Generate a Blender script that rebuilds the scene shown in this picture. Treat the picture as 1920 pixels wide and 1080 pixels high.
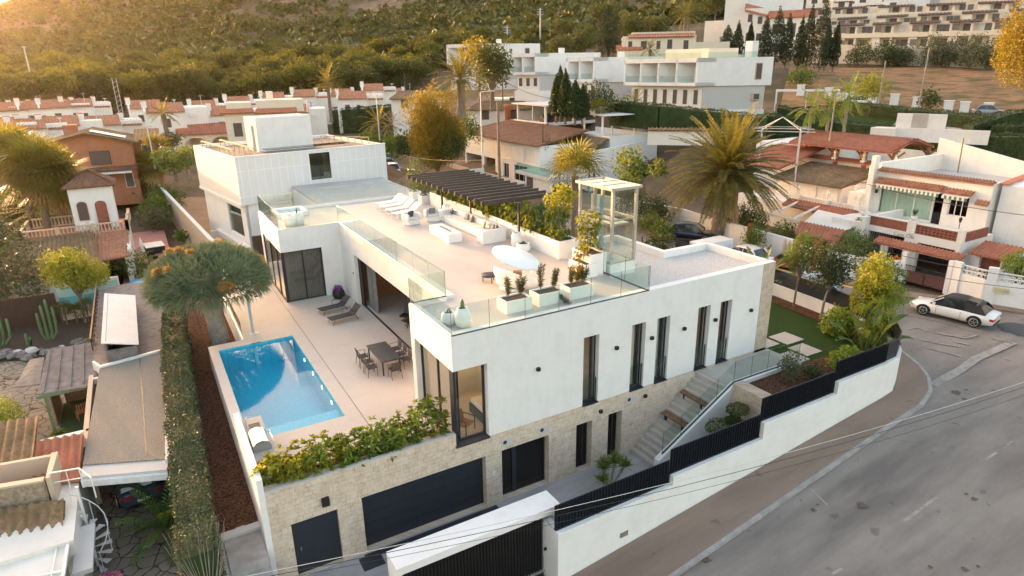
import bpy, math, random
import numpy as np
from mathutils import Vector, Matrix
PI=math.pi; R_=math.radians
scene=bpy.context.scene
for o in list(bpy.data.objects): bpy.data.objects.remove(o)
# ------------------------------------------------ camera
CAMP=np.array([-8.62207691,-19.57456386,16.9602562]); PIT,YAW,ROL=R_(19.03086544),R_(29.75233509),R_(-0.92702178); FPX=1205.458
fw=np.array([math.sin(YAW)*math.cos(PIT),math.cos(YAW)*math.cos(PIT),-math.sin(PIT)])
_rt=np.array([math.cos(YAW),-math.sin(YAW),0.0]); _up=np.cross(_rt,fw)
rt=_rt*math.cos(ROL)+_up*math.sin(ROL); up=-_rt*math.sin(ROL)+_up*math.cos(ROL)
cam=bpy.data.cameras.new('camera'); cam.sensor_width=36; cam.lens=36*FPX/1920; cam.clip_end=6000; cam.clip_start=0.5
co=bpy.data.objects.new('camera',cam); scene.collection.objects.link(co)
co.matrix_world=Matrix(((rt[0],up[0],-fw[0],CAMP[0]),(rt[1],up[1],-fw[1],CAMP[1]),(rt[2],up[2],-fw[2],CAMP[2]),(0,0,0,1)))
scene.camera=co
# ------------------------------------------------ sky, sun, exposure
SUN_AZ=-15.0; SUN_EL=4.6
w=bpy.data.worlds.new('World'); scene.world=w; w.use_nodes=True
nt=w.node_tree; sky=nt.nodes.new('ShaderNodeTexSky'); sky.sky_type='NISHITA'; sky.sun_disc=False
sky.sun_elevation=R_(SUN_EL); sky.sun_rotation=R_(SUN_AZ); sky.dust_density=4.0; sky.air_density=1.0; sky.ozone_density=0.6
bg=nt.nodes['Background']; bg.inputs['Strength'].default_value=0.15
wb_=nt.nodes.new('ShaderNodeMix'); wb_.data_type='RGBA'; wb_.blend_type='MULTIPLY'; wb_.inputs[0].default_value=1; wb_.inputs[7].default_value=(1.12,.985,.96,1)
nt.links.new(sky.outputs[0],wb_.inputs[6]); nt.links.new(wb_.outputs[2],bg.inputs[0])
sl=bpy.data.lights.new('sun','SUN'); sl.energy=1.65; sl.angle=R_(0.55); sl.color=(1.0,0.60,0.34)
so=bpy.data.objects.new('sun',sl); scene.collection.objects.link(so)
sd=Vector((math.sin(R_(SUN_AZ))*math.cos(R_(SUN_EL)),math.cos(R_(SUN_AZ))*math.cos(R_(SUN_EL)),math.sin(R_(SUN_EL))))
so.rotation_euler=sd.to_track_quat('Z','Y').to_euler()
vs=scene.view_settings; vs.view_transform='Standard'; vs.look='None'; vs.exposure=3.12; vs.gamma=1.0
# ------------------------------------------------ pixel -> world helpers
def ray(x,y): return fw+rt*(x-960)/FPX-up*(y-540)/FPX
def at(x,y,z=None,X=None,Y=None,D=None):
    d=ray(x,y)
    if z is not None: t=(z-CAMP[2])/d[2]
    elif X is not None: t=(X-CAMP[0])/d[0]
    elif Y is not None: t=(Y-CAMP[1])/d[1]
    else: t=D/math.hypot(d[0],d[1])
    return Vector(CAMP+t*d)
def p2(x,y,z): v=at(x,y,z=z); return (v.x,v.y)
# ------------------------------------------------ materials
MATS={}
class N:
    def __init__(s,name):
        s.m=bpy.data.materials.new(name); s.m.use_nodes=True; s.t=s.m.node_tree; s.b=s.t.nodes['Principled BSDF']; s.out=s.t.nodes['Material Output']
        MATS[name]=s.m
    def n(s,typ,**k):
        q=s.t.nodes.new('ShaderNode'+typ)
        for a,v in k.items():
            if a in q.inputs.keys(): q.inputs[a].default_value=v
            else: setattr(q,a,v)
        return q
    def l(s,a,b): s.t.links.new(a,b)
    def coord(s,obj=False,scale=None):
        if obj: c=s.n('TexCoord').outputs['Object']
        else: c=s.n('NewGeometry').outputs['Position']
        if scale:
            mp=s.n('Mapping'); mp.inputs['Scale'].default_value=scale; s.l(c,mp.inputs['Vector']); c=mp.outputs[0]
        return c
    def noise(s,c,scale,detail=4,rough=.6):
        q=s.n('TexNoise'); q.inputs['Scale'].default_value=scale; q.inputs['Detail'].default_value=detail; q.inputs['Roughness'].default_value=rough; s.l(c,q.inputs['Vector']); return q.outputs['Fac']
    def ramp(s,f,stops):
        q=s.n('ValToRGB'); e=q.color_ramp.elements
        while len(e)<len(stops): e.new(.5)
        for i,(p,c) in enumerate(stops): e[i].position=p; e[i].color=(*c,1)
        s.l(f,q.inputs[0]); return q.outputs[0]
    def mix(s,f,a,b,mode='MIX'):
        q=s.n('Mix'); q.data_type='RGBA'; q.blend_type=mode
        for v,i in ((f,0),(a,6),(b,7)):
            if hasattr(v,'links'): s.l(v,q.inputs[i])
            else: q.inputs[i].default_value=v if i==0 else (*v,1)
        return q.outputs[2]
    def bump(s,f,st=.3,d=.02):
        q=s.n('Bump'); q.inputs['Strength'].default_value=st; q.inputs['Distance'].default_value=d; s.l(f,q.inputs['Height']); s.l(q.outputs[0],s.b.inputs['Normal'])
    def fin(s,col=None,rough=.6,metal=0,spec=.5):
        if col is not None:
            if hasattr(col,'links'): s.l(col,s.b.inputs['Base Color'])
            else: s.b.inputs['Base Color'].default_value=(*col,1)
        s.b.inputs['Roughness'].default_value=rough; s.b.inputs['Metallic'].default_value=metal; s.b.inputs['Specular IOR Level'].default_value=spec
        return s.m
def plain(name,c,rough=.6,metal=0,var=.12,sc=3,spec=.5,bump=0,obj=False):
    k=N(name); cc=k.coord(obj); f=k.noise(cc,sc,5)
    col=k.ramp(f,[(.3,tuple(v*(1-var) for v in c)),(.7,tuple(min(1,v*(1+var)) for v in c))])
    if bump: k.bump(k.noise(cc,sc*12,3),bump,.01)
    return k.fin(col,rough,metal,spec)
def stucco(name,c,grime=(.42,.37,.31),amt=.26):
    k=N(name); cc=k.coord(); f=k.noise(cc,.9,6,.7)
    st=k.noise(k.coord(scale=(3,3,.35)),1.3,4)
    g=k.ramp(f,[(.45,(0,0,0)),(.8,(1,1,1))]); g2=k.ramp(st,[(.5,(0,0,0)),(.85,(1,1,1))])
    col=k.mix(k.mix(.5,g,g2,'ADD'),c,tuple(c[i]*(1-amt)+grime[i]*amt for i in range(3)))
    k.bump(k.noise(cc,35,3),.12,.01); return k.fin(col,.85,spec=.25)
def foliage(name,c1,c2,trans=.35,c3=None):
    k=N(name); g=k.n('NewGeometry'); 
    f=k.noise(g.outputs['Position'],.9,3); 
    a=k.mix(g.outputs['Random Per Island'],c1,c2)
    if c3: a=k.mix(k.ramp(f,[(.52,(0,0,0)),(.68,(1,1,1))]),a,c3)
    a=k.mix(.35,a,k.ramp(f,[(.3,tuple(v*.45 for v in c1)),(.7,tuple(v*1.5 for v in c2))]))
    k.l(a,k.b.inputs['Base Color']); k.b.inputs['Roughness'].default_value=.5; k.b.inputs['Specular IOR Level'].default_value=.35
    t=k.n('BsdfTranslucent'); k.l(k.mix(.4,a,(.5,.42,.03)),t.inputs[0]); m=k.n('MixShader'); m.inputs[0].default_value=trans
    k.l(k.b.outputs[0],m.inputs[1]); k.l(t.outputs[0],m.inputs[2]); k.l(m.outputs[0],k.out.inputs[0]); return k.m
def fresn(k,ior):
    g=k.n('NewGeometry'); mr=k.n('MapRange'); mr.inputs[3].default_value=ior; mr.inputs[4].default_value=1/ior; k.l(g.outputs['Backfacing'],mr.inputs[0])
    fr=k.n('Fresnel'); k.l(mr.outputs[0],fr.inputs[0]); return fr
def glassmat(name,tint=(.86,.94,.91),refl=.9,rough=.0,ior=1.5):
    k=N(name); tr=k.n('BsdfTransparent'); tr.inputs[0].default_value=(*tint,1)
    gl=k.n('BsdfGlossy'); gl.inputs['Roughness'].default_value=rough; gl.inputs[0].default_value=(refl,refl,refl,1)
    fr=fresn(k,ior)
    m=k.n('MixShader'); k.l(fr.outputs[0],m.inputs[0]); k.l(tr.outputs[0],m.inputs[1]); k.l(gl.outputs[0],m.inputs[2]); k.l(m.outputs[0],k.out.inputs[0]); return k.m
def stonemat(name,obj=False,c=((.62,.51,.40),(.50,.385,.28),(.69,.61,.51))):
    k=N(name); g=k.coord(obj); sx=k.n('SeparateXYZ'); k.l(g,sx.inputs[0]); ad=k.n('Math',operation='ADD'); k.l(sx.outputs[0],ad.inputs[0]); k.l(sx.outputs[1],ad.inputs[1])
    cb=k.n('CombineXYZ'); k.l(ad.outputs[0],cb.inputs[0]); k.l(sx.outputs[2],cb.inputs[1])
    wob=k.noise(cb.outputs[0],2.2,2); va=k.n('VectorMath',operation='ADD'); w2=k.n('CombineXYZ'); m=k.n('Math',operation='MULTIPLY'); m.inputs[1].default_value=.10; k.l(wob,m.inputs[0]); k.l(m.outputs[0],w2.inputs[0]); k.l(m.outputs[0],w2.inputs[1]); k.l(cb.outputs[0],va.inputs[0]); k.l(w2.outputs[0],va.inputs[1])
    def br(w,h,ofs):
        b=k.n('TexBrick'); b.inputs['Scale'].default_value=1; b.inputs['Brick Width'].default_value=w; b.inputs['Row Height'].default_value=h; b.inputs['Mortar Size'].default_value=.011; b.inputs['Mortar Smooth'].default_value=.6; b.offset=ofs; b.squash=.6; b.squash_frequency=3
        b.inputs['Color1'].default_value=(*c[0],1); b.inputs['Color2'].default_value=(*c[1],1); b.inputs['Mortar'].default_value=(.30,.23,.165,1); k.l(va.outputs[0],b.inputs['Vector']); return b
    b1=br(.30,.17,.37); b2=br(.19,.255,.5)
    sel=k.ramp(k.noise(cb.outputs[0],1.7,1),[(.5,(0,0,0)),(.505,(1,1,1))])
    col=k.mix(sel,b1.outputs[0],b2.outputs[0]); fac=k.mix(sel,b1.outputs[1],b2.outputs[1])
    n1=k.noise(cb.outputs[0],2.8,6,.7); col=k.mix(k.ramp(n1,[(.35,(0,0,0)),(.75,(1,1,1))]),col,c[2])
    n2=k.noise(cb.outputs[0],7,3); col=k.mix(k.ramp(n2,[(.62,(0,0,0)),(.8,(.6,.6,.6))]),col,(.55,.36,.20))
    k.bump(k.mix(.5,fac,k.ramp(k.noise(cb.outputs[0],14,4),[(0,(1,1,1)),(1,(0,0,0))])),.55,-.03) if False else k.bump(k.noise(cb.outputs[0],9,5),.5,.03)
    return k.fin(col,.85,spec=.2)
def tilemat(name,c1,c2,c3,rowh=.0):
    k=N(name); c=k.coord(True); f=k.noise(c,5,2); v=k.n('TexVoronoi'); v.inputs['Scale'].default_value=3.2; k.l(c,v.inputs[0])
    a=k.mix(k.ramp(v.outputs['Color'],[(.1,(0,0,0)),(.9,(1,1,1))]),c1,c2); a=k.mix(k.ramp(f,[(.45,(0,0,0)),(.7,(1,1,1))]),a,c3)
    a=k.mix(k.ramp(k.noise(c,.7,5),[(.4,(0,0,0)),(.75,(.6,.6,.6))]),a,tuple(x*.45 for x in c3))
    k.bump(f,.4,.03); return k.fin(a,.9,spec=.15)
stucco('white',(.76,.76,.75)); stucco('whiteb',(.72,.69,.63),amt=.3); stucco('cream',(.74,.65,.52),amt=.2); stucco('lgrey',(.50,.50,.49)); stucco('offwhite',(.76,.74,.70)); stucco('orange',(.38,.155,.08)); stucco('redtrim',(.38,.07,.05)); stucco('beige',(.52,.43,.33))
plain('wgloss',(.82,.82,.81),.35,var=.03); plain('anth',(.022,.027,.037),.45,var=.15,spec=.4); plain('anth2',(.03,.034,.042),.55); plain('black',(.012,.012,.013),.5); plain('alu',(.62,.60,.56),.3,.85,var=.05)
plain('steel',(.6,.6,.58),.28,1,var=.04); plain('bronzeslat',(.045,.036,.032),.5); plain('wood',(.30,.15,.07),.6,var=.3,sc=6); plain('darkwood',(.06,.03,.02),.6,var=.3); plain('greywood',(.17,.155,.15),.85,var=.35,sc=2.5,bump=.3)
plain('cushg',(.09,.09,.10),.9); plain('cushb',(.28,.18,.11),.9); plain('cushl',(.26,.25,.25),.9); plain('soil',(.07,.045,.03),.95,var=.5,sc=12); plain('mesh',(.05,.05,.05),.8,var=.1); plain('curtain',(.72,.73,.68),.9,var=.05); plain('curtaing',(.20,.20,.20),.9)
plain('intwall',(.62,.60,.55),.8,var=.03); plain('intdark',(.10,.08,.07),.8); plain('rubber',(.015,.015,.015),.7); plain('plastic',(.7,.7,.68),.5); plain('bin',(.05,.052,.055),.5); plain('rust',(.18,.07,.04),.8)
plain('trunk',(.20,.15,.11),.9,var=.35,sc=5,bump=.6); plain('trunkg',(.30,.27,.23),.9,var=.3,sc=4,bump=.5); plain('deadfrond',(.42,.27,.12),.9,var=.3); plain('concrete',(.44,.42,.40),.85,var=.12,sc=1.5); plain('stairc',(.44,.405,.36),.8,var=.10,sc=1.2)
plain('terracotta',(.42,.15,.08),.8,var=.2); plain('brickred',(.26,.09,.06),.9,var=.25,sc=4); plain('pinkpave',(.42,.20,.16),.85,var=.2,sc=2); plain('blueglass',(.25,.5,.52),.1,var=.05); plain('cloth',(.72,.70,.64),.9,var=.05); plain('lampglass',(.75,.78,.8),.3); plain('yellowp',(.62,.42,.04),.8,var=.3,sc=3); plain('whitep',(.62,.62,.60),.8,var=.3,sc=5); plain('pipe',(.55,.55,.53),.5); plain('reed',(.30,.24,.17),.9,var=.35,sc=8)
plain('bluept',(.15,.42,.62),.4); plain('limb',(.55,.53,.48),.6,var=.1); plain('copper',(.5,.25,.1),.5); plain('pinkfl',(.65,.15,.32),.7); plain('whitefl',(.8,.78,.76),.7); plain('purplefl',(.25,.05,.32),.7); plain('orangefl',(.75,.30,.03),.7); plain('redl',(.45,.02,.02),.25)
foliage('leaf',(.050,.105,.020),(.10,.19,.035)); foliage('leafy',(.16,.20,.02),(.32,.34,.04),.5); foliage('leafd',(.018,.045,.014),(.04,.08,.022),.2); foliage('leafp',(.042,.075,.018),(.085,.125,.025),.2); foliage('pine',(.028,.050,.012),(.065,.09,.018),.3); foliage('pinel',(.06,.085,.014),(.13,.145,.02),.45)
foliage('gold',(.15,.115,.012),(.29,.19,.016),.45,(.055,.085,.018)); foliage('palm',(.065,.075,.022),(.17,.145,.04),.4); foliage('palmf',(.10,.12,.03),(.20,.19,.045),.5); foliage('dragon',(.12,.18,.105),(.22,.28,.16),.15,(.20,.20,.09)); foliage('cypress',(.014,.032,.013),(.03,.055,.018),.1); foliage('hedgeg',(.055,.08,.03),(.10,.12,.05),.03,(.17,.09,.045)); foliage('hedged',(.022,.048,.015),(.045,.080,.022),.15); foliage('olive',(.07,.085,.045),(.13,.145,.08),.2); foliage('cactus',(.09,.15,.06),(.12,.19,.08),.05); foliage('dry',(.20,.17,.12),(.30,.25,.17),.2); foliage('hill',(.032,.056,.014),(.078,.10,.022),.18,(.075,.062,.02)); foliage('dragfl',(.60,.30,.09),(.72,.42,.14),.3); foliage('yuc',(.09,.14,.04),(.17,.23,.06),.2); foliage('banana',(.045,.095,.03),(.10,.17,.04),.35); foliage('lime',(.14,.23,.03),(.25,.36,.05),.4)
stonemat('stone'); stonemat('stoneL',c=((.52,.42,.32),(.43,.33,.24),(.60,.52,.42)))
glassmat('glass'); glassmat('gpane',(.92,.93,.90),1.0,ior=1.55); glassmat('gdark',(.30,.30,.32),.9,ior=1.6); glassmat('gteal',(.66,.84,.82)); glassmat('carglass',(.10,.11,.12),.9,ior=1.6); glassmat('ggreen',(.89,.945,.93),ior=1.5)
tilemat('tile',(.46,.20,.12),(.34,.13,.075),(.50,.28,.17)); tilemat('tileo',(.36,.22,.13),(.28,.16,.09),(.16,.14,.07)); tilemat('tiled',(.20,.10,.07),(.26,.13,.09),(.13,.09,.05)); tilemat('tiler',(.50,.19,.11),(.40,.13,.08),(.44,.20,.12))
# tiled porcelain floor of terraces
k=N('porcelain'); c=k.coord(); b=k.n('TexBrick'); b.offset=0; b.inputs['Scale'].default_value=1; b.inputs['Brick Width'].default_value=1.2; b.inputs['Row Height'].default_value=1.2; b.inputs['Mortar Size'].default_value=.004
b.inputs['Color1'].default_value=(.50,.445,.40,1); b.inputs['Color2'].default_value=(.535,.475,.425,1); b.inputs['Mortar'].default_value=(.33,.285,.25,1); k.l(c,b.inputs[0])
col=k.mix(k.ramp(k.noise(c,1.1,7,.7),[(.3,(0,0,0)),(.75,(1,1,1))]),b.outputs[0],(.57,.51,.455)); k.fin(col,.5,spec=.35)
# gravel, mulch, lawn, paving, road
def gran(name,c1,c2,sc,rough=.95,bst=.7,bd=.02,big=None):
    k=N(name); c=k.coord(); v=k.n('TexVoronoi'); v.inputs['Scale'].default_value=sc; k.l(c,v.inputs[0])
    col=k.mix(k.ramp(v.outputs['Color'],[(.1,(0,0,0)),(.9,(1,1,1))]),c1,c2)
    if big: col=k.mix(k.ramp(k.noise(c,.4,5),[(.4,(0,0,0)),(.7,(1,1,1))]),col,big)
    k.bump(v.outputs['Distance'],bst,bd); return k.fin(col,rough,spec=.15)
gran('gravel',(.42,.41,.39),(.66,.64,.61),28); gran('mulch',(.035,.016,.010),(.17,.085,.05),16,bd=.05); gran('roofgravel',(.22,.19,.16),(.40,.36,.31),14,big=(.33,.30,.26)); gran('lawn',(.018,.045,.010),(.045,.085,.018),45,bd=.03,big=(.03,.065,.014)); gran('sand',(.40,.24,.13),(.50,.31,.18),9,big=(.33,.20,.11)); gran('rubble',(.28,.22,.17),(.45,.38,.31),2.2,bd=.3)
gran('carpet',(.20,.175,.145),(.31,.28,.235),26,big=(.26,.235,.20))
k=N('crazy'); c=k.coord(); v=k.n('TexVoronoi'); v.feature='DISTANCE_TO_EDGE'; v.inputs['Scale'].default_value=1.7; nz=k.noise(c,2,3)
va=k.n('VectorMath',operation='ADD'); k.l(c,va.inputs[0]); mm=k.n('VectorMath',operation='SCALE'); mm.inputs['Scale'].default_value=.3; k.l(nz,mm.inputs[0]); k.l(mm.outputs[0],va.inputs[1]); k.l(va.outputs[0],v.inputs[0])
v2=k.n('TexVoronoi'); v2.inputs['Scale'].default_value=1.7; k.l(va.outputs[0],v2.inputs[0])
st=k.mix(k.ramp(v2.outputs['Color'],[(.2,(0,0,0)),(.8,(1,1,1))]),(.26,.22,.165),(.36,.31,.24)); st=k.mix(k.noise(c,6,5),st,(.24,.21,.17))
col=k.mix(k.ramp(v.outputs['Distance'],[(.02,(0,0,0)),(.045,(1,1,1))]),(.07,.055,.04),st); k.bump(k.ramp(v.outputs['Distance'],[(.0,(0,0,0)),(.06,(1,1,1))]),.5,.02); k.fin(col,.85,spec=.2)
def roadm(name,base,dark,light,sc=1.0):
    k=N(name); c=k.coord(); a=k.noise(c,.22*sc,7,.65); b=k.noise(k.coord(scale=(.25,1.3,1)),.5*sc,5); g=k.noise(c,30,3,.8); sp=k.noise(c,1.6,2,.5)
    col=k.mix(k.ramp(a,[(.3,(0,0,0)),(.7,(1,1,1))]),base,light); col=k.mix(k.ramp(b,[(.42,(0,0,0)),(.66,(.95,.95,.95))]),col,dark)
    col=k.mix(k.ramp(g,[(.35,(.25,.25,.25)),(.7,(0,0,0))]),col,tuple(x*.4 for x in dark)); col=k.mix(k.ramp(sp,[(.69,(0,0,0)),(.74,(.5,.5,.5))]),col,tuple(x*.55 for x in dark))
    cr=k.n('TexVoronoi'); cr.feature='DISTANCE_TO_EDGE'; cr.inputs['Scale'].default_value=.16; 
    va=k.n('VectorMath',operation='ADD'); k.l(c,va.inputs[0]); ms=k.n('VectorMath',operation='SCALE'); ms.inputs['Scale'].default_value=2.2; k.l(k.noise(c,.8,6,.7),ms.inputs[0]); k.l(ms.outputs[0],va.inputs[1]); k.l(va.outputs[0],cr.inputs[0])
    col=k.mix(k.ramp(cr.outputs['Distance'],[(.0,(.22,.22,.22)),(.003,(0,0,0))]),col,tuple(x*.4 for x in dark))
    k.bump(g,.35,.01); return k.fin(col,.85,spec=.2)
roadm('asphalt',(.24,.215,.19),(.17,.15,.135),(.32,.285,.25)); roadm('pave',(.27,.20,.155),(.21,.155,.12),(.31,.235,.185)); roadm('drivec',(.40,.39,.38),(.33,.32,.32),(.47,.455,.44),1.6)
k=N('terrain'); c=k.coord(); a=k.noise(c,.03,8,.7); b=k.noise(c,.25,6,.7); col=k.mix(k.ramp(a,[(.4,(0,0,0)),(.6,(1,1,1))]),(.12,.085,.055),(.24,.165,.12)); col=k.mix(k.ramp(b,[(.45,(0,0,0)),(.7,(1,1,1))]),col,(.075,.085,.03)); k.bump(b,.6,.5); k.fin(col,.95,spec=.1)
k=N('fieldm'); c=k.coord(); a=k.noise(k.coord(scale=(1,1,3)),.10,8,.72); b=k.noise(k.coord(scale=(.25,.25,3)),.9,6,.7); col=k.mix(k.ramp(a,[(.4,(0,0,0)),(.6,(1,1,1))]),(.36,.20,.11),(.27,.155,.085)); col=k.mix(k.ramp(b,[(.46,(0,0,0)),(.60,(1,1,1))]),col,(.13,.11,.05)); k.bump(b,.8,.4); k.fin(col,.95,spec=.1)
# pool
k=N('pooltile'); c=k.coord(); b=k.n('TexBrick'); b.offset=0; b.inputs['Scale'].default_value=1; b.inputs['Brick Width'].default_value=.06; b.inputs['Row Height'].default_value=.06; b.inputs['Mortar Size'].default_value=.004; b.inputs['Color1'].default_value=(.025,.36,.50,1); b.inputs['Color2'].default_value=(.05,.50,.62,1); b.inputs['Mortar'].default_value=(.10,.5,.68,1); k.l(c,b.inputs[0]); k.fin(b.outputs[0],.4)
k=N('water'); tr=k.n('BsdfTransparent'); tr.inputs[0].default_value=(.62,.90,.97,1); gl=k.n('BsdfGlossy'); gl.inputs['Roughness'].default_value=.01; fr=fresn(k,1.33); m=k.n('MixShader'); bp=k.n('Bump'); bp.inputs['Strength'].default_value=.05; bp.inputs['Distance'].default_value=.02; k.l(k.noise(k.coord(),2.5,3),bp.inputs['Height'])
k.l(bp.outputs[0],gl.inputs['Normal']); k.l(bp.outputs[0],fr.inputs['Normal']); k.l(fr.outputs[0],m.inputs[0]); k.l(tr.outputs[0],m.inputs[1]); k.l(gl.outputs[0],m.inputs[2]); k.l(m.outputs[0],k.out.inputs[0])
k=N('panelw'); c=k.coord(True); sx=k.n('SeparateXYZ'); k.l(c,sx.inputs[0]); ad=k.n('Math',operation='ADD'); k.l(sx.outputs[0],ad.inputs[0]); k.l(sx.outputs[1],ad.inputs[1]); cb=k.n('CombineXYZ'); k.l(ad.outputs[0],cb.inputs[0]); k.l(sx.outputs[2],cb.inputs[1])
b=k.n('TexBrick'); b.offset=0; b.inputs['Scale'].default_value=1; b.inputs['Brick Width'].default_value=.75; b.inputs['Row Height'].default_value=2.2; b.inputs['Mortar Size'].default_value=.03; b.inputs['Color1'].default_value=(.66,.67,.67,1); b.inputs['Color2'].default_value=(.68,.69,.69,1); b.inputs['Mortar'].default_value=(.82,.82,.81,1); k.l(cb.outputs[0],b.inputs[0]); k.fin(k.mix(.15,b.outputs[0],k.ramp(k.noise(c,1,5),[(.3,(.5,.5,.5)),(.7,(.8,.8,.8))])),.7)
def emis(name,c,s):
    k=N(name); k.b.inputs['Emission Color'].default_value=(*c,1); k.b.inputs['Emission Strength'].default_value=s; k.fin(c,.5)
emis('poollight',(.8,.95,1),3); emis('warmlit',(1,.55,.16),.35)
# striped awning
k=N('awning'); c=k.coord(True); wv=k.n('TexWave'); wv.wave_type='BANDS'; wv.bands_direction='X'; wv.inputs['Scale'].default_value=1.3; k.l(c,wv.inputs[0]); k.fin(k.ramp(wv.outputs[1],[(.49,(.10,.20,.11)),(.51,(.70,.66,.52))]),.9)
def paint(name,c,rough=.3):
    k=N(name); k.b.inputs['Coat Weight'].default_value=.8; k.b.inputs['Coat Roughness'].default_value=.05; k.fin(k.mix(k.noise(k.coord(True),3,4),c,tuple(x*.93 for x in c)),rough)
paint('carwhite',(.78,.77,.74)); paint('carnavy',(.012,.016,.035)); paint('cargrey',(.30,.34,.38)); paint('carblue',(.05,.08,.12)); paint('carblack',(.02,.02,.02))
# ------------------------------------------------ mesh helpers
COL=scene.collection
class MB:
    def __init__(s): s.v=[]; s.f=[]; s.n=0; s.sm=[]
    def add(s,V,F,smooth=False):
        V=[tuple(map(float,q)) for q in V]; s.v+=V; s.f+=[tuple(i+s.n for i in f) for f in F]; s.sm+=[smooth]*len(F); s.n+=len(V); return s
    def box(s,x0,x1,y0,y1,z0,z1,rz=0,at=None):
        V=[(x,y,z) for z in (z0,z1) for x,y in ((x0,y0),(x1,y0),(x1,y1),(x0,y1))]
        if rz or at:
            c,n=math.cos(rz),math.sin(rz); a=at or (0,0,0); V=[(x*c-y*n+a[0],x*n+y*c+a[1],z+a[2]) for x,y,z in V]
        return s.add(V,[(3,2,1,0),(4,5,6,7),(0,1,5,4),(1,2,6,5),(2,3,7,6),(3,0,4,7)])
    def prism(s,poly,z0,z1):
        n=len(poly); z0f=z0 if callable(z0) else (lambda x,y:z0); z1f=z1 if callable(z1) else (lambda x,y:z1)
        V=[(x,y,z0f(x,y)) for x,y in poly]+[(x,y,z1f(x,y)) for x,y in poly]
        ar=sum(poly[i][0]*poly[(i+1)%n][1]-poly[(i+1)%n][0]*poly[i][1] for i in range(n))
        F=[tuple(range(n)),tuple(range(2*n-1,n-1,-1))]+[(i,i+n,(i+1)%n+n,(i+1)%n) for i in range(n)]
        if ar>0: F=[f[::-1] for f in F]
        return s.add(V,F)
    def quad(s,*P): return s.add(P,[tuple(range(len(P)))])
    def slab(s,P,th):   # extruded polygon (3D points) along its normal
        P=[Vector(p) for p in P]; nn=(P[1]-P[0]).cross(P[2]-P[0]).normalized()*th; n=len(P)
        return s.add([tuple(p) for p in P]+[tuple(p-nn) for p in P],[tuple(range(n)),tuple(range(2*n-1,n-1,-1))]+[((i+1)%n,i,i+n,(i+1)%n+n) for i in range(n)])
    def tube(s,pts,r,seg=8,caps=True,smooth=True):
        pts=[Vector(p) for p in pts]; n=len(pts); rr=r if isinstance(r,(list,tuple)) else [r]*n; V=[];prev=None
        for i,p in enumerate(pts):
            d=(pts[min(i+1,n-1)]-pts[max(i-1,0)]).normalized()
            a=prev if prev is not None else (Vector((0,0,1)) if abs(d.z)<.9 else Vector((1,0,0)))
            u=(a-d*a.dot(d)); u=u.normalized() if u.length>1e-6 else d.orthogonal().normalized(); prev=u; w=d.cross(u)
            for k in range(seg): t=2*PI*k/seg; V.append(tuple(p+(u*math.cos(t)+w*math.sin(t))*rr[i]))
        F=[(i*seg+k,i*seg+(k+1)%seg,(i+1)*seg+(k+1)%seg,(i+1)*seg+k) for i in range(n-1) for k in range(seg)]
        s.add(V,F,smooth)
        if caps: s.add(V[:seg],[tuple(range(seg))[::-1]]); s.add(V[-seg:],[tuple(range(seg))])
        return s
    def bar(s,a,b,w,h=None):
        a=Vector(a);b=Vector(b);h=h or w; d=(b-a).normalized(); u=Vector((0,0,1)) if abs(d.z)<.95 else Vector((1,0,0)); x=d.cross(u).normalized()*w/2; y=x.cross(d).normalized()*h/2
        V=[tuple(p+sx*x+sy*y) for p in (a,b) for sx,sy in ((-1,-1),(1,-1),(1,1),(-1,1))]
        return s.add(V,[(0,1,2,3),(7,6,5,4),(0,4,5,1),(1,5,6,2),(2,6,7,3),(3,7,4,0)])
    def lathe(s,prof,cx=0,cy=0,seg=20,smooth=True):
        V=[(cx+r*math.cos(2*PI*k/seg),cy+r*math.sin(2*PI*k/seg),z) for r,z in prof for k in range(seg)]
        return s.add(V,[(i*seg+k,i*seg+(k+1)%seg,(i+1)*seg+(k+1)%seg,(i+1)*seg+k) for i in range(len(prof)-1) for k in range(seg)],smooth)
    def disc(s,cx,cy,z,r,seg=20,ry=None): return s.add([(cx+r*math.cos(2*PI*k/seg),cy+(ry or r)*math.sin(2*PI*k/seg),z) for k in range(seg)],[tuple(range(seg))])
    def build(s,name,mat,parent=None,bevel=0):
        me=bpy.data.meshes.new(name); me.from_pydata(s.v,[],s.f); me.materials.append(MATS[mat] if isinstance(mat,str) else mat)
        if any(s.sm): me.polygons.foreach_set('use_smooth',s.sm)
        me.update(); o=bpy.data.objects.new(name,me); COL.objects.link(o)
        if parent: o.parent=parent
        if bevel:
            b=o.modifiers.new('b','BEVEL'); b.width=bevel; b.segments=2; b.limit_method='ANGLE'
        return o
def tag(o,label=None,cat=None,group=None,kind=None):
    for a,v in (('label',label),('category',cat),('group',group),('kind',kind)):
        if v: o[a]=v
    return o
def empty(name,loc=(0,0,0),rz=0,label=None,cat=None,group=None):
    o=bpy.data.objects.new(name,None); COL.objects.link(o); o.location=loc; o.rotation_euler=(0,0,rz); o.empty_display_size=.3; return tag(o,label,cat,group)
def kids(o): return [c for c in COL.objects if c.parent==o]
def copy_tree(o,loc=None,rz=None,label=None,parent=None,sc=None):
    c=o.copy(); COL.objects.link(c)
    if parent: c.parent=parent
    if loc is not None: c.location=loc
    if rz is not None: c.rotation_euler=(0,0,rz)
    if sc: c.scale=(sc,sc,sc) if not isinstance(sc,tuple) else sc
    if label: c['label']=label
    for k in CH.get(o.name,kids(o)): copy_tree(k,parent=c)
    return c
CH={}
def struct(o): return tag(o,kind='structure')
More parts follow.
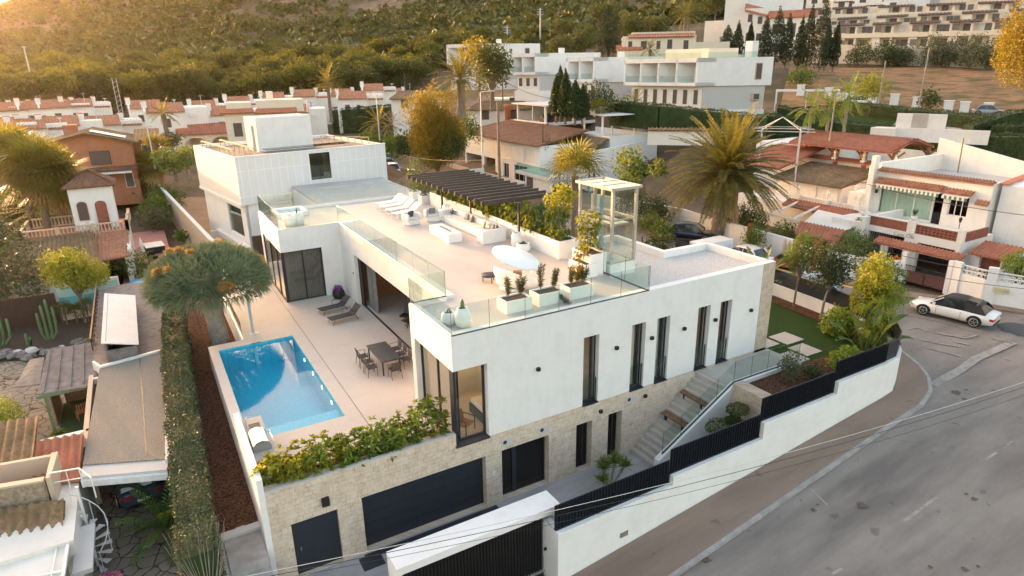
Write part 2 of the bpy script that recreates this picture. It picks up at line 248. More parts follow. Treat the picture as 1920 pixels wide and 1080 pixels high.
def npmesh(name,V,F,mat,parent=None):
    V=np.asarray(V,np.float32); F=np.asarray(F,np.int32); me=bpy.data.meshes.new(name); me.vertices.add(len(V)); me.vertices.foreach_set('co',V.ravel()); k=F.shape[1]
    me.loops.add(F.size); me.loops.foreach_set('vertex_index',F.ravel()); me.polygons.add(len(F)); me.polygons.foreach_set('loop_start',np.arange(0,F.size,k,dtype=np.int32)); me.update(calc_edges=True)
    me.materials.append(MATS[mat]); o=bpy.data.objects.new(name,me); COL.objects.link(o)
    if parent: o.parent=parent
    return o
def wallh(mb,axis,c,a0,a1,z0,z1,holes,th,sgn):
    """wall on plane axis=c, running a0..a1, z0..z1, rectangular holes (a,b,za,zb); th thickness going to sgn direction"""
    A=sorted({a0,a1,*[h[0] for h in holes],*[h[1] for h in holes]}); Z=sorted({z0,z1,*[h[2] for h in holes],*[h[3] for h in holes]})
    A=[a for a in A if a0<=a<=a1]; Z=[z for z in Z if z0<=z<=z1]
    sol={(i,j):not any(h[0]<=(A[i]+A[i+1])/2<=h[1] and h[2]<=(Z[j]+Z[j+1])/2<=h[3] for h in holes) for i in range(len(A)-1) for j in range(len(Z)-1)}
    d=c+sgn*th
    P=(lambda a,q,z:(a,q,z)) if axis=='y' else (lambda a,q,z:(q,a,z))
    for (i,j),s_ in sol.items():
        if not s_: continue
        x0,x1,y0,y1=A[i],A[i+1],Z[j],Z[j+1]
        for q in (c,d): mb.quad(P(x0,q,y0),P(x1,q,y0),P(x1,q,y1),P(x0,q,y1))
        if not sol.get((i-1,j)): mb.quad(P(x0,c,y0),P(x0,d,y0),P(x0,d,y1),P(x0,c,y1))
        if not sol.get((i+1,j)): mb.quad(P(x1,c,y0),P(x1,d,y0),P(x1,d,y1),P(x1,c,y1))
        if not sol.get((i,j-1)): mb.quad(P(x0,c,y0),P(x1,c,y0),P(x1,d,y0),P(x0,d,y0))
        if not sol.get((i,j+1)): mb.quad(P(x0,c,y1),P(x1,c,y1),P(x1,d,y1),P(x0,d,y1))
    return mb
def tile_roof(mb,p00,p10,p11,p01,pitch=.26,amp=.05,rows=None):
    """ribs run p00->p01 ; across p00->p10"""
    p00,p10,p11,p01=[Vector(p) for p in (p00,p10,p11,p01)]
    n=max(2,int(((p10-p00).length+(p11-p01).length)/2/pitch)); seg=4; nn=(p10-p00).cross(p01-p00).normalized()
    if nn.z<0: nn=-nn
    L=((p01-p00).length); rw=rows if rows is not None else max(1,int(L/.42)); V=[];F=[];m=n*seg+1
    for j in range(rw):
        for e,t in enumerate((j/rw,(j+1)/rw)):
            A=p00.lerp(p01,t);B=p10.lerp(p11,t)
            for i in range(m):
                V.append(tuple(A.lerp(B,i/(m-1))+nn*(amp*math.cos(2*PI*i/seg)+amp+(-.03*(1-e)+.0)+.02)))
        b=j*2*m; F+=[(b+i,b+i+1,b+m+i+1,b+m+i) for i in range(m-1)]
    mb.add(V,F,True); mb.slab([p00,p10,p11,p01] if (p10-p00).cross(p11-p00).z>0 else [p01,p11,p10,p00],.08); return mb
# ------------------------------------------------ foliage
rng=np.random.default_rng(7); random.seed(7)
def leaves(C,rad,n,size,asp=.5,shell=.75,droop=0,lump=.25,flat=1,rg=None):
    """n leaf quads through an ellipsoid; returns V,F"""
    rg=rg or rng; d=rg.normal(size=(n,3)); d/=np.linalg.norm(d,axis=1)[:,None]
    u=rg.random(n)**(1/3.); r=np.where(rg.random(n)<shell,.72+.28*u,u)
    ph=rg.random(6)*6.28; l=1+lump*(np.sin(d[:,0]*5+ph[0])*np.sin(d[:,1]*5+ph[1])+.6*np.sin(d[:,2]*7+ph[2]+d[:,0]*4)*np.cos(d[:,1]*8+ph[3]))
    P=np.array(C)+d*np.array(rad)*(r*l)[:,None]
    return quads(P,size,asp,rg,flat,droop,d)
def quads(P,size,asp=.5,rg=None,flat=1,droop=0,dirs=None):
    rg=rg or rng; n=len(P); a=rg.normal(size=(n,3)); a[:,2]-=droop
    if dirs is not None: a+=dirs*.6
    a/=np.linalg.norm(a,axis=1)[:,None]; b=rg.normal(size=(n,3)); b-=a*(a*b).sum(1)[:,None]; b/=np.linalg.norm(b,axis=1)[:,None]
    s=(size*(.6+.8*rg.random(n)))[:,None]; a=a*s/2; b=b*s*asp/2
    V=np.stack([P-a,P+b*1.0,P+a,P-b*1.0],1).reshape(-1,3); return V,np.arange(4*n).reshape(-1,4)
def cat(L):
    V=[];F=[];k=0
    for v,f in L: V.append(v);F.append(f+k);k+=len(v)
    return np.concatenate(V),np.concatenate(F)
def crown(name,lobes,mat,parent,size,dens,asp=.5,shell=.75,droop=0):
    L=[leaves(c,r,max(20,int(dens*(r[0]*r[1]+r[0]*r[2]+r[1]*r[2]))),size,asp,shell,droop) for c,r in lobes]
    return npmesh(name,*cat(L),mat,parent)
def tree(name,loc,h,cr,trunk_h,mat,label,catg='tree',group=None,nl=7,size=.25,dens=60,tm='trunk',tr=.12,squash=.8,lean=(0,0)):
    t=empty(name,loc,0,label,catg,group); rg=random.Random(hash((round(loc[0],1),round(loc[1],1)))&0xffff)
    m=MB(); top=h-cr*squash*.7; m.tube([(0,0,-.3),(lean[0]*.3,lean[1]*.3,trunk_h*.5),(lean[0],lean[1],trunk_h),(lean[0]*1.1,lean[1]*1.1,top)],[tr*1.2,tr,tr*.8,tr*.4],7)
    lobes=[]
    for i in range(nl):
        a=2*PI*i/nl+rg.random()*.8; rr=cr*(.35+.3*rg.random()); z=trunk_h+(h-trunk_h)*(.25+.5*rg.random()); lr=cr*(.42+.2*rg.random())
        c=(lean[0]+rr*math.cos(a),lean[1]+rr*math.sin(a),min(z,h-lr*squash)); lobes.append((c,(lr,lr,lr*squash)))
        m.tube([(lean[0],lean[1],trunk_h*.85),(lean[0]+rr*.5*math.cos(a),lean[1]+rr*.5*math.sin(a),(trunk_h+c[2])/2),c],[tr*.6,tr*.4,tr*.15],5)
    lobes.append(((lean[0],lean[1],h-cr*.5*squash),(cr*.55,cr*.55,cr*.5*squash)))
    m.build('trunk',tm,t); crown('crown',lobes,mat,t,size,dens); return t
def shrub(name,loc,rad,mat,label,catg='shrub',group=None,size=.16,dens=150,nl=5,asp=.5,droop=0):
    rg=random.Random(hash((round(loc[0],1),round(loc[1],1)))&0xffff); rx,ry,rz=rad; lobes=[]
    for i in range(nl):
        a=2*PI*i/nl+rg.random(); q=.35+.25*rg.random(); s=.5+.25*rg.random(); lobes.append(((rx*q*math.cos(a),ry*q*math.sin(a),rz*(s+.35*rg.random())),(rx*s,ry*s,rz*s)))
    lobes.append(((0,0,rz*1.2),(rx*.6,ry*.6,rz*.7)))
    o=crown(name,lobes,mat,None,size,dens,asp,.6,droop); o.location=loc; return tag(o,label,catg,group)
def palm(name,loc,th,tr,fl,nf,label,kind='pinnate',mat='palm',catg='palm tree',group=None,droop=1.0,dead=0,lw=.05,nl=46,ll=.5,lean=(0,0),seed=1,tm='trunk'):
    t=empty(name,loc,0,label,catg,group); rg=random.Random(seed); m=MB()
    n=max(5,int(th/.35)); pts=[(lean[0]*(i/n)**1.5,lean[1]*(i/n)**1.5,-.3+(th+.3)*i/n) for i in range(n+1)]; m.tube(pts,[tr*(1.25 if i==0 else 1.0+(.10 if i%2 else -.05)+(.15 if i>n-2 else 0)) for i in range(n+1)],10); m.build('trunk',tm,t)
    V=[];F=[];DV=[];DF=[];top=Vector((lean[0],lean[1],th))
    for i in range(nf+dead):
        isd=i>=nf; a=i*2.399963+rg.random()*.3; q=(i+.5)/nf
        el=R_(80-105*q*droop) if not isd else R_(-55-25*rg.random()); L=fl*(.85+.3*rg.random())*(1 if not isd else .75)
        d=Vector((math.cos(a)*math.cos(el),math.sin(a)*math.cos(el),math.sin(el))); p=top.copy(); tv,tf=(DV,DF) if isd else (V,F)
        side=d.cross(Vector((0,0,1))); side=side.normalized() if side.length>.05 else Vector((math.sin(a),-math.cos(a),0))
        if kind=='pinnate':
            steps=nl//2; pp=p; dd=d.copy()
            for s_ in range(steps):
                f=s_/steps; dd=(dd+Vector((0,0,-1))*(.035 if not isd else .02)*46/nl*(1.2)).normalized(); nx=pp+dd*(L/steps); upv=side.cross(dd).normalized()
                k=len(tv); w=.025*(1-f)+.006; tv+=[tuple(pp-side*w),tuple(pp+side*w),tuple(nx+side*w),tuple(nx-side*w)]; tf.append((k,k+1,k+2,k+3))
                if f>.12:
                    l=ll*math.sin(PI*min(1,(f-.05)*.95))**.6*(1-f*.35)+.05
                    for sg in (-1,1):
                        e=(dd*.75+side*sg*.9+upv*.35+Vector((rg.uniform(-.12,.12),rg.uniform(-.12,.12),rg.uniform(-.2,.05)))).normalized()*l
                        k=len(tv); tv+=[tuple(pp),tuple(pp+e*.5+dd*lw-Vector((0,0,l*.02))),tuple(pp+e-Vector((0,0,l*.22))),tuple(pp+e*.5-dd*lw-Vector((0,0,l*.02)))]; tf.append((k,k+1,k+2,k+3))
                pp=nx
        else:
            st=L*.45; e=top+d*st-Vector((0,0,.05)); k=len(tv); tv+=[tuple(top-side*.02),tuple(top+side*.02),tuple(e+side*.02),tuple(e-side*.02)]; tf.append((k,k+1,k+2,k+3)); upv=side.cross(d).normalized(); R=L*.6
            for j in range(nl//2):
                b=-2.0+4.0*j/(nl//2-1); e2=(d*math.cos(b)+side*math.sin(b)+upv*.12).normalized(); tip=e+e2*R*(.85+.15*math.cos(b))-Vector((0,0,R*.18+rg.random()*.1)); mid=e+e2*R*.55; wv=(d*-math.sin(b)+side*math.cos(b)).normalized()*lw
                k=len(tv); tv+=[tuple(e),tuple(mid+wv),tuple(tip),tuple(mid-wv)]; tf.append((k,k+1,k+2,k+3))
    npmesh('fronds',V,F,mat,t)
    if DV: npmesh('dead_fronds',DV,DF,'deadfrond',t)
    return t
def blades(P,N_,L,W,mat,name,parent=None,curve=.25,rg=None):
    """rosettes: at each point P with axis N_, radiating long blades"""
    return None
def rosette(C,ax,n,L,W,spread=1.0,rg=None,droop=.2):
    rg=rg or rng; ax=np.array(ax,float); ax/=np.linalg.norm(ax); d=rg.normal(size=(n,3)); d/=np.linalg.norm(d,axis=1)[:,None]; d=d*spread+ax; d/=np.linalg.norm(d,axis=1)[:,None]
    b=np.cross(d,rg.normal(size=(n,3))); b/=np.linalg.norm(b,axis=1)[:,None]; l=(L*(.75+.4*rg.random(n)))[:,None]; C=np.array(C,float)
    mid=C+d*l*.45; tip=C+d*l; tip[:,2]-=droop*l[:,0]; V=np.stack([np.broadcast_to(C,mid.shape),mid+b*W/2,tip,mid-b*W/2],1).reshape(-1,3); return V,np.arange(4*n).reshape(-1,4)
def hedge(name,pts,wd,h,mat,label,z=None,leaf=.12,dens=170,group=None,core='hedged',wob=.08,catg='hedge'):
    """hedge along polyline pts (x,y,z)"""
    t=empty(name,pts[0],0,label,catg,group); o=Vector(pts[0]); L=[]; m=MB()
    for a,b in zip(pts[:-1],pts[1:]):
        a=Vector(a)-o;b=Vector(b)-o; d=b-a; ln=d.length; dx=Vector((d.x,d.y,0)).normalized(); nx=Vector((-dx.y,dx.x,0)); n=int(dens*ln*(wd+2*h)); q=rng.random((n,1)); u=rng.random(n)*(wd+2*h)
        s=np.where(u<h,-1,np.where(u<2*h,1,0)); off=np.where(s==0,(u-2*h)/wd*2-1,s)[:,None]; hh=np.where(s==0,1,np.where(u<h,u/h,(u-h)/h))[:,None]
        base=np.array(a)+q*np.array(d); ww=1+wob*np.sin(q*ln*1.7)+wob*np.sin(q*ln*4.1+hh*3)
        P=base+np.array(nx)*off*wd/2*ww+np.array((0,0,1))*(hh*h*(1+wob*.5*np.sin(q*ln*2.3))); P+=rng.normal(size=P.shape)*.05; L.append(quads(P,leaf,.5,rng))
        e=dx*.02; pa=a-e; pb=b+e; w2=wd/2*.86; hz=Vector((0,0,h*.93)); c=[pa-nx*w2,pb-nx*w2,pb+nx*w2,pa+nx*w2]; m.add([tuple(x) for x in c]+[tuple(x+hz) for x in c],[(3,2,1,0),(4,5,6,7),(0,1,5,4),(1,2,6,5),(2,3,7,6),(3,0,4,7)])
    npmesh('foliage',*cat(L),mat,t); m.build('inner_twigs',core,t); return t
# ------------------------------------------------ terrain
def g0(x,y): return min(2.0,max(-.6,.108*(x-2))) if y<3 else None
def road_z(x): return min(2.0,max(-.6,.108*(x-2)))
cp=[(px,py,D) for px,py,D in ((0,300,125),(130,285,135),(260,275,140),(400,262,140),(520,250,142),(640,238,148),(780,205,160),(0,225,175),(300,208,185),(600,180,195),(800,155,205),
 (700,262,100),(760,292,84),(880,312,70),(1000,218,103),(1100,203,103),(1180,215,98),(1330,226,90),(1460,212,95),(1480,202,106),(1700,212,98),(1860,222,92),(1480,135,150),(1660,132,150),(1860,135,148),
 (1600,118,160),(1900,135,156),(1350,120,170),(1500,60,215),(1700,45,215),(1900,30,215),(1240,110,150),(950,108,215),(1050,110,205),
 (0,165,250),(0,95,400),(0,24,620),(200,110,350),(300,60,480),(300,0,600),(600,110,300),(600,50,400),(600,0,500),(900,100,255),(900,0,450),(1200,70,240),(1200,0,400),(1500,10,280),(1900,0,260),
 (300,-60,720),(600,-70,640),(900,-60,600),(1200,-70,520),(1500,-60,400),(1900,-60,340),(-300,75,640),(-800,110,620),(100,-10,640),(2300,-40,300),(2300,100,170),(2300,250,90),(-500,330,110))]
CPT=[tuple(at(px,py,D=D)) for px,py,D in cp]+[(-40,-40,-.9),(0,-40,-.5),(30,-40,1.3),(60,-40,1.3),(-40,0,-.3),(-15,0,-.25),(-15,20,-.1),(-12,45,0),(-30,60,0),(-8,60,.3),(-6,4,-.4),(2,4,-.4),(16,3,1.3),(20,-4,1.5),(24,-8,1.4),(33,5,1.85),(38,-4,1.85),(45,-15,1.9),(38,12,2.0),(50,10,2.5),(60,30,3.2),(30,20,1.8),(26,40,1.8),(24,65,1.8),(15,30,1.8),(5,35,1.8),(12,55,1.8),(0,60,1.5),(0,85,1.8),(15,90,2.2),(20,-25,1.1),(80,-40,2.0),(-100,0,-1),(-60,100,1.5),(60,-90,1),(-60,-90,-1),(75,45,4.2),(100,20,5),(28,40,1.7),(24,76,1.7),(20,92,1.8),(31,32,1.7),(18,60,1.7),(32,52,2.2),(22,50,1.6),(45,42,2.2),(52,45,2.4),(58,50,2.8),(50,30,2.3),(60,35,3.0),(48,60,2.6),(40,60,2.2),(42,75,2.5),(36,80,2.5)]+[tuple(at(a,b,D=c)) for a,b,c in ((1240,300,80),(1240,264,90),(1150,252,94),(1300,262,84),(1400,262,78))]
CPT+=[(math.sin(R_(a))*d,math.cos(R_(a))*d,z) for a,d,z in ((-25,900,20),(-15,1000,18),(-8,1000,28),(-2,1100,45),(5,1100,55),(15,1200,70),(30,1200,80),(45,1100,80),(60,1000,80),(-25,1700,0),(-10,1800,0),(5,1900,0),(20,1900,0),(40,1900,0),(60,1700,0),(-40,900,5),(-60,600,0))]
_P=np.array(CPT); _XY=_P[:,:2]
def _k(r): return r
_A=_k(np.linalg.norm(_XY[:,None]-_XY[None],axis=2)); _n=len(_P); _M=np.zeros((_n+3,_n+3)); _M[:_n,:_n]=_A+np.eye(_n)*-.5; _M[:_n,_n:]=np.c_[np.ones(_n),_XY]; _M[_n:,:_n]=_M[:_n,_n:].T
_w=np.linalg.solve(_M,np.r_[_P[:,2],0,0,0])
def tz(X,Y):
    X=np.asarray(X,float);Y=np.asarray(Y,float); r=np.sqrt((X[...,None]-_XY[:,0])**2+(Y[...,None]-_XY[:,1])**2); return r@_w[:_n]+_w[_n]+_w[_n+1]*X+_w[_n+2]*Y
def gz(x,y): return float(tz(x,y))
def G(px,py,d0=20,d1=900):
    """where the sight line of a pixel meets the terrain"""
    lo=d0; D=d0; st=1.5
    while D<d1:
        v=at(px,py,D=D)
        if v.z<gz(v.x,v.y): break
        lo=D; D+=st; st*=1.03
    hi=D
    for _ in range(18):
        m=(lo+hi)/2; v=at(px,py,D=m)
        if v.z<gz(v.x,v.y): hi=m
        else: lo=m
    v=at(px,py,D=hi); return Vector((v.x,v.y,gz(v.x,v.y)))
def grid(name,xs,ys,mat,zf,kind='structure'):
    X,Y=np.meshgrid(xs,ys); Z=zf(X,Y); V=np.stack([X,Y,Z],-1).reshape(-1,3); nx=len(xs); i=np.arange((len(ys)-1)*(nx)).reshape(-1,nx)[:,:-1].ravel(); F=np.stack([i,i+1,i+nx+1,i+nx],1)
    o=npmesh(name,V,F,mat); o.data.polygons.foreach_set('use_smooth',[True]*len(F)); return tag(o,kind=kind)
def rough(X,Y):
    z=tz(X,Y); d=np.hypot(X,Y); k=np.clip((d-230)/200,0,1); n=np.sin(X*.031+1.3*np.sin(Y*.017))*np.cos(Y*.027+X*.011)+.5*np.sin(X*.083+Y*.06)*np.sin(Y*.09-X*.03); lot=np.clip(1-np.maximum(np.abs(X-8)-17.5,0)/3,0,1)*np.clip(1-np.maximum(np.abs(Y-12)-18,0)/3,0,1); return z+k*n*4.0-.12-.7*lot-1.3*np.clip(1-np.maximum(np.abs(X+6.3)-5.4,0)/2,0,1)*np.clip(1-np.maximum(np.abs(Y-57.5)-22,0)/3,0,1)-.5*np.clip(1-np.maximum(np.abs(X+19)-9,0)/2,0,1)*np.clip(1-np.maximum(np.abs(Y-22)-28,0)/3,0,1)
def nlin(a,b,c,n): # denser near c
    t=np.linspace(-1,1,n); u=np.sign(t)*np.abs(t)**1.8; return np.where(u<0,c+u*(c-a),c+u*(b-c))
grid('terrain',nlin(-1300,1500,10,190),nlin(-700,2200,40,200),'terrain',rough)
# mountains behind fall away; field and surroundings
fx=[G(p,q) for p,q in ((1462,205),(1480,128),(1660,128),(1900,132),(2100,140),(2050,235),(1860,216),(1700,206))]
V=[];F=[]
cx=sum(f.x for f in fx)/8; cy=sum(f.y for f in fx)/8
def patch(name,poly,mat,dz,n=14,kind='structure'):
    P=np.array([(p[0],p[1]) for p in poly]); c=P.mean(0); m=len(P); V=[c];F=[]
    for r in range(1,n+1):
        for i in range(m*6):
            a=i/6; A=P[int(a)%m];B=P[(int(a)+1)%m]; q=A+(B-A)*(a-int(a)); V.append(c+(q-c)*r/n)
    V=np.array(V); m6=m*6; T=[(0,1+i,1+(i+1)%m6,1+(i+1)%m6) for i in range(m6)]
    Z=rough(V[:,0],V[:,1])+dz; V3=np.c_[V,Z]; me=bpy.data.meshes.new(name)
    Fs=[t[:3] for t in T]+[(1+(r-1)*m6+i,1+r*m6+i,1+r*m6+(i+1)%m6,1+(r-1)*m6+(i+1)%m6) for r in range(1,n) for i in range(m6)]
    me.from_pydata([tuple(v) for v in V3],[],Fs); me.polygons.foreach_set('use_smooth',[True]*len(Fs)); me.materials.append(MATS[mat]); o=bpy.data.objects.new(name,me); COL.objects.link(o); return tag(o,kind=kind)
patch('dirt_field',fx,'fieldm',.25)
# road: one sheet in front and round the corner
def road_zz(x,y): return road_z(x)
RX=np.concatenate([np.linspace(-60,26,60),np.linspace(28,90,20)])
def strip(name,L,R,mat,zf,dz,th=0,n=1):
    """ribbon between two polylines of (x,y)"""
    V=[];F=[]
    for (a,b) in zip(L,R):
        for t in np.linspace(0,1,n+1): x=a[0]+(b[0]-a[0])*t; y=a[1]+(b[1]-a[1])*t; V.append((x,y,zf(x,y)+dz))
    m=n+1; F=[(i*m+j,(i+1)*m+j,(i+1)*m+j+1,i*m+j+1) for i in range(len(L)-1) for j in range(n)]
    mb=MB().add(V,F)
    if th:
        mb.add([(x,y,z-th) for x,y,z in V[0::m]]+V[0::m],[(i,i+1,len(L)+i+1,len(L)+i) for i in range(len(L)-1)]); e=V[m-1::m]; mb.add([(x,y,z-th) for x,y,z in e]+e,[(i,i+1,len(L)+i+1,len(L)+i) for i in range(len(L)-1)])
    return struct(mb.build(name,mat))
xs=np.concatenate([np.linspace(-60,18,27),np.linspace(20,26,4),np.linspace(30,95,12)])
def rz2(x,y): return road_z(x)
kerbL=[(x,-6.95+.045*(x-3.5)) for x in np.linspace(-60,18,40)]+[(20.3,-6.25),(22,-5.75),(23.3,-4.95),(24.3,-3.95),(25.1,-2.7),(25.9,-1.1),(26.3,.6),(26.6,3)]
side=[(26.6,3),(27.2,12),(26.4,25),(23.6,45),(20.5,66),(18,95),(16,125)]
sideR=[(32.6,8.0),(32.3,13),(31.2,25),(28.2,45),(25.8,66),(23.5,95),(22,125)]
V=[];W=[]
for x,y in kerbL: V.append((x,y)); W.append((x+(0 if x<20 else (x-20)*3.2),-34+(0 if x<20 else min(1,(x-20)/6)*20)))
# front road and junction
strip('road',kerbL[:40],[(x,-60) for x,y in kerbL[:40]],'asphalt',rz2,0,n=8)
junc=[(18,-60)]+kerbL[39:]+[(32.55,8.2),(33.3,4.9),(33.9,2.2),(35.1,.1),(37.0,-3.3),(41,-9.5),(47,-18),(60,-34),(72,-60)]
j=MB(); m=len(junc); j.add([(x,y,road_z(x)) for x,y in junc],[tuple(range(m))[::-1]]); struct(j.build('road_junction','asphalt'))
strip('side_street',side,sideR,'asphalt',lambda x,y:2.0,.0,n=2)
# pavement (front), kerb
inner=[(x,-4.97) for x,_ in kerbL[:40]]+[(19.5,-4.97),(20.6,-4.9),(21.6,-4.4),(22.7,-3.4),(23.6,-2.0),(24.2,-.6),(24.6,1.0),(24.9,3)]
strip('pavement',inner,kerbL,'pave',rz2,.13,n=2)
kb=[(x+nx*.16,y+ny*.16) for (x,y),(nx,ny) in zip(kerbL,[(0,-1)]*40+[(.2,-1),(.5,-.85),(.7,-.7),(.8,-.6),(.9,-.4),(1,-.2),(1,-.1),(1,0)])]
plain('kerbm',(.30,.29,.275),.85,var=.25,sc=2)
strip('kerb',kerbL,kb,'kerbm',rz2,.128,th=.3)
# far side kerb and pavement by the white houses
inR=[(33.6,8.6),(34.3,5.2),(34.9,2.9),(36.0,.9),(38.0,-2.4),(42.2,-8.6),(48,-17)]; outR=[(32.55,8.2),(33.3,4.9),(33.9,2.2),(35.1,.1),(37.0,-3.3),(41,-9.5),(46.7,-18)]
strip('house_pavement',inR,outR,'pave',rz2,.13,th=.3,n=2)
strip('yellow_kerb_line',[(32.4,12),(32.5,8.2),(33.2,4.9),(33.75,2.3)],[(32.15,12),(32.25,8.1),(32.95,4.8),(33.5,2.15)],'yellowp',lambda x,y:2.0,.012)
# faded road markings
def mark(name,pts,wd,dz=.006,mat='whitep'):
    L=[];Rr=[]
    for i,p in enumerate(pts):
        a=Vector(pts[max(0,i-1)]);b=Vector(pts[min(len(pts)-1,i+1)]); d=(b-a).normalized(); L.append((p[0]-d.y*wd/2,p[1]+d.x*wd/2)); Rr.append((p[0]+d.y*wd/2,p[1]-d.x*wd/2))
    return strip(name,L,Rr,mat,lambda x,y:road_z(x),dz)
N('fadedp'); k=N('fadedp'); c=k.coord(); k.fin(k.mix(k.ramp(k.noise(c,2.2,7,.8),[(.42,(0,0,0)),(.62,(1,1,1))]),(.25,.225,.20),(.37,.355,.33)),.85,spec=.2)
Zr=2.0
def rp(px,py):
    z=1.0
    for _ in range(30): v=at(px,py,z=z); z=.5*z+.5*road_z(v.x)
    return (v.x,v.y)
mark('road_marking',[rp(1748,722),rp(1800,694),rp(1830,672),rp(1899,642)],.45,mat='fadedp'); mark('road_marking',[rp(1899,644),rp(1858,634)],.10,mat='fadedp'); mark('road_marking',[rp(1696,590),rp(1760,602),rp(1830,622)],.08,mat='fadedp')
for a,b in (((1695,1043-5),(1758-0,934)),): pass
mark('road_marking',[rp(1695,977),rp(1757,932)],.12,mat='fadedp'); mark('road_marking',[rp(1848,862),rp(1900,827)],.10,mat='fadedp'); mark('road_marking',[rp(1560,1076),rp(1580,1066)],.10,mat='fadedp'); mark('road_marking',[rp(1518,915),rp(1552,948)],.07,mat='fadedp')
# STOP letters, worn
for p in ([(1702,617),(1720,613),(1735,620)],[(1725,636),(1760,644),(1800,650)],[(1738,652),(1778,662),(1802,668)],[(1755,624),(1810,634),(1832,628)],[(1790,640),(1816,646)]): mark('road_marking',[rp(*q) for q in p],.16,mat='fadedp')
def blotch(px,py,r,mat='darkwood',sq=.7):
    x,y=rp(px,py); n=14; rg=random.Random(px); m=MB(); m.add([(x+r*(.7+.5*rg.random())*math.cos(2*PI*i/n),y+sq*r*(.7+.5*rg.random())*math.sin(2*PI*i/n),road_z(x)+.007) for i in range(n)],[tuple(range(n))]); struct(m.build('road_stain',mat))
plain('stain',(.10,.075,.055),.8,var=.4,sc=10); plain('tarpatch',(.07,.07,.072),.8,var=.2,sc=6)
for q in ((1619,946,.30),(1526,956,.16),(1533,946,.08),(1324,1046,.28),(1793,736,.30),(1808,748,.14),(1812,731,.10),(1812,926,.10),(1828,935,.16),(1810,1067,.16),(1745,1063,.1),(1834,1062,.10)): blotch(*q,mat='stain')
blotch(1912,618,1.2,'tarpatch',.8)
# ------------------------------------------------ the villa
R=7.79; D=7.65; T=3.16; S=3.25; H=6.39; TP=3.78; GH=2.40
V0=empty('modern_villa',(0,0,0),0,'white two storey flat roofed villa on a stone base, with roof terrace and pool','house')
def vp(mb,name,mat,par=None,label=None,bevel=0):
    o=mb.build(name,mat,par or V0,bevel)
    if label: o['label']=label
    return o
# upper walls
NW=[(5.92,6.72),(8.47,9.25),(9.905,10.66),(12.376,13.15),(13.805,14.565)]
m=MB(); wallh(m,'y',0,.30,16.52,S,R,[(.29,1.43,S,H)]+[(a,b,S,H) for a,b in NW],.42,1)
wallh(m,'x',0,0.0,4.12,T,R,[(-.01,3.75,T,H)],.30,1); 
wallh(m,'y',4.12,.30,1.64,T,R,[],.2,-1)
wallh(m,'x',1.64,4.12,20.3,T,R,[(6.9,17.55,T,H+.0)],.42,1)
wallh(m,'y',20.3,-1.77,1.64,T,R,[(-1.78,.42,T,H)],.35,1)
wallh(m,'x',-2.07,20.3,26.95,T,R,[(20.29,26.4,T,H)],.3,1)
wallh(m,'y',26.95,-1.77,9.6,T,R,[],.3,-1)
m.box(9.6,9.9,8.3,26.95,T,R); 
# rear and gravel-roof outline
m.box(17.05,17.36,.42,4.2,T,R); m.box(14.0,17.05,4.2-.0,4.5,T,R); m.box(14.0,14.3,4.5,8.3,T,R); m.box(9.9,14.0,8.3,8.6,T,R)
vp(m,'wall','white')
vp(MB().box(-1.75,.3,20.66,26.6,6.9,7.5).box(.33,9.5,.45,3.9,6.55,7.3).box(2.08,9.5,4.35,26.5,6.9,7.3).box(9.5,16.9,.45,4.1,6.55,7.3).box(9.95,13.9,4.1,8.2,6.55,7.3),'ceiling','intwall')
# stone corner pier and base cladding
m=MB(); m.box(16.53,17.37,-.012,.45,2.9,R); vp(m,'corner_pier','stoneL')
X0=-6.94
m=MB(); holes=[(-6.28,-4.68,.02,2.28),(-3.80,1.235,0,GH),(1.96,4.22,0,GH),(5.62,6.47,0,GH),(7.35,8.12,0,GH)]
wallh(m,'y',-.012,X0,0,-.6,TP,[h for h in holes if h[0]<0],.45,1) if False else wallh(m,'y',-.012,X0,0.0,-.6,TP,[(-6.28,-4.68,.02,2.28),(-3.80,0.0,0,GH)],.45,1)
wallh(m,'y',-.012,0.0,17.36,-.6,S,[(0,1.235,0,GH),(1.96,4.22,0,GH),(5.62,6.47,0,GH),(7.35,8.12,0,GH)],.45,1)
vp(m,'stone_wall','stone')
# white coping of planter wall, parapet walls
m=MB(); m.box(X0,-.02,-.03,.10,TP,TP+.05); m.box(-.45,-.02,.10,1.3,T,TP+.02); vp(m,'planter_coping','lgrey')
m=MB(); m.box(-7.14,-6.94,-.02,5.05,-.4,4.35); m.box(-7.14,-6.94,5.05,15.6,.2,T-.06); m.box(X0,-.45,1.15,1.3,T-.2,T+.42); vp(m,'side_wall','white')
m=MB(); m.box(X0,-.45,.10,1.15,T,T+.35); vp(m,'planter_soil','soil')
# terrace slab, pool hole
PX0,PX1,PY0,PY1=-6.72,-2.95,4.69,14.78
m=MB()
for x0,x1,y0,y1 in ((PX1,1.64,1.3,20.3),(X0,PX1,1.3,PY0),(PX0,PX1,PY1,15.55),(-5.4,PX1,15.55,20.3),(X0-.2,PX0,5.05,15.55),(X0,PX0,PY0,5.05),(-5.4,-2.07,20.3,29),(1.64,2.06,6.9,17.55)): m.box(x0,x1,y0,y1,T-.25,T)
vp(m,'terrace_floor','porcelain')
vp(MB().box(2.02,9.6,4.3,20.2,T-.25,T-.004).box(.32,9.4,.43,3.9,T-.25,T-.004).box(-2.0,1.6,20.32,26.6,T-.25,T-.004).box(9.45,17,.43,4.1,T-.25,T-.004),'room_floor','porcelain')
vp(MB().box(-2.335,-2.31,1.3,26,T+.001,T+.004),'drain_channel','anth')
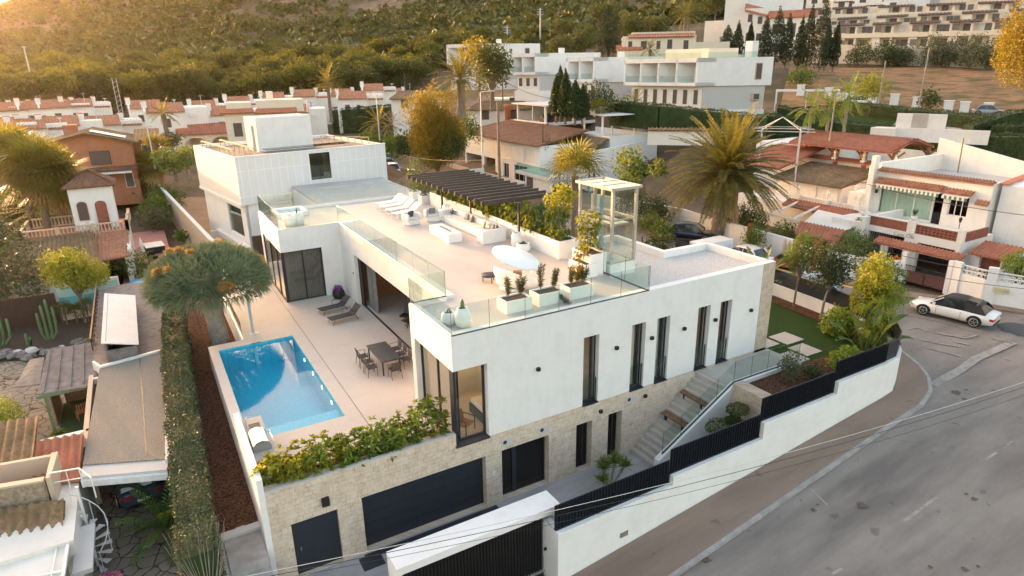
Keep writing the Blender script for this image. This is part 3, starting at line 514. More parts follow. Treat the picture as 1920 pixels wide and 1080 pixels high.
# roof
m=MB(); m.box(.30,9.4,.30,4.12,D-.25,D); m.box(1.9,8.95,4.12,26.7,D-.25,D); m.box(-1.8,1.9,20.6,26.7,D-.25,D); m.box(8.95,9.4,4.12,6.3,D-.25,D); vp(m,'roof_deck','porcelain')
m=MB(); m.box(.12,9.2,.08,.30,D-.2,D+.01); vp(m,'gravel_edge','gravel')
vp(MB().box(9.4,17.1,.35,4.25,D-.4,D-.2).box(9.4,14.1,4.25,8.4,D-.4,D-.2).box(9.61,9.62,8.4,26,D-.4,D-.3),'gravel_roof','gravel')
# parapet inner face cap
m=MB(); m.box(9.4,17.36,.0,.34,R,R+.02); vp(m,'parapet_cap','white')
# narrow windows
CUR=['warm','curtain','curtain','warm','warm']
plain('backwarm',(.50,.36,.25),.9)
for i,(a,b) in enumerate(NW):
    f=MB(); y=.24; f.box(a,a+.045,y,y+.06,S,H).box(b-.045,b,y,y+.06,S,H).box(a,b,y,y+.06,H-.05,H).box(a,b,y,y+.06,S,S+.06).box(b-.27,b-.20,y-.02,y+.06,S+.06,H-.05); w_=vp(f,'window','anth')
    MB().quad((a+.045,y+.03,S+.06),(b-.045,y+.03,S+.06),(b-.045,y+.03,H-.05),(a+.045,y+.03,H-.05)).build('pane','gpane',w_); MB().box(a-.01,b+.01,-.06,y,S-.04,S+.015).build('sill','anth',w_)
    MB().box(a+.02,b-.10,.06,.075,S+.1,S+1.12).build('glass_guard','ggreen',w_); MB().box(b-.10,b-.07,.05,.085,S,S+1.15).build('guard_post','black',w_)
    if CUR[i]=='warm': MB().box(a-.3,b+.3,.62,.64,S-.1,H+.1).build('blind','backwarm',w_)  # warm panel added close behind the glass to lighten the dark window
    if CUR[i]=='curtain':
        c=MB(); n=24; V=[(a+.05+(b-a-.3)*j/n,.42+.04*math.sin(j*1.9),z) for z in (S+.05,H) for j in range(n+1)]; c.add(V,[(j,j+1,n+2+j,n+1+j) for j in range(n)]); c.build('curtain','curtain',w_)
vp(MB().box(5.2,9.3,3.3,3.4,T,6.5).box(4.3,4.4,.6,3.4,T,6.5).box(7.6,7.7,.6,3.4,T,6.5).box(11.2,11.3,.6,4,T,6.5).box(11.3,17,3.7,3.8,T,6.5),'inner_wall','intwall')
vp(MB().box(5.7,7.4,1.2,2.2,T,T+.8).box(5.7,7.4,2.2,2.3,T,T+1.1),'bed','wood')
# corner window (front bedroom)
f=MB(); f.box(.0,.09,.0,.34,S,H).box(1.34,1.43,.26,.34,S,H).box(.09,1.34,.26,.34,H-.06,H).box(.09,1.34,.26,.34,S,S+.08); f.box(.26,.34,.30,.45,S,H)
for y in (2.0,3.66): f.box(.25,.33,y,y+.09,T,H)
f.box(.25,.33,.3,3.75,T,T+.06).box(.25,.33,.3,3.75,H-.06,H)
w_=vp(f,'corner_window','anth'); MB().box(.09,1.34,.29,.30,S+.08,H-.06).box(.285,.295,.4,3.7,T+.06,H-.06).build('pane','gpane',w_); MB().box(-.02,1.45,-.07,.26,S-.06,S+.012).build('sill','anth2',w_)
# bedroom inside: bed, shelf, wall
vp(MB().box(2.9,3.0,2.0,3.9,T,6.5).box(.4,2.9,3.85,3.92,T,6.5),'bedroom_wall','intwall'); vp(MB().box(1.9,2.85,2.6,3.8,5.2,6.2),'lit_shelf','warmlit'); vp(MB().box(1.7,3.6,.7,2.3,T,T+.4),'bed','cushg'); vp(MB().box(1.75,3.6,.72,2.28,T+.4,T+.62),'mattress','cloth',bevel=.05)
# wing windows
f=MB(); f.box(-2.07,-1.97,20.3,20.45,T,H).box(-1.97,-1.88,20.36,20.44,T,H)
for x in (-.83,.33): f.box(x,x+.09,20.36,20.44,T,H)
f.box(-1.97,.42,20.36,20.44,T,T+.07).box(-1.97,.42,20.36,20.44,H-.07,H)
for y in (22.1,22.3,24.2,26.3): f.box(-2.03,-1.93,y,y+.1,T,H)
f.box(-2.03,-1.95,20.45,26.4,T,T+.07).box(-2.03,-1.95,20.45,26.4,H-.07,H); w_=vp(f,'patio_door','anth'); MB().box(-1.9,.35,20.39,20.40,T+.07,H-.07).box(-2.0,-1.99,20.45,26.3,T+.07,H-.07).build('pane','gpane',w_)
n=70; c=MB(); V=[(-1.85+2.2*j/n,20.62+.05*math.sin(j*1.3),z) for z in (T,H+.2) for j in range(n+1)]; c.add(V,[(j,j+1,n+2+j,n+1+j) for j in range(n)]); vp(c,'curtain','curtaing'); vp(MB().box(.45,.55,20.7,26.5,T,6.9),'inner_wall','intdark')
# living room opening
f=MB(); f.box(1.86,1.98,6.9,17.55,T,T+.015).box(1.86,1.98,17.0,17.55,T,H).box(1.86,1.98,17.35,17.5,T,H).box(1.88,1.96,13.9,14.02,T+.0,T+.02); w_=vp(f,'sliding_door','black')
n=26; c=MB(); V=[(2.2+.09*math.sin(j*1.7),16.9-1.5*j/n,z) for z in (T,H) for j in range(n+1)]; c.add(V,[(j,j+1,n+2+j,n+1+j) for j in range(n)]); vp(c,'curtain','curtaing')
vp(MB().box(8.8,8.9,4.3,20,T,7.0).box(2.1,9.4,18.2,18.3,T,7.0),'inner_wall','wood')
# garage, entrance, doors
f=MB()
for i in range(5): f.box(-3.80,1.235,.30,.345,GH*i/5+.006,GH*(i+1)/5-.006)
f.box(-3.80,1.235,.33,.36,0,GH); vp(f,'garage_door','anth')
f=MB().box(-6.28,-4.68,.16,.20,-.3,2.28).box(-5.52,-5.51,.155,.165,0,2.2); o=vp(f,'side_door','anth'); MB().box(-6.06,-6.03,.12,.16,.98,1.12).build('handle','steel',o)
f=MB().box(1.96,2.02,.32,.40,0,GH).box(4.16,4.22,.32,.40,0,GH).box(1.96,4.22,.32,.40,GH-.05,GH).box(1.96,4.22,.32,.40,0,.06).box(2.60,2.80,.30,.40,0,GH); o=vp(f,'entrance_door','anth'); MB().box(2.02,4.16,.35,.36,.06,GH-.05).build('pane','gdark',o)
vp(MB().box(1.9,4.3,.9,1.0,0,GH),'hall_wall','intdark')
for a,b in ((5.62,6.47),(7.35,8.12)): 
    o=vp(MB().box(a,a+.05,.34,.42,0,GH).box(b-.30,b-.22,.34,.42,0,GH).box(a,b,.34,.42,0,.05).box(a,b,.34,.42,GH-.05,GH),'window','anth'); MB().box(a,b,.37,.38,.05,GH-.05).build('pane','gdark',o); MB().box(a-.1,b+.1,.8,.85,0,GH).build('blind','darkwood',o)
# wall lamps
def wlamp(px,py): v=at(px,py,Y=-.04); vp(MB().box(v.x-.07,v.x+.07,-.13,-.001,v.z-.07,v.z+.07),'wall_lamp','black')
for q in ((1009,692),(1156,652),(1222,633.5),(1283,616),(1341,599.5),(1408,581.5),(1126,771),(1209.5,742)): wlamp(*q)
v=at(610,940,Y=-.04); vp(MB().box(v.x-.13,v.x+.13,-.14,-.013,v.z-.16,v.z+.16),'wall_lamp','black'); vp(MB().box(.9+.62,.9+.74,-.03,-.013,1.35,1.6),'doorbell','plastic')
for px,py,ln in ((951,829,.5),(1020,806,.5),(1183,749,.46)):
    v=at(px,py,Y=-.02); o=vp(MB().box(v.x-ln/2,v.x+ln/2,-.022,-.013,v.z-.16,v.z+.16),'wall_vent','lgrey')
    c=MB(); c.add([(v.x-.1+.09*math.cos(a),-.026,v.z+.02+.09*math.sin(a)) for a in np.linspace(0,2*PI,12,endpoint=False)],[tuple(range(12))]); c.build('grille','anth2',o)
v=at(1310-490,0,Y=0); 
vp(MB().box(1.60,1.635,17.9,18.0,T+1.9,T+2.0),'wall_lamp','black'); vp(MB().box(1.60,1.635,18.45,18.6,T+.6,T+.75),'wall_socket','plastic')
# glass balustrades: roof
def bal(pts,h,name,par,base,n=3,ov=0,mat='ggreen'):
    cap=MB(); PN=[]
    for (x0,y0,z0),(x1,y1,z1) in zip(pts[:-1],pts[1:]):
        d=Vector((x1-x0,y1-y0,0)); L=d.length; d/=L; nn=Vector((-d.y,d.x,0))*.008; k=n
        for i in range(k):
            P=[Vector((x0,y0,z0)).lerp(Vector((x1,y1,z1)),t) for t in (i/k,(i+1)/k)]; P[0]+=d*.008; P[1]-=d*.008; up_=Vector((0,0,h))
            PN.append(MB().add([tuple(q) for q in (P[0]-nn,P[1]-nn,P[1]+nn,P[0]+nn,P[0]-nn+up_,P[1]-nn+up_,P[1]+nn+up_,P[0]+nn+up_)],[(0,1,5,4),(1,2,6,5),(2,3,7,6),(3,0,4,7),(4,5,6,7)]))
        a=Vector((x0,y0,z0));b=Vector((x1,y1,z1)); cap.bar(a,b,.05,.05)
        for i in range(k+1): q=a.lerp(b,i/k); cap.bar(q,q+Vector((0,0,h)),.012)
    o=cap.build(name,base,par)
    for g in PN: g.build('glass_panel',mat,o)
    return o
bal([(1.66,20.35,R+.01),(1.66,4.08,R+.01)],1.12,'glass_balustrade',V0,'alu',9)
bal([(1.66,4.08,R+.01),(.05,4.08,R+.01)],1.12,'glass_balustrade',V0,'anth',1)
bal([(.05,4.08,R+.01),(.05,.05,R+.01)],1.12,'glass_balustrade',V0,'alu',3)
bal([(.05,.04,R+.01),(9.35,.04,R+.01)],1.12,'glass_balustrade',V0,'anth',6)
bal([(9.30,.06,R+.01),(9.30,3.15,R+.01)],1.12,'glass_balustrade',V0,'anth',2)
bal([(1.64,20.35,R+.01),(-2.0,20.35,R+.01)],1.12,'glass_balustrade',V0,'alu',2)
bal([(-2.0,20.35,R+.01),(-2.0,26.85,R+.01)],1.12,'glass_balustrade',V0,'alu',4)
bal([(-2.0,26.9,R+.01),(8.8,26.9,R+.01)],1.12,'glass_balustrade',V0,'alu',5)
bal([(-5.38,23.5,T),(-5.38,15.6,T)],1.0,'glass_balustrade',V0,'alu',4)
# pool
P0=empty('swimming_pool',(0,0,0),0,'rectangular blue tiled swimming pool on the villa terrace','swimming pool')
zf=1.75; m=MB(); m.box(PX0-.12,PX0+.012,PY0-.12,PY1+.12,zf-.2,T-.03).box(PX1-.012,PX1+.12,PY0-.12,PY1+.12,zf-.2,T-.03).box(PX0+.012,PX1-.012,PY0-.12,PY0+.012,zf-.2,T-.03).box(PX0+.012,PX1-.012,PY1-.012,PY1+.12,zf-.2,T-.03).box(PX0,PX1,PY0,PY1,zf-.2,zf)
m.build('basin','pooltile',P0); plain('pooltileL',(.16,.52,.66),.5,var=.2,sc=14); MB().box(PX0,PX1,PY0,PY0+1.45,zf,T-.42).build('shallow_step','pooltileL',P0)
MB().quad((PX0,PY0,T-.12),(PX1,PY0,T-.12),(PX1,PY1,T-.12),(PX0,PY1,T-.12)).build('water','water',P0)
for y in (6.9,8.6,10.3,12.1): 
    c=MB(); c.add([(PX1-.016,y+.09*math.cos(a),T-.42+.09*math.sin(a)) for a in np.linspace(0,2*PI,12,endpoint=False)],[tuple(range(12))]); c.build('underwater_light','poollight',P0)
MB().box(-5.1,-4.6,PY1-.004,PY1+.02,T-.06,T+.003).build('skimmer_grille','anth2',P0)
# driveway, stairs
m=MB(); m.add([(X0-.2,0,0),(-.0,0,0),(13.4,0,0),(13.4,-4.2,0),(1.4,-4.2,0),(-4.3,-4.2,0),(-4.3,-4.9,0),(-9.5,-4.9,0),(-9.5,-1.5,0),(X0-.2,-1.5,0)],[tuple(range(10))[::-1]]); struct(m.build('driveway','drivec'))
struct(MB().box(-3.95,1.6,-.40,-.10,.004,.008).build('drain_grate','anth2')); 
v=at(698,1053,z=0); struct(MB().box(v.x-.4,v.x+.4,v.y-.35,v.y+.35,.004,.010).build('drain_cover','anth2'))
struct(MB().box(-5.2,-4.9,-.26,-.06,.004,.03).build('door_mat','concrete'))
ST=empty('front_stairs',(0,0,0),0,'wide pale stone stairs climbing beside the villa behind the glass rail','stairs')
nst=16; xa,xb=8.75,12.75; m=MB()
for i in range(nst): m.box(xa+(xb-xa)*i/nst,13.2,-1.75,-.02,i*T/nst*.985-(.01 if i else .4),(i+1)*T/nst*.985)
m.build('steps','stairc',ST)
MB().box(12.75,17.5,-1.75,-.02,T-.3,T-.02).build('landing','stairc',ST)
m=MB(); m.prism([(8.55,-2.05),(12.95,-2.05),(12.95,-1.75),(8.55,-1.75)],-.2,lambda x,y:.75+(x-8.55)*(T+.12-.75)/(12.95-8.55)); m.box(12.95,17.5,-2.05,-1.75,T-.4,T+.12); m.build('side_wall','white',ST)
bal([(8.85,-1.9,.95),(12.95,-1.9,T+.14)],1.05,'glass_rail',ST,'anth',4); bal([(12.95,-1.9,T+.14),(17.4,-1.9,T+.14)],1.05,'glass_rail',ST,'anth',4)
for q in ((1160,762),): pass
for i,(xx,lab) in enumerate(((10.55,'lower'),(11.65,'upper'))):
    z=int((xx-xa)/(xb-xa)*nst)*T/nst*.985+T/nst; b=MB()
    for j in range(3): b.box(xx-.2+j*.155,xx-.2+j*.155+.145,-1.68,-.12,z+.05,z+.11)
    plain('wood3',(.20,.105,.06),.7,var=.3,sc=6); t=empty('bench',(0,0,0),0,f'{lab} of two brown slatted wood benches set across the front stairs','bench','wood benches on the stairs'); b.build('seat','wood3',t); MB().box(xx-.15,xx+.15,-1.5,-1.4,z-.2,z+.05).box(xx-.15,xx+.15,-.4,-.3,z-.2,z+.05).build('leg','anth',t)
# ------------------------------------------------ front boundary
W0=empty('boundary_wall',(0,0,0),0,'long white boundary wall stepping up along the front pavement','wall')
segs=[(1.37,6.5,2.12,0),(6.5,11.33,2.50,.4),(11.33,15.97,3.24,1.0),(15.97,19.6,3.80,1.5)]
m=MB(); 
for a,b,zt,_ in segs: m.box(a,b,-4.95,-4.70,-.8,zt)
cur=[(19.6,-4.95),(20.5,-4.9),(21.5,-4.45),(22.5,-3.6),(23.3,-2.4),(23.9,-.9),(24.3,.8),(24.5,2.5),(24.7,5),(24.9,9),(24.6,14)]
def off(pl,d):
    o=[]
    for i,p in enumerate(pl):
        a=pl[max(0,i-1)];b=pl[min(len(pl)-1,i+1)]; t=Vector((b[0]-a[0],b[1]-a[1])).normalized(); o.append((p[0]-t.y*d,p[1]+t.x*d))
    return o
ci=off(cur,.25)
for i in range(len(cur)-1): m.prism([cur[i],cur[i+1],ci[i+1],ci[i]],0,3.86)
m.build('wall','white',W0); MB().box(4.05,4.42,-4.965,-4.949,.78,1.0).build('mail_plate','alu',W0)
m=MB(); m.box(1.37,1.62,-4.70,-4.05,-.3,2.12); m.build('gate_pillar','white',W0); MB().box(1.375,1.40,-4.7,-4.1,2.12,2.14).build('capping','alu',W0)
F0=empty('slat_fence',(0,0,0),0,'dark grey louvred metal fence standing on the white boundary wall','fence')
for (a,b,zt,_),ft in zip(segs,(3.12,3.56,4.28,4.74)):
    m=MB(); y=-4.76; n=int((b-a)/.135)
    for i in range(n+1): x=a+.08+(b-a-.12)*i/n; m.box(-.055,.055,-.008,.008,zt+.06,ft,rz=.95,at=(x,y,0))
    m.box(a+.02,b-.02,y+.05,y+.08,zt+.03,ft-.04).box(a,b,y-.03,y+.08,zt+.0,zt+.05); m.build('slat_panel','anth',F0)
m=MB(); cf=off(cur,.13); cf2=off(cur,.17)
for i in range(len(cur)-1): m.prism([cf[i],cf[i+1],cf2[i+1],cf2[i]],3.86,4.76)
m.build('curved_panel','anth',F0)
# gate portal
PT=empty('gate_portal',(0,0,0),0,'white slab portal over the sliding driveway gate','gate')
m=MB(); m.box(-4.03,1.95,-4.22,-3.32,2.35,2.62).box(-4.03,-3.85,-4.2,-3.34,-.3,2.35).box(1.70,1.95,-4.0,-3.5,0,2.35); m.build('portal_frame','white',PT)
m=MB()
for i in range(44): x=-3.8+i*.117; m.box(-.045,.045,-.02,.02,.05,2.25,rz=.5,at=(x,-4.12,0))
m.box(-3.85,1.3,-4.08,-4.05,.05,2.3); m.build('sliding_gate','black',PT)
MB().tube([(1.32,-4.2,1.0),(1.32,-4.26,1.0)],.06,8).build('gate_buffer','black',PT)
MB().box(1.45,1.7,-3.6,-3.55,1.5,1.95).build('meter_box','whiteb',PT)
# side stairs at left, mulch strip
SS=empty('side_steps',(0,0,0),0,'short grey concrete steps between stone wall and mulch strip','stairs')
m=MB()
for i in range(6): m.box(-8.35,-7.15,-2.6+i*.42,1.75,i*.27-.3,(i+1)*.27-.0)
m.build('steps','kerbm',SS); MB().box(-8.62,-8.36,-2.9,1.5,-.3,1.5).box(-8.62,-7.14,1.2,1.55,1.0,1.72).build('kerb_wall','lgrey',SS)
mb=MB(); V=[];n=30
for j in range(n+1):
    for i in range(7): x=-9.6+i*.41; y=1.5+j*.95; V.append((x,y,1.62+.02*j+.04*math.sin(i*3.1+j*1.7)))
mb.add(V,[(j*7+i,j*7+i+1,(j+1)*7+i+1,(j+1)*7+i) for j in range(n) for i in range(6)]); tag(mb.build('bark_mulch','mulch'),kind='stuff')
MB_=MB().box(-7.14,-5.38,15.55,28,1.5,2.0); tag(MB_.build('bark_mulch','mulch'),kind='stuff')
tag(MB().box(-5.5,-5.38,15.55,23.6,1.5,T+.02).build('terrace_edge_wall','white'),'low white edge wall of the terrace beside the dragon tree','wall')
# wheelie bin and tub bottom left
def binn(x,y,z,label,op=False):
    t=empty('wheelie_bin',(x,y,z),.15,label,'bin'); MB().prism([(-.24,-.28),(.24,-.28),(.24,.28),(-.24,.28)],0,.95).build('bin_body','bin',t,.03)
    if not op: MB().box(-.27,.27,-.32,.32,.95,1.01).build('lid','cushg',t,.02)
    for s in (-1,1): MB().tube([(s*.22,.30,.1),(s*.28,.30,.1)],.1,10).build('wheel','rubber',t)
binn(-8.95,-1.1,0,'closed dark grey wheelie bin beside the grey side steps')
m=MB(); m.lathe([(.30,.0),(.36,.75),(.38,.78),(.34,.78),(.28,.1),(0,.1)],-9.0,-.25,18); tag(m.build('garden_tub','black'),'open round black tub standing behind the wheelie bin','tub')
bw=MB().box(-9.65,-9.5,-2.0,1.2,-.3,1.75); tag(bw.build('bin_enclosure_wall','white'),'short white wall end beside the bins','wall'); tag(MB().box(-9.4,-9.15,-2.2,-1.75,-.3,1.4).build('stone_post','stoneL'),'small stone post in front of the wheelie bin','post')
# lawn and pavers
GZ=3.08
lp=[(17.38,-1.9),(17.5,-4.68),(19.7,-4.68)]+[(p[0],p[1]) for p in off(cur,.27)[1:]]+[(17.5,14),(17.38,4.5)]
L=MB(); c=(20,2,GZ); L.add([c]+[(x,y,GZ) for x,y in lp],[(0,1+i,1+(i+1)%len(lp)) for i in range(len(lp))]); struct(L.build('lawn','lawn'))
ml=MB(); a=off(cur,.28)[1:]; b=off(cur,1.3)[1:]; ml.add([(x,y,GZ+.03) for x,y in a]+[(x,y,GZ+.03) for x,y in b],[(i,i+1,len(a)+i+1,len(a)+i) for i in range(len(a)-1)]); tag(ml.build('bark_mulch','mulch'),kind='stuff')
tag(MB().box(12.98,19.7,-4.68,-2.06,2.2,GZ+.02).build('bark_mulch','mulch'),kind='stuff')
for i,(a_,b_,c_,d_,lb) in enumerate(((18.85,20.15,-.2,1.0,'far'),(18.5,19.65,-1.62,-.47,'middle'),(17.42,18.3,-1.9,-.75,'near'),(17.5,18.6,.1,1.2,'rear'))):
    pl=[(a_,c_),(b_,c_),(b_,d_),(a_,d_)]; tag(MB().prism(pl,GZ-.02,GZ+.035).build('stepping_slab','stairc'),f'{lb} pale stone stepping slab in the dark lawn','slab','stepping slabs in the lawn')
bm=MB().box(12.72,13.35,-4.68,-2.06,-.2,3.36); tag(bm.build('stone_retaining_wall','stoneL'),'short beige stone retaining wall between stair rail and slat fence','wall')
# planting in the planter bed
for i in range(13):
    x=-6.6+i*.5; hh=.85+.4*random.random()+(.5 if i>10 else 0); ma='leafy' if i in (0,1,2,4) else ('lime' if i%2 else 'leaf')
    wh=['left end of the bed','second from the left end','beside the barbecue','behind the side door','above the wall lamp','by the garage door edge','over the garage door left','over the garage door middle','in the middle right of the bed','over the garage right','near the right end','beside the dark window frame','right end by the window'][i]
    o=empty('schefflera_shrub',(x,.68+.1*math.sin(i*2),T+.33),0,f'yellow green umbrella plant in the stone planter, {wh}','shrub','umbrella plants in the stone planter')
    LL=[];mt=MB()
    for k in range(46):
        a=random.random()*6.28; rr=.48*random.random()**.5; z=hh*(.15+.95*random.random()); C=(rr*math.cos(a),rr*math.sin(a)*1.25,z); LL.append(rosette(C,(.3*math.cos(a),.3*math.sin(a),.7),9,.25,.10,1.1,droop=.35))
        if k<6: mt.tube([(0,0,0),(C[0]*.5,C[1]*.5,z*.5),C],.012,4)
    npmesh('leaves',*cat(LL),ma,o); mt.build('stems','trunk',o)
# garden planting
def banana(x,y,z,h,n,label,mat='banana',L=1.2,W=.38,seed=0):
    t=empty('banana_plant',(x,y,z),0,label,'plant'); rg=random.Random(seed+int(x*10)); V=[];F=[];st=MB()
    for i in range(n):
        a=i*2.4+rg.random()*.5; el=R_(82-45*(i/n)-10*rg.random()); r0=Vector((.12*math.cos(a),.12*math.sin(a),0)); b=Vector((math.cos(a)*math.cos(el),math.sin(a)*math.cos(el),math.sin(el))); hh=h*(.55+.35*rg.random()); e=r0+b*hh; st.tube([r0,r0.lerp(e,.5),e],[.035,.025,.015],5)
        d=b.copy(); p=e; s=8; side=d.cross(Vector((0,0,1))); side=side.normalized() if side.length>.1 else Vector((1,0,0)); rows=[]
        for k in range(s+1):
            f=k/s; w=W*.5*math.sin(PI*(.08+.90*f))**.7; u=side.cross(d).normalized(); rows.append((p-side*w+u*w*.35,p.copy(),p+side*w+u*w*.35)); d=(d+Vector((0,0,-.13))).normalized(); p=p+d*L*(.8+.3*rg.random())/s
        for k in range(s):
            for q in (0,1):
                if rg.random()<.06: continue
                j=len(V); V+=[tuple(rows[k][q]),tuple(rows[k][q+1]),tuple(rows[k+1][q+1].lerp(rows[k][q+1],.06)),tuple(rows[k+1][q].lerp(rows[k][q],.06))]; F.append((j,j+1,j+2,j+3))
    npmesh('leaves',V,F,mat,t); st.build('stems','leaf',t); return t
banana(20.9,-3.1,GZ,2.0,12,'big leaved banana plant behind the front corner of the dark fence',L=1.15,W=.42,seed=3); banana(24.0,6.2,GZ,2.4,11,'tall banana plant between villa wall and dark fence at back of lawn',L=1.4,W=.42,seed=5)
tree('young_tree',(23.85,3.3,GZ),4.6,.85,1.9,'leaf','slim young tree with upright crown, left of two by the fence','tree','young trees along the garden fence',8,.13,520,'trunk',.06,1.5,(.15,0))
tree('young_tree',(23.5,1.25,GZ),4.4,1.25,1.7,'leafd','young tree with wider crown and forked pale trunk by the fence','tree','young trees along the garden fence',9,.13,420,'trunkg',.07,1.0,(.5,.1))
tree('weeping_tree',(23.0,-1.9,GZ),4.7,1.1,1.2,'leafy','tall feathery yellow green tree in the front garden corner','tree',None,9,.17,330,'trunk',.07,1.6,(-.1,0))
tree('garden_tree',(23.9,-1.3,GZ),4.3,1.2,1.6,'leaf','bushy green tree leaning over the pavement beside the feathery tree','tree',None,8,.15,260,'trunk',.06,1.1,(.3,0))
# lush grass-like bush (papyrus)
LL=[rosette((random.uniform(-.8,.8),random.uniform(-.6,.6),.2+2.6*random.random()),(0,0,1),60,.9,.03,1.2,droop=.6) for _ in range(26)]
o=npmesh('papyrus_bush',*cat(LL),'lime'); o.location=(22.6,-2.6,GZ); tag(o,'fine bright green papyrus bush below the feathery tree','shrub')
shrub('round_shrub',(22.2,-.6,GZ),(.95,.9,.85),'lime','light green umbrella plant bush at edge of lawn below the young trees','shrub',None,.2,260)
shrub('round_shrub',(18.9,-3.5,GZ),(.95,.75,.62),'lime','low bright green umbrella plant bush on mulch behind the fence','shrub',None,.2,300)
shrub('variegated_shrub',(15.6,-2.8,GZ),(.62,.55,.78),'olive','upright pale variegated shrub between stair rail and fence','shrub',None,.11,420)
shrub('dark_shrub',(16.6,-3.3,GZ),(.6,.5,.45),'leafd','low dark shrub right of the variegated shrub','shrub'); shrub('dark_shrub',(24.0,-.3,GZ),(.6,1.1,.7),'leafd','dark shrub filling the curved fence corner','shrub'); shrub('dark_shrub',(24.3,8.5,GZ),(.6,1.1,.8),'leafd','dark shrub at far end of garden fence','shrub')
# cloud pruned pine
t=empty('cloud_pine',(11.75,-3.15,0),0,'dark cloud pruned tree in the gap between stairs and slat fence','tree'); m=MB(); m.tube([(0,0,0),(.1,.1,.9),(-.1,0,1.7),(.25,.1,2.6)],[.09,.08,.06,.03],7); LL=[]
for c,r in (((.25,.1,2.75),.42),((-.75,.2,2.15),.50),((.15,-.2,1.95),.45),((1.0,-.1,1.75),.5),((-.35,-.3,1.45),.55),((.5,.2,1.2),.5),((.0,.1,2.3),.3)):
    m.tube([(0,0,max(.3,c[2]-.5)),c],.03,5); LL.append(leaves(c,(r*1.25,r*1.05,r*.55),1300,.10,.3,.8,0,.1))
m.build('trunk','trunk',t); npmesh('crown',*cat(LL),'leafp',t)
# yucca
t=empty('yucca',(6.15,-1.75,0),0,'multi stemmed yucca with spiky green heads on the driveway','plant'); m=MB(); LL=[]
for i,(dx,dy,h) in enumerate(((-.35,.1,1.15),(.1,-.1,1.35),(.45,.25,1.2),(-.05,.4,1.0),(.7,-.05,.95),(-.6,-.2,.8))):
    m.tube([(dx*.15,dy*.15,0),(dx*.5,dy*.5,h*.5),(dx,dy,h)],[.07,.055,.05],7); LL.append(rosette((dx,dy,h),(0,0,.35),95,.55,.04,1.0,droop=.12))
m.build('stems','trunkg',t); npmesh('leaves',*cat(LL),'yuc',t)
# ------------------------------------------------ hedge, dragon tree
def hz(y): return 3.35
hedge('clipped_hedge',[(-9.15,-.9,.6),(-8.95,6,.9),(-8.75,14,1.0),(-8.35,21.5,1.1)],1.05,2.6,'hedgeg','long clipped hedge with brown patches between mulch strip and carport',leaf=.10,dens=380)
t=empty('bare_bush',(-9.1,-.9,.6),0,'leafless grey branches at the near end of the clipped hedge','bush'); m=MB()
for i in range(60): a=random.uniform(-.9,.9);b=random.uniform(-.5,.9);m.tube([(random.uniform(-.1,.1),0,.2),(a*.5,b*.4,1.4),(a,b,2.3+.8*random.random())],[.02,.012,.004],4)
m.build('branches','trunkg',t)
DT=empty('dragon_tree',(-6.35,18.4,1.8),0,'huge dragon tree with umbrella crown of spiky leaves beside the pool','tree')
m=MB(); m.tube([(0,-.2,-.3),(.0,-.1,.8),(-.05,0,1.9),(-.15,0,2.9)],[.62,.50,.46,.55],14)
for i in range(16):
    a=2*PI*i/16+random.random()*.3; r=1.7+.7*random.random(); m.tube([(-.1,0,2.6),(.5*math.cos(a),.5*math.sin(a),3.3),(r*.7*math.cos(a),r*.7*math.sin(a),4.0),(r*math.cos(a),r*math.sin(a),4.7)],[.26,.18,.13,.09],7)
m.build('trunk','trunkg',DT); LL=[];FL=[];RX_=2.75
for i in range(330):
    f=(i+.5)/330; th=math.acos(1-f*1.02); a=i*2.399963; r=RX_*math.sin(th); z=3.9+1.75*math.cos(th)+.12*math.sin(a*3)+random.uniform(-.1,.1); nn=(math.sin(th)*math.cos(a)*1.1,math.sin(th)*math.sin(a)*1.1,math.cos(th)+.25)
    LL.append(rosette((r*math.cos(a),r*math.sin(a),z),nn,34,.74,.055,.8,droop=.12))
    if i in (30,77,101,148,176,205,233,262,290,311,58,12): FL.append(rosette((r*math.cos(a)*1.05,r*math.sin(a)*1.05,z+.42),nn,110,.42,.045,1.1,droop=.2))
for i in range(60): a=i*.105*1.0; LL.append(rosette((2.6*math.cos(a),2.6*math.sin(a),3.75),(math.cos(a),math.sin(a),-.5),14,.6,.05,.6,droop=.5))
npmesh('crown',*cat(LL),'dragon',DT); 
for f in FL: npmesh('dry_flower_cluster',*f,'dragfl',DT)
# ------------------------------------------------ roof terrace things
def onroof(x,y): return (x,y,D)
def lounger_white():
    t=empty('sun_lounger',(0,0,0),0,'','sun lounger','white sun loungers in a row on the roof terrace'); MB().box(0,1.45,-.33,.33,.30,.35).build('bed_frame','wgloss',t,.01)
    m=MB(); m.slab([(1.42,-.33,.36),(2.0,-.33,.78),(2.0,.33,.78),(1.42,.33,.36)],.04); m.build('backrest','wgloss',t)
    for x in (.12,1.25):
        m=MB(); m.bar((x,-.30,.30),(x-.1,-.34,0),.045).bar((x,.30,.30),(x-.1,.34,0),.045).bar((x-.08,-.33,.05),(x-.08,.33,.05),.04); m.build('leg_frame','wgloss',t)
    return t
l0=lounger_white(); CH={}
for i,(x,y) in enumerate(((5.25,20.1),(5.3,21.4),(5.35,22.65),(5.4,23.8))):
    lb='white sun lounger on the roof, '+('nearest the armchairs','second from the armchairs','third from the armchairs','farthest from the armchairs')[i]
    if i==0: l0.location=(x,y,D); l0.rotation_euler=(0,0,.22); l0['label']=lb
    else: copy_tree(l0,(x,y,D),.22,lb)
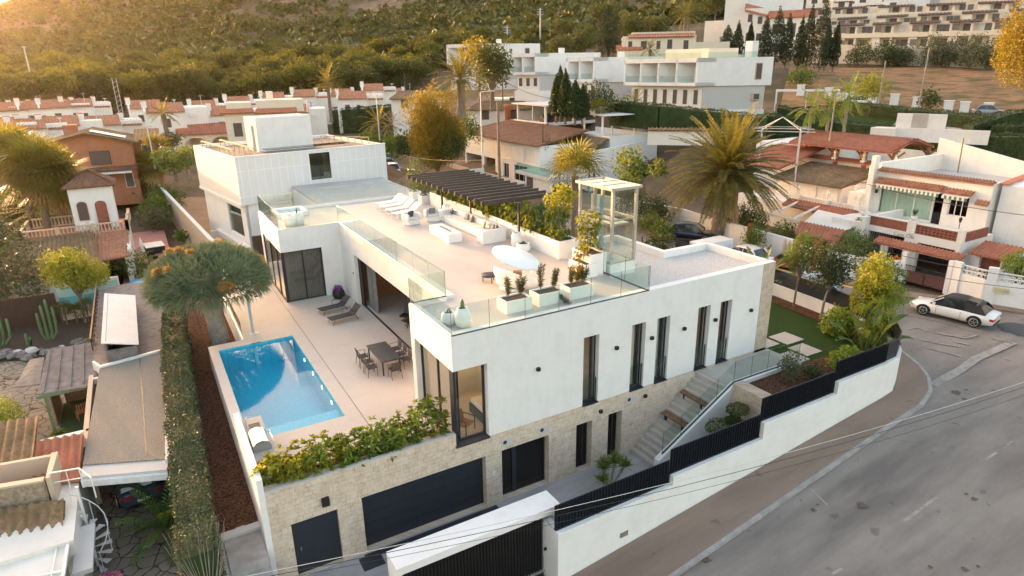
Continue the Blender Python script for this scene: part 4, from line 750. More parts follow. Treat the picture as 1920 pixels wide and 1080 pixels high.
def armchair(x,y,rz,lb,cm):
    t=empty('armchair',(x,y,D),rz,lb,'armchair','white rounded armchairs on the roof'); pr=[(-.5,-.45),(.5,-.45),(.55,.2),(.35,.5),(-.35,.5),(-.55,.2)]
    MB().prism([(a*.86,b*.86) for a,b in pr],0,.36).build('base','wgloss',t,.06); MB().box(-.36,.36,-.44,.30,.36,.46).build('seat','cloth',t,.05)
    m=MB(); m.prism([(-.52,-.42),(-.37,-.42),(-.37,.30),(-.25,.36),(.25,.36),(.37,.30),(.37,-.42),(.52,-.42),(.55,.2),(.35,.52),(-.35,.52),(-.55,.2)],.3,.72); m.build('backrest','wgloss',t,.05)
    c=tag(MB().box(-.22,.22,-.06,.06,0,.40).build('cushion',cm,None,.05),('dark' if cm=='cushg' else 'grey')+' square cushion in the '+('nearer' if cm=='cushg' else 'farther')+' white armchair','cushion','cushions on the roof seats'); c.location=(x+.2*math.sin(-rz)*0,y+.12,D+.45); c.rotation_euler=(.25,0,rz+.15)
armchair(5.6,17.95,.25,'white armchair with dark cushion next to the loungers','cushg'); armchair(7.15,18.1,-.35,'white armchair with grey cushion behind the fire table','cushl')
SO=empty('corner_sofa',(0,0,D),0,'long white L shaped sofa beside the planted wall','sofa')
MB().box(7.55,8.25,11.9,17.3,0,.40).box(7.1,8.25,11.07,11.9,0,.40).build('base','wgloss',SO,.05)
m=MB()
for i in range(6): m.box(7.58,8.22,11.95+i*.89,11.95+(i+1)*.89-.03,.40,.50)
m.box(7.15,8.22,11.35,11.93,.40,.50); m.build('seat','cloth',SO,.04); MB().box(8.25,8.55,11.2,17.5,0,.80).build('backrest','wgloss',SO,.06); MB().box(7.05,8.55,11.0,11.28,0,.76).build('armrest','wgloss',SO,.05); MB().box(7.5,8.55,17.4,17.65,0,.76).build('armrest','wgloss',SO,.05)
for i,(x,y,cm,lb) in enumerate(((8.0,17.1,'cushg','dark grey cushion at far end of the white sofa'),(8.1,15.2,'cushl','pale grey cushion in the middle of the white sofa'),(8.1,14.5,'cushb','brown cushion in the middle of the white sofa'),(8.0,12.7,'cushb','brown cushion near the corner of the white sofa'),(8.1,11.95,'cushl','tilted taupe cushion in the corner of the white sofa'),(8.15,11.55,'cushg','small dark cushion lying on the sofa arm corner'))):
    c=tag(MB().box(-.21,.21,-.06,.06,0,.38).build('cushion',cm,None,.05),lb,'cushion','cushions on the roof seats'); c.location=(x,y,D+.5); c.rotation_euler=(.3,0,1.3+.4*math.sin(i*2))
FT=empty('fire_table',(6.03,13.7,D),0,'long low white rectangular fire table in front of the sofa','table'); MB().box(-.42,.42,-1.35,1.35,0,.52).build('table_body','wgloss',FT,.015); MB().box(-.07,.07,-.8,.8,.52,.53).build('burner','rust',FT)
def pot(x,y,prof,lb,mat='wgloss',plant=None,g='white plant pots on the roof terrace'):
    t=empty('plant_pot',(x,y,D),0,lb,'plant pot',g); MB().lathe(prof).build('pot',mat,t); zt=max(p[1] for p in prof); MB().disc(0,0,zt-.06,prof[-1][0]*.9).build('soil','soil',t)
    return t
vase=[(0,0),(.20,0),(.30,.25),(.27,.6),(.20,.85),(.17,.85),(.17,.78)]
pot(8.35,9.55,vase,'tall white vase pot against the long planter beside the pergola post'); pot(8.35,18.6,vase,'tall white vase pot behind the farther armchair'); pot(8.0,17.95,[(0,0),(.15,0),(.22,.2),(.16,.42),(.13,.42),(.12,.4)],'small white pot between armchair and sofa')
t=pot(8.3,8.75,[(0,0),(.36,0),(.40,.2),(.33,.45),(.27,.45),(.27,.4)],'wide low white bowl pot with succulent by the pergola post'); npmesh('succulent',*rosette((0,0,.4),(0,0,1),30,.22,.05,.9),'cactus',t)
def cact(t,h,z):
    m=MB(); n=12; m.lathe([(.0,z),(.07,z),(.085,z+h*.3),(.075,z+h*.7),(.04,z+h*.95),(0,z+h)],seg=10); m.build('cactus','cactus',t)
t=pot(.95,.95,[(0,0),(.22,0),(.31,.25),(.30,.5),(.20,.78),(.16,.78),(.16,.72)],'tall rounded white pot with cactus in front glass corner'); cact(t,.42,.7)
t=pot(.62,1.5,[(0,0),(.22,0),(.32,.2),(.28,.42),(.20,.5),(.17,.5),(.17,.46)],'low rounded white pot with cactus behind the taller one'); cact(t,.2,.44)
def box_planter(x0,x1,y0,y1,h,lb,rz=0,g='white box planters on the roof terrace'):
    cx,cy=(x0+x1)/2,(y0+y1)/2; a,b=(x1-x0)/2,(y1-y0)/2; t=empty('box_planter',(cx,cy,D),rz,lb,'planter',g); m=MB(); wallt=.07
    m.box(-a,a,-b,-b+wallt,0,h).box(-a,a,b-wallt,b,0,h).box(-a,-a+wallt,-b+wallt,b-wallt,0,h).box(a-wallt,a,-b+wallt,b-wallt,0,h); m.build('box','wgloss',t); MB().box(-a+wallt,a-wallt,-b+wallt,b-wallt,0,h-.06).build('soil','soil',t); return t
def sprig(t,x,y,z,h,n,mat,L=.16,W=.03,sp=.25,dn=6,lean=(0,0)):
    LL=[];m=MB()
    for i in range(n):
        a=random.random()*6.28; e=Vector((x+sp*math.cos(a)*random.random()+lean[0],y+sp*math.sin(a)*random.random()+lean[1],z+h*(.75+.35*random.random()))); b=Vector((x,y,z)); m.tube([b,b.lerp(e,.5)+Vector((0,0,h*.05)),e],.008,4)
        for k in range(12): f=.25+.75*k/12; LL.append(rosette(b.lerp(e,f),(0,0,1),dn,L,W,1.1,droop=.1))
    npmesh('leaves',*cat(LL),mat,t); m.build('stems','trunk',t)
for i,(x0,x1,lb) in enumerate(((2.96,4.16,'white box planter with two oleanders, nearest the front corner pots'),(4.5,5.73,'white box planter with oleanders, middle of the three on front edge'),(6.02,7.26,'white box planter with bushy oleander, right of three on front edge'))):
    t=box_planter(x0,x1,1.16,1.95,.52,lb)
    sprig(t,-.3,0,.45,(.95,1.15,.8)[i],5,'olive',.17,.03,.16); sprig(t,.3,0,.45,(.8,.9,.8)[i],8,'olive',.17,.03,.3 if i<2 else .4,lean=((0,0),(.2,0),(0,0))[i])
    if i==1: sprig(t,.3,-.2,.45,-.5,3,'olive',.2,.03,.2,lean=(.3,-.5))
    if i==2: sprig(t,0,0,.45,.9,10,'gold',.17,.03,.45)
def bushy(t,x,y,z,r,h,n,mat,L=.2):
    LL=[rosette((x+r*math.cos(a)*q,y+r*math.sin(a)*q,z+h*u),(math.cos(a)*.5,math.sin(a)*.5,.5),8,L,.08,1.1,droop=.4) for a,q,u in ((random.random()*6.28,random.random()**.5,random.random()) for _ in range(n))]; npmesh('leaves',*cat(LL),mat,t); m=MB()
    for k in range(5): m.tube([(x,y,.3),(x+r*.5*math.cos(k*1.3),y+r*.5*math.sin(k*1.3),z+h*.8)],.014,4)
    m.build('stems','trunk',t)
t=box_planter(8.28,9.0,3.2,4.5,.62,'low white box planter with small golden shrub next to the lift'); bushy(t,-.1,0,.7,.35,.55,26,'gold',.14)
t=box_planter(8.75,9.62,3.35,4.9,1.0,'tall white box planter with tall shrub next to the lift'); bushy(t,0,.1,1.0,.55,1.75,120,'leafy'); 
t=box_planter(8.55,9.35,23.3,24.1,.6,'white box planter at far end of the roof with leafy sapling'); bushy(t,0,0,.6,.4,1.3,40,'leaf'); t=box_planter(8.6,9.3,25.2,26.0,.6,'white cube planter in far corner of the roof with tall sapling'); bushy(t,0,0,.6,.5,2.3,60,'lime')
# long planter with climbing hedge
PL=empty('long_planter',(0,0,D),0,'long white planter wall with leafy shrubs under the pergola','planter'); m=MB(); m.box(9.0,9.1,6.4,22.9,-.2,.92).box(9.1,10.15,6.4,6.5,-.2,.92).box(10.05,10.15,6.5,22.9,-.2,.92); m.build('planter_wall','wgloss',PL); MB().box(9.1,10.05,6.5,22.9,-.1,.8).build('soil','soil',PL)
for i in range(23):
    y=7.0+i*.69; lb=f'glossy leafed shrub in the long planter, number {i+1} from the lift end'; hh=1.5 if i<5 else 1.15
    t=empty('planter_shrub',(9.5+.1*math.sin(i),y,D+.8),0,('yellowish' if i%4==1 else 'glossy green')+' leafed shrub among many in the long white roof planter','shrub','shrubs in the long roof planter'); LL=[rosette((.5*math.cos(a)*q,.5*math.sin(a)*q,hh*u),(math.cos(a)*.5,math.sin(a)*.5,.3),8,.22,.09,1.1,droop=.5) for a,q,u in ((random.random()*6.28,random.random()**.5,random.random()) for _ in range(64))]; npmesh('leaves',*cat(LL),'leafy' if i%3==1 else 'leaf',t); m=MB()
    for k in range(4): m.tube([(0,0,-.1),(.3*math.cos(k*1.6),.3*math.sin(k*1.6),hh*.85)],.014,4)
    m.build('stems','trunk',t)
tree('planter_tree',(9.6,7.2,D+.8),2.9,.8,1.1,'leafy','small tree with airy yellow green crown at near end of long planter','tree',None,8,.16,330,'trunkg',.035,.7)
# pergola
PG=empty('pergola',(0,0,D),0,'dark bronze pergola of fourteen blades over the roof lounge','pergola')
for i in range(14): y=9.7+i*.80; MB().box(6.35,10.85,y-.03,y+.03,2.50,2.74).build('slat','bronzeslat',PG)
for x in (8.63,10.6): MB().box(x-.05,x+.05,9.4,20.3,2.36,2.52).build('beam','bronzeslat',PG)
for x,y in ((8.63,9.75),(8.63,15.6),(8.63,19.9),(10.6,9.75),(10.6,15),(10.6,20)): MB().box(x-.055,x+.055,y-.055,y+.055,.0,2.38).build('post','bronzeslat',PG)
# climbing leaves hanging from pergola edge
# glass lift
glassmat('liftglass',(.80,.85,.79),1.0,ior=1.9); LF=empty('glass_lift',(0,0,D),0,'glass lift shaft with square glazed head on the roof terrace','lift'); x0,x1,y0,y1=9.75,11.2,3.2,5.8
MB().box(x0-.02,x1+.05,y0-.02,y1,-.2,.42).build('plinth','white',LF); m=MB()
for x in (x0+.04,x1-.04):
    for y in (y0+.04,y1-.04): m.bar((x,y,.42),(x,y,3.95),.13)
for z in (.45,2.5,3.9): m.bar((x0,y0+.04,z),(x1,y0+.04,z),.07).bar((x0,y1-.04,z),(x1,y1-.04,z),.07).bar((x0+.04,y0,z),(x0+.04,y1,z),.07).bar((x1-.04,y0,z),(x1-.04,y1,z),.07)
m.bar((x0-.12,y0-.12,3.98),(x1+.12,y0-.12,3.98),.10,.12).bar((x0-.12,y1+.1,3.98),(x1+.12,y1+.1,3.98),.10,.12).bar((x0-.12,y0-.12,3.98),(x0-.12,y1+.1,3.98),.10,.12).bar((x1+.12,y0-.12,3.98),(x1+.12,y1+.1,3.98),.10,.12).bar((x0-.1,4.1,4.0),(x1+.1,4.1,4.0),.05).bar((x0-.1,5.0,4.0),(x1+.1,5.0,4.0),.05)
plain('liftmetal',(.48,.47,.44),.4,.6); m.build('lift_frame','liftmetal',LF)
for nm,P in (('glass_panel',((x0,y0,.45),(x1,y0,.45),(x1,y0,3.9),(x0,y0,3.9))),('glass_panel',((x0,y1,.45),(x0,y0,.45),(x0,y0,3.9),(x0,y1,3.9))),('glass_panel',((x1,y0,.45),(x1,y1,.45),(x1,y1,3.9),(x1,y0,3.9))),('glass_roof',((x0,y0,4.0),(x1,y0,4.0),(x1,y1,4.0),(x0,y1,4.0)))): MB().quad(*P).build(nm,'liftglass',LF)
MB().box(x0+.25,x1-.2,y0+.3,y1-.4,2.15,2.25).build('car_floor','alu',LF); MB().box(10.62,10.72,5.2,5.3,.4,3.3).build('piston','bluept',LF); MB().box(10.3,10.45,5.3,5.4,.4,3.9).build('guide_rail','alu',LF)
mm=MB(); mm.tube([(11.75+.35*math.cos(a),4.2+.3*math.sin(a),.0) for a in np.linspace(0,5.6,14)],.025,5); o=mm.build('hose','black'); o.location=(0,0,D-.17); tag(o,'coiled black hose lying on the gravel roof beside the lift','hose')
# daybed
DB=empty('round_daybed',(4.75,3.75,D),0,'round white shell daybed with tilted disc canopy','daybed')
def shell(r,h,z0,tilt,c):
    m=MB(); V=[];F=[];ns=36;nr=8
    for layer in (0,1):
        for i in range(nr+1):
            f=i/nr; rr=(r-.06*layer)*math.sin(f*PI/2)**.8; z=h*(1-math.cos(f*PI/2))+.05*layer
            for k in range(ns): a=2*PI*k/ns; V.append((rr*math.cos(a),rr*math.sin(a),z))
    o=ns*(nr+1)
    for i in range(nr):
        for k in range(ns): k2=(k+1)%ns; F+=[(i*ns+k,i*ns+k2,(i+1)*ns+k2,(i+1)*ns+k),(o+i*ns+k2,o+i*ns+k,o+(i+1)*ns+k,o+(i+1)*ns+k2)]
    F+=[(nr*ns+k,nr*ns+(k+1)%ns,o+nr*ns+(k+1)%ns,o+nr*ns+k) for k in range(ns)]
    M=Matrix.Translation(c)@Matrix.Rotation(tilt,4,'Y')@Matrix.Rotation(-.05,4,'X'); m.add([tuple(M@Vector(v)) for v in V],F,True); return m
shell(1.08,.62,0,.42,Vector((.0,0,.05))).build('shell','wgloss',DB); m=MB(); m.lathe([(0,.30),(.75,.30),(.80,.36),(.78,.42),(0,.44)],.06,0,28); m.build('mattress','cloth',DB); MB().lathe([(0,0),(.5,0),(.6,.08),(.3,.1)],0,0,24).build('base','wgloss',DB)
cc=at(968,483,z=D+1.62)-Vector((4.75,3.75,D)); m=MB(); M=Matrix.Translation(cc)@Matrix.Rotation(R_(19),4,Vector((.5,.87,0)))@Matrix.Rotation(R_(7),4,Vector((.87,-.5,0))); V=[];ns=40
for r_,z in ((0,-.05),(1.0,-.05),(1.08,0),(1.0,.05),(0,.06)):
    for k in range(ns): a=2*PI*k/ns; V.append(tuple(M@Vector((r_*math.cos(a),r_*math.sin(a),z))))
m.add(V,[(i*ns+k,i*ns+(k+1)%ns,(i+1)*ns+(k+1)%ns,(i+1)*ns+k) for i in range(4) for k in range(ns)],True); m.build('canopy_disc','wgloss',DB); MB().tube([(.9,-.1,.55),(1.02,-.1,1.1),(.75,-.1,1.5)],.05,8).build('canopy_arm','wgloss',DB)
c=tag(MB().box(-.2,.2,-.07,.07,0,.36).build('cushion','cushb',None,.05),'beige cushion on the round daybed','cushion'); c.location=(5.1,3.9,D+.5); c.rotation_euler=(.6,0,-.6)
TB=empty('coffee_table',(4.35,5.2,D),0,'small dark round coffee table beside the daybed','table'); MB().lathe([(0,.30),(.40,.30),(.41,.32),(.40,.34),(0,.34)],0,0,26).build('table_top','anth',TB)
for k in range(3): a=k*2.1+.4; MB().bar((.28*math.cos(a),.28*math.sin(a),.30),(.30*math.cos(a),.30*math.sin(a),0),.03).build('leg','anth',TB)
# jacuzzi, bottle table
JZ=empty('hot_tub',(-.25,25.55,D),0,'square white hot tub with turquoise water in the glass corner of roof','hot tub'); m=MB(); m.box(-1.05,1.05,-1.0,-.78,-.1,.28).box(-1.05,1.05,.78,1.0,-.1,.28).box(-1.05,-.83,-.78,.78,-.1,.28).box(.83,1.05,-.78,.78,-.1,.28); m.build('shell','wgloss',JZ,.04); MB().quad((-.83,-.78,.16),(.83,-.78,.16),(.83,.78,.16),(-.83,.78,.16)).build('water','water',JZ); plain('teal',(.12,.55,.58),.4); MB().box(-.83,.83,-.78,.78,-.1,-.05).build('basin','teal',JZ)
t=empty('bar_stool_table',(-.45,21.9,D),0,'small white tub table beside the hot tub','table'); MB().lathe([(0,0),(.3,0),(.38,.5),(.3,.75),(0,.75)],0,0,20).build('table_body','wgloss',t)
bt=empty('bottle',(-.5,21.9,D+.75),0,'dark wine bottle standing on the white tub table','bottle'); MB().lathe([(0,0),(.05,0),(.05,.2),(.018,.27),(.018,.34),(0,.34)],0,0,10).build('glass_body','leafd' if 0 else 'black',bt)
t=empty('armchair',(-1.0,21.75,D),.4,'round white tub chair next to the bottle table','armchair'); MB().lathe([(0,0),(.3,0),(.42,.35),(.42,.7),(.36,.7),(.34,.4),(0,.4)],0,0,22).build('shell','wgloss',t)
# ------------------------------------------------ pool terrace things
def sling(x,y,lb):
    t=empty('sling_lounger',(x,y,T),.14,lb,'sun lounger','dark sling loungers by the pool'); MB().box(0,1.35,-.32,.32,.30,.325).build('seat','mesh',t); m=MB(); m.slab([(1.35,-.32,.325),(1.85,-.32,.80),(1.85,.32,.80),(1.35,.32,.325)],.02); m.build('backrest','mesh',t)
    m=MB()
    for s in (-1,1): m.tube([(0,s*.33,.31),(1.4,s*.33,.31),(1.87,s*.33,.82)],.017,6)
    m.build('frame','black',t)
    for s in (-1,1): MB().tube([(.95,s*.35,.32),(.98,s*.38,.58),(1.4,s*.38,.60),(1.52,s*.35,.46)],.016,6).build('armrest','black',t)
    for a,b in ((.25,.08),(1.45,1.62)):
        for s in (-1,1): MB().tube([(a,s*.33,.31),(b,s*.34,0)],.016,6).build('leg','black',t)
sling(-.85,17.1,'dark sling lounger on pool terrace, nearer the planter pot'); sling(-.75,15.3,'dark sling lounger on pool terrace, nearer the pool')
t=empty('terrace_pot',(.95,19.4,T),0,'black round pot with purple foliage in the terrace corner','plant pot'); MB().lathe([(0,0),(.26,0),(.40,.25),(.36,.5),(.28,.62),(.24,.62),(.24,.56)],0,0,22).build('pot','black',t); npmesh('leaves',*leaves((0,0,.68),(.3,.3,.15),300,.1),'purplefl',t)
TT=empty('dining_table',(.12,8.45,T),.0,'dark rectangular dining table on the pool terrace','table'); MB().box(-.5,.5,-1.15,1.15,.70,.75).build('table_top','anth',TT,.01)
for a,b in ((-.42,-1.05),(.42,-1.05),(-.42,1.05),(.42,1.05)): MB().bar((a,b,.7),(a,b,0),.06).build('leg','anth',TT)
def dchair(x,y,rz,lb):
    t=empty('dining_chair',(x,y,T),rz,lb,'chair','dark chairs around the terrace dining table'); MB().box(-.23,.23,-.23,.22,.42,.45).build('seat','mesh',t); m=MB(); m.slab([(-.22,.20,.5),(.22,.20,.5),(.22,.27,.86),(-.22,.27,.86)],.02); m.build('backrest','mesh',t)
    m=MB()
    for s in (-1,1): m.tube([(s*.25,-.2,0),(s*.25,-.2,.64),(s*.25,.2,.66),(s*.25,.27,.86)],.014,6)
    m.tube([(-.25,.27,.86),(.25,.27,.86)],.014,6); m.build('frame','black',t)
    for s in (-1,1): MB().tube([(s*.25,.2,.44),(s*.25,.28,0)],.014,6).build('leg','black',t)
    return t
c0=None
for i,(x,y,rz,lb) in enumerate(((-.75,7.75,PI/2,'left side, nearest the planter'),(-.75,8.45,PI/2,'left side, middle'),(-.75,9.15,PI/2,'left side, farthest'),(.98,7.75,-PI/2,'house side, nearest the planter'),(.98,8.45,-PI/2,'house side, middle'),(.98,9.15,-PI/2,'house side, farthest'),(.12,6.95,PI,'at the head end nearest the planter'))):
    l='dark garden chair at the terrace dining table, '+lb; l='dark chair at terrace table, '+lb
    if c0 is None: c0=dchair(x,y,rz,l)
    else: copy_tree(c0,(x,y,T),rz,l)
SH=empty('outdoor_shower',(-4.75,16.3,T),0,'slim steel shower column standing beside the pool','shower'); MB().box(-.07,.07,-.05,.05,0,2.15).build('column','steel',SH); MB().tube([(0,0,2.13),(.45,-.05,2.13)],.018,6).build('arm','steel',SH); MB().lathe([(0,2.08),(.1,2.08),(.1,2.11),(0,2.12)],.45,-.05,14).build('shower_head','black',SH); MB().box(-.2,.3,-.25,.05,.001,.01).build('tray','plastic',SH)
KC=empty('kitchen_counter',(-6.45,3.35,T),0,'dark outdoor kitchen counter with sink behind the side wall','counter'); MB().box(-.48,.22,-1.75,1.5,0,.86).build('cabinet','anth',KC); MB().box(-.48,.26,-1.78,1.55,.86,.90).build('worktop','stairc',KC); MB().box(-.28,.12,.55,1.05,.895,.905).build('sink','black',KC); MB().tube([(-.36,.9,.9),(-.36,.9,1.25),(-.25,.9,1.32),(-.12,.9,1.22)],.014,6).build('tap','steel',KC)
BQ=empty('barbecue',(-6.55,2.75,T+.9),0,'stainless steel barbecue with curved lid on the outdoor counter','barbecue'); m=MB(); m.add([(x,.0+(-.55 if k==0 else .55),z) for k in (0,1) for x,z in ((-.32,0),(.32,0),(.32,.16),(.22,.34),(.0,.42),(-.2,.38),(-.32,.25))],[(0,1,2,3,4,5,6)[::-1],(7,8,9,10,11,12,13)]+[(i,(i+1)%7,7+(i+1)%7,7+i) for i in range(7)]); m.build('lid','steel',BQ,.01); MB().tube([(.36,-.45,.15),(.42,-.45,.2),(.42,.45,.2),(.36,.45,.15)],.018,6).build('handle','steel',BQ)
# armchair in bedroom window, lounge chair in living room
t=empty('bedroom_chair',(.85,1.0,T),.5,'wooden framed armchair just inside the corner window','chair'); MB().box(-.28,.28,-.25,.25,.32,.38).build('seat','wood',t); MB().slab([(-.28,.22,.38),(.28,.22,.38),(.28,.32,.8),(-.28,.32,.8)],.04).build('backrest','wood',t)
for a in (-.3,.3):
    MB().bar((a,-.28,.6),(a,.3,.6),.03).build('armrest','darkwood',t)
    for b in (-.28,.28): MB().bar((a,b,0),(a,b,.6),.03).build('leg','darkwood',t)
t=empty('lounge_chair',(3.2,13.4,T),-.8,'black swivel lounge chair inside the open living room','chair'); MB().slab([(-.3,-.3,.42),(.3,-.3,.42),(.3,.25,.38),(-.3,.25,.38)],.1).build('seat','black',t); MB().slab([(-.3,.25,.4),(.3,.25,.4),(.26,.6,1.1),(-.26,.6,1.1)],.1).build('backrest','black',t)
for k in range(4): a=k*PI/2+.4; MB().bar((0,0,.3),(.32*math.cos(a),.32*math.sin(a),0),.04).build('leg','black',t)
t=empty('footstool',(3.0,12.5,T),.3,'black footstool in front of the lounge chair','stool'); MB().box(-.28,.28,-.22,.22,.32,.42).build('seat','black',t,.03)
for k in range(4): a=k*PI/2+.4; MB().bar((0,0,.3),(.28*math.cos(a),.28*math.sin(a),0),.04).build('leg','black',t)
# overhead cables in front
def cable(p,q,sag,r,name,lb,mat='black',z0=None):
    a=Vector(p);b=Vector(q); tag(MB().tube([a.lerp(b,i/14)-Vector((0,0,sag*4*(i/14)*(1-i/14))) for i in range(15)],r,5).build(name,mat),lb,'cable')
cable(at(440,1085,D=13.5),at(1960,703,D=30),.5,.009,'overhead_cable','pale twisted overhead cable crossing the street in front of the villa','pipe')
cable(at(430,1095,D=13.3),at(1960,712,D=29.5),.55,.009,'overhead_cable','black overhead cable just below the pale twisted one')
cable(at(420,1105,D=13.0),at(1960,727,D=29),.6,.006,'overhead_cable','thin lowest overhead cable across the boundary wall')
# ------------------------------------------------ generic house helpers
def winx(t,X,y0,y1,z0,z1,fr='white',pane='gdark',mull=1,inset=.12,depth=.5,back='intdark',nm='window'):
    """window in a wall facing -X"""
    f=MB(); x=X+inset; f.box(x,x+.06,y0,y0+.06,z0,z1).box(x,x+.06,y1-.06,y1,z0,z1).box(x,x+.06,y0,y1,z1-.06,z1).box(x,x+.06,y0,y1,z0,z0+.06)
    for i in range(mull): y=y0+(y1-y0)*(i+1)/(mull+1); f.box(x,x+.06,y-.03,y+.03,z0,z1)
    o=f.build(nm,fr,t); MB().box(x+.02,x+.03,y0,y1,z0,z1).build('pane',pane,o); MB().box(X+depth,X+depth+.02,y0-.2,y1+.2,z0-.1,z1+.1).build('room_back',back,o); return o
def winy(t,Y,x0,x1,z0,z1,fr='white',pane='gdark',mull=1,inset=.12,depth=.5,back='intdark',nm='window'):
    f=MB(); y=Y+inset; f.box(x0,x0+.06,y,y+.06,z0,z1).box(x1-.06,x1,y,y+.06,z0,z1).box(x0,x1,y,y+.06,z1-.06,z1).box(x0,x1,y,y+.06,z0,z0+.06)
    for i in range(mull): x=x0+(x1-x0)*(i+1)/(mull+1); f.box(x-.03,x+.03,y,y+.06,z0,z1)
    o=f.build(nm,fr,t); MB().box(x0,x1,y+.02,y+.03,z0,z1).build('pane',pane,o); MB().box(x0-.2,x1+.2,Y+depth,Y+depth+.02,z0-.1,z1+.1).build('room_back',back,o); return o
def flatwin(t,mb_loc,w,h,fr='intdark',nm='window'): pass
def troof(t,p,mat='tile',nm='roof',pitch=.26,amp=.05): m=MB(); tile_roof(m,*p,pitch=pitch,amp=amp); return m.build(nm,mat,t)
# ------------------------------------------------ panel clad neighbour
PH=empty('panel_clad_house',(0,0,0),0,'white panel clad cubic house with stair tower behind the villa','house')
m=MB(); wallh(m,'y',38.0,-1.3,14.2,5.9,10.0,[(5.6,7.8,7.35,9.75)],.3,1); wallh(m,'x',-1.6,38.0,53,5.9,10.0,[],.3,1); m.box(-1.3,14.2,52.7,53,5.9,10).box(13.9,14.2,38.3,52.7,5.9,10); m.build('panel_wall','panelw',PH)
m=MB(); wallh(m,'y',38.35,-1.2,14.2,1.0,5.9,[],.3,1); wallh(m,'x',-1.25,38.35,53,.5,5.9,[(39.8,44.5,2.6,5.3)],.3,1); m.box(-1.7,-1.2,38.2,53,5.7,5.95).box(-1.7,-1.2,38.2,49,1.6,2.1); m.build('wall','white',PH)
winx(PH,-1.25,39.8,44.5,2.6,5.3,'white','gteal',0); winy(PH,38.0,5.6,7.8,7.35,9.75,'anth','gteal',1,nm='terrace_door',depth=2.5,back='wood')
MB().box(-1.3,13.9,38.3,52.7,9.6,9.7).build('flat_roof','greywood',PH); MB().box(-1.65,14.25,37.95,38.3,10.0,10.06).build('roof_coping','white',PH)
m=MB(); wallh(m,'y',43.8,2.85,8.5,9.7,12.8,[],.25,1); wallh(m,'x',2.6,43.8,47.5,9.7,12.8,[(44.6,45.5,9.7,12.0)],.25,1); m.box(8.25,8.5,44.05,47.5,9.7,12.8).box(2.85,8.25,47.25,47.5,9.7,12.8).box(2.85,8.25,44.05,47.25,12.4,12.5); m.build('stair_tower','white',PH)
MB().box(2.2,11.0,40.0,41.6,10.15,10.2).build('roof_glazing','gdark',PH)
for x0,y0,x1,y1 in ((-1.0,40.2,-1.0,51.5),(.9,40.0,.9,51.5),(10.8,47,13.8,41)):
    m=MB(); m.bar((x0,y0,10.45),(x1,y1,10.45),.22,.08)
    for i in range(8): q=Vector((x0,y0,9.7)).lerp(Vector((x1,y1,9.7)),i/7); m.bar(q,q+Vector((0,0,.75)),.08)
    m.build('timber_rail','deadfrond' if 0 else 'wood2' if 'wood2' in MATS else plain('wood2',(.45,.33,.18),.7),PH)
t=MB().tube([(8.6,44.6,13),(8.6,44.6,14.2)],.03,5).tube([(8.6,44.6,13.9),(9.1,44.6,13.7)],.03,5).lathe([(0,14.2),(.25,14.35)],8.6,44.6,8); t.build('antenna','pipe',PH)
PH.scale=(.90,.89,1); PH.rotation_euler=(0,0,.155); _q=Matrix.Rotation(.155,3,'Z')@Vector((-1.6*.90,38*.89,0)); PH.location=(-1.51-_q.x,39.77-_q.y,0)
t=empty('concrete_terrace',(0,0,0),0,'bare concrete roof terrace on the white lower wing before the panel clad house','terrace'); MB().box(3,11.4,29.5,40.4,6.9,7.05).build('slab','concrete',t); MB().box(3,11.4,29.5,40.4,1,6.9).build('wall','white',t)
tag(MB().box(-1.8,2.4,34.2,34.3,2.6,4.4).build('dark_board_fence','bronzeslat'),'dark brown board fence at back of the pool terrace','fence')
for i in range(1): tag(MB().box(-5.3,-2.1,28.0,28.15,T-1,T+.6).build('terrace_end_wall','offwhite'),'low pale wall at far end of pool terrace','wall')
m=MB(); m.prism([(-6.9,80),(-7.15,80),(-4.15,38.4),(-3.9,38.4)],-1,2.9); a=m.build('yard_wall','beige'); tag(a,'stained beige party wall with white coping beside the sandy yard','wall'); MB().prism([(-6.85,80),(-7.2,80),(-4.2,38.3),(-3.85,38.3)],2.9,3.0).build('coping','white',a)
struct(MB().add([(-6.9,80,.6),(-3.9,38.5,.6),(-1.2,38.5,.6),(-1.2,80,.6)],[(0,1,2,3)]).build('sand_yard','sand'))
tag(MB().box(-3.6,-1.3,49,49.3,.6,2.0).box(-3.4,-1.3,44,44.25,.6,1.6).box(-3.4,-1.3,44.3,49,.5,1.1).build('yard_steps','offwhite'),'white low walls and steps in the sandy yard','steps')
# ------------------------------------------------ left neighbour: tower house
TW=empty('tower_house',(0,0,0),0,'white house with balustraded roof terrace and little tiled tower','house')
m=MB(); m.box(-18.6,-10.4,48.0,54.0,-.3,3.2); m.build('wall','whiteb',TW)
MB().box(-18.6,-10.4,48.0,54.0,3.2,3.26).build('roof_terrace','terracotta',TW)
m=MB(); wallh(m,'y',50.2,-14.6,-11.2,3.26,7.2,[(-12.75,-11.85,3.26,5.6),(-14.1,-13.4,4.3,5.7)],.3,1); wallh(m,'x',-14.6,50.5,53.5,3.26,7.2,[],.3,1); m.box(-11.5,-11.2,50.5,53.5,3.26,7.2).box(-14.3,-11.5,53.2,53.5,3.26,7.2); m.build('tower_wall','white',TW)
def archdoor(t,Y,x0,x1,z0,z1,mat,nm):
    r=(x1-x0)/2; cx=(x0+x1)/2; P=[(x0,Y,z0),(x1,Y,z0)]+[(cx+r*math.cos(a),Y,z1+r*.8*math.sin(a)) for a in np.linspace(0,PI,9)]; return MB().slab(P,-.06).build(nm,mat,t)
archdoor(TW,50.14,-12.75,-11.85,3.3,5.5,'brickred','arched_door'); o=archdoor(TW,50.15,-14.15,-13.35,4.2,5.6,'brickred','arched_window'); archdoor(TW,50.08,-14.05,-13.45,4.3,5.6,'intdark','pane')
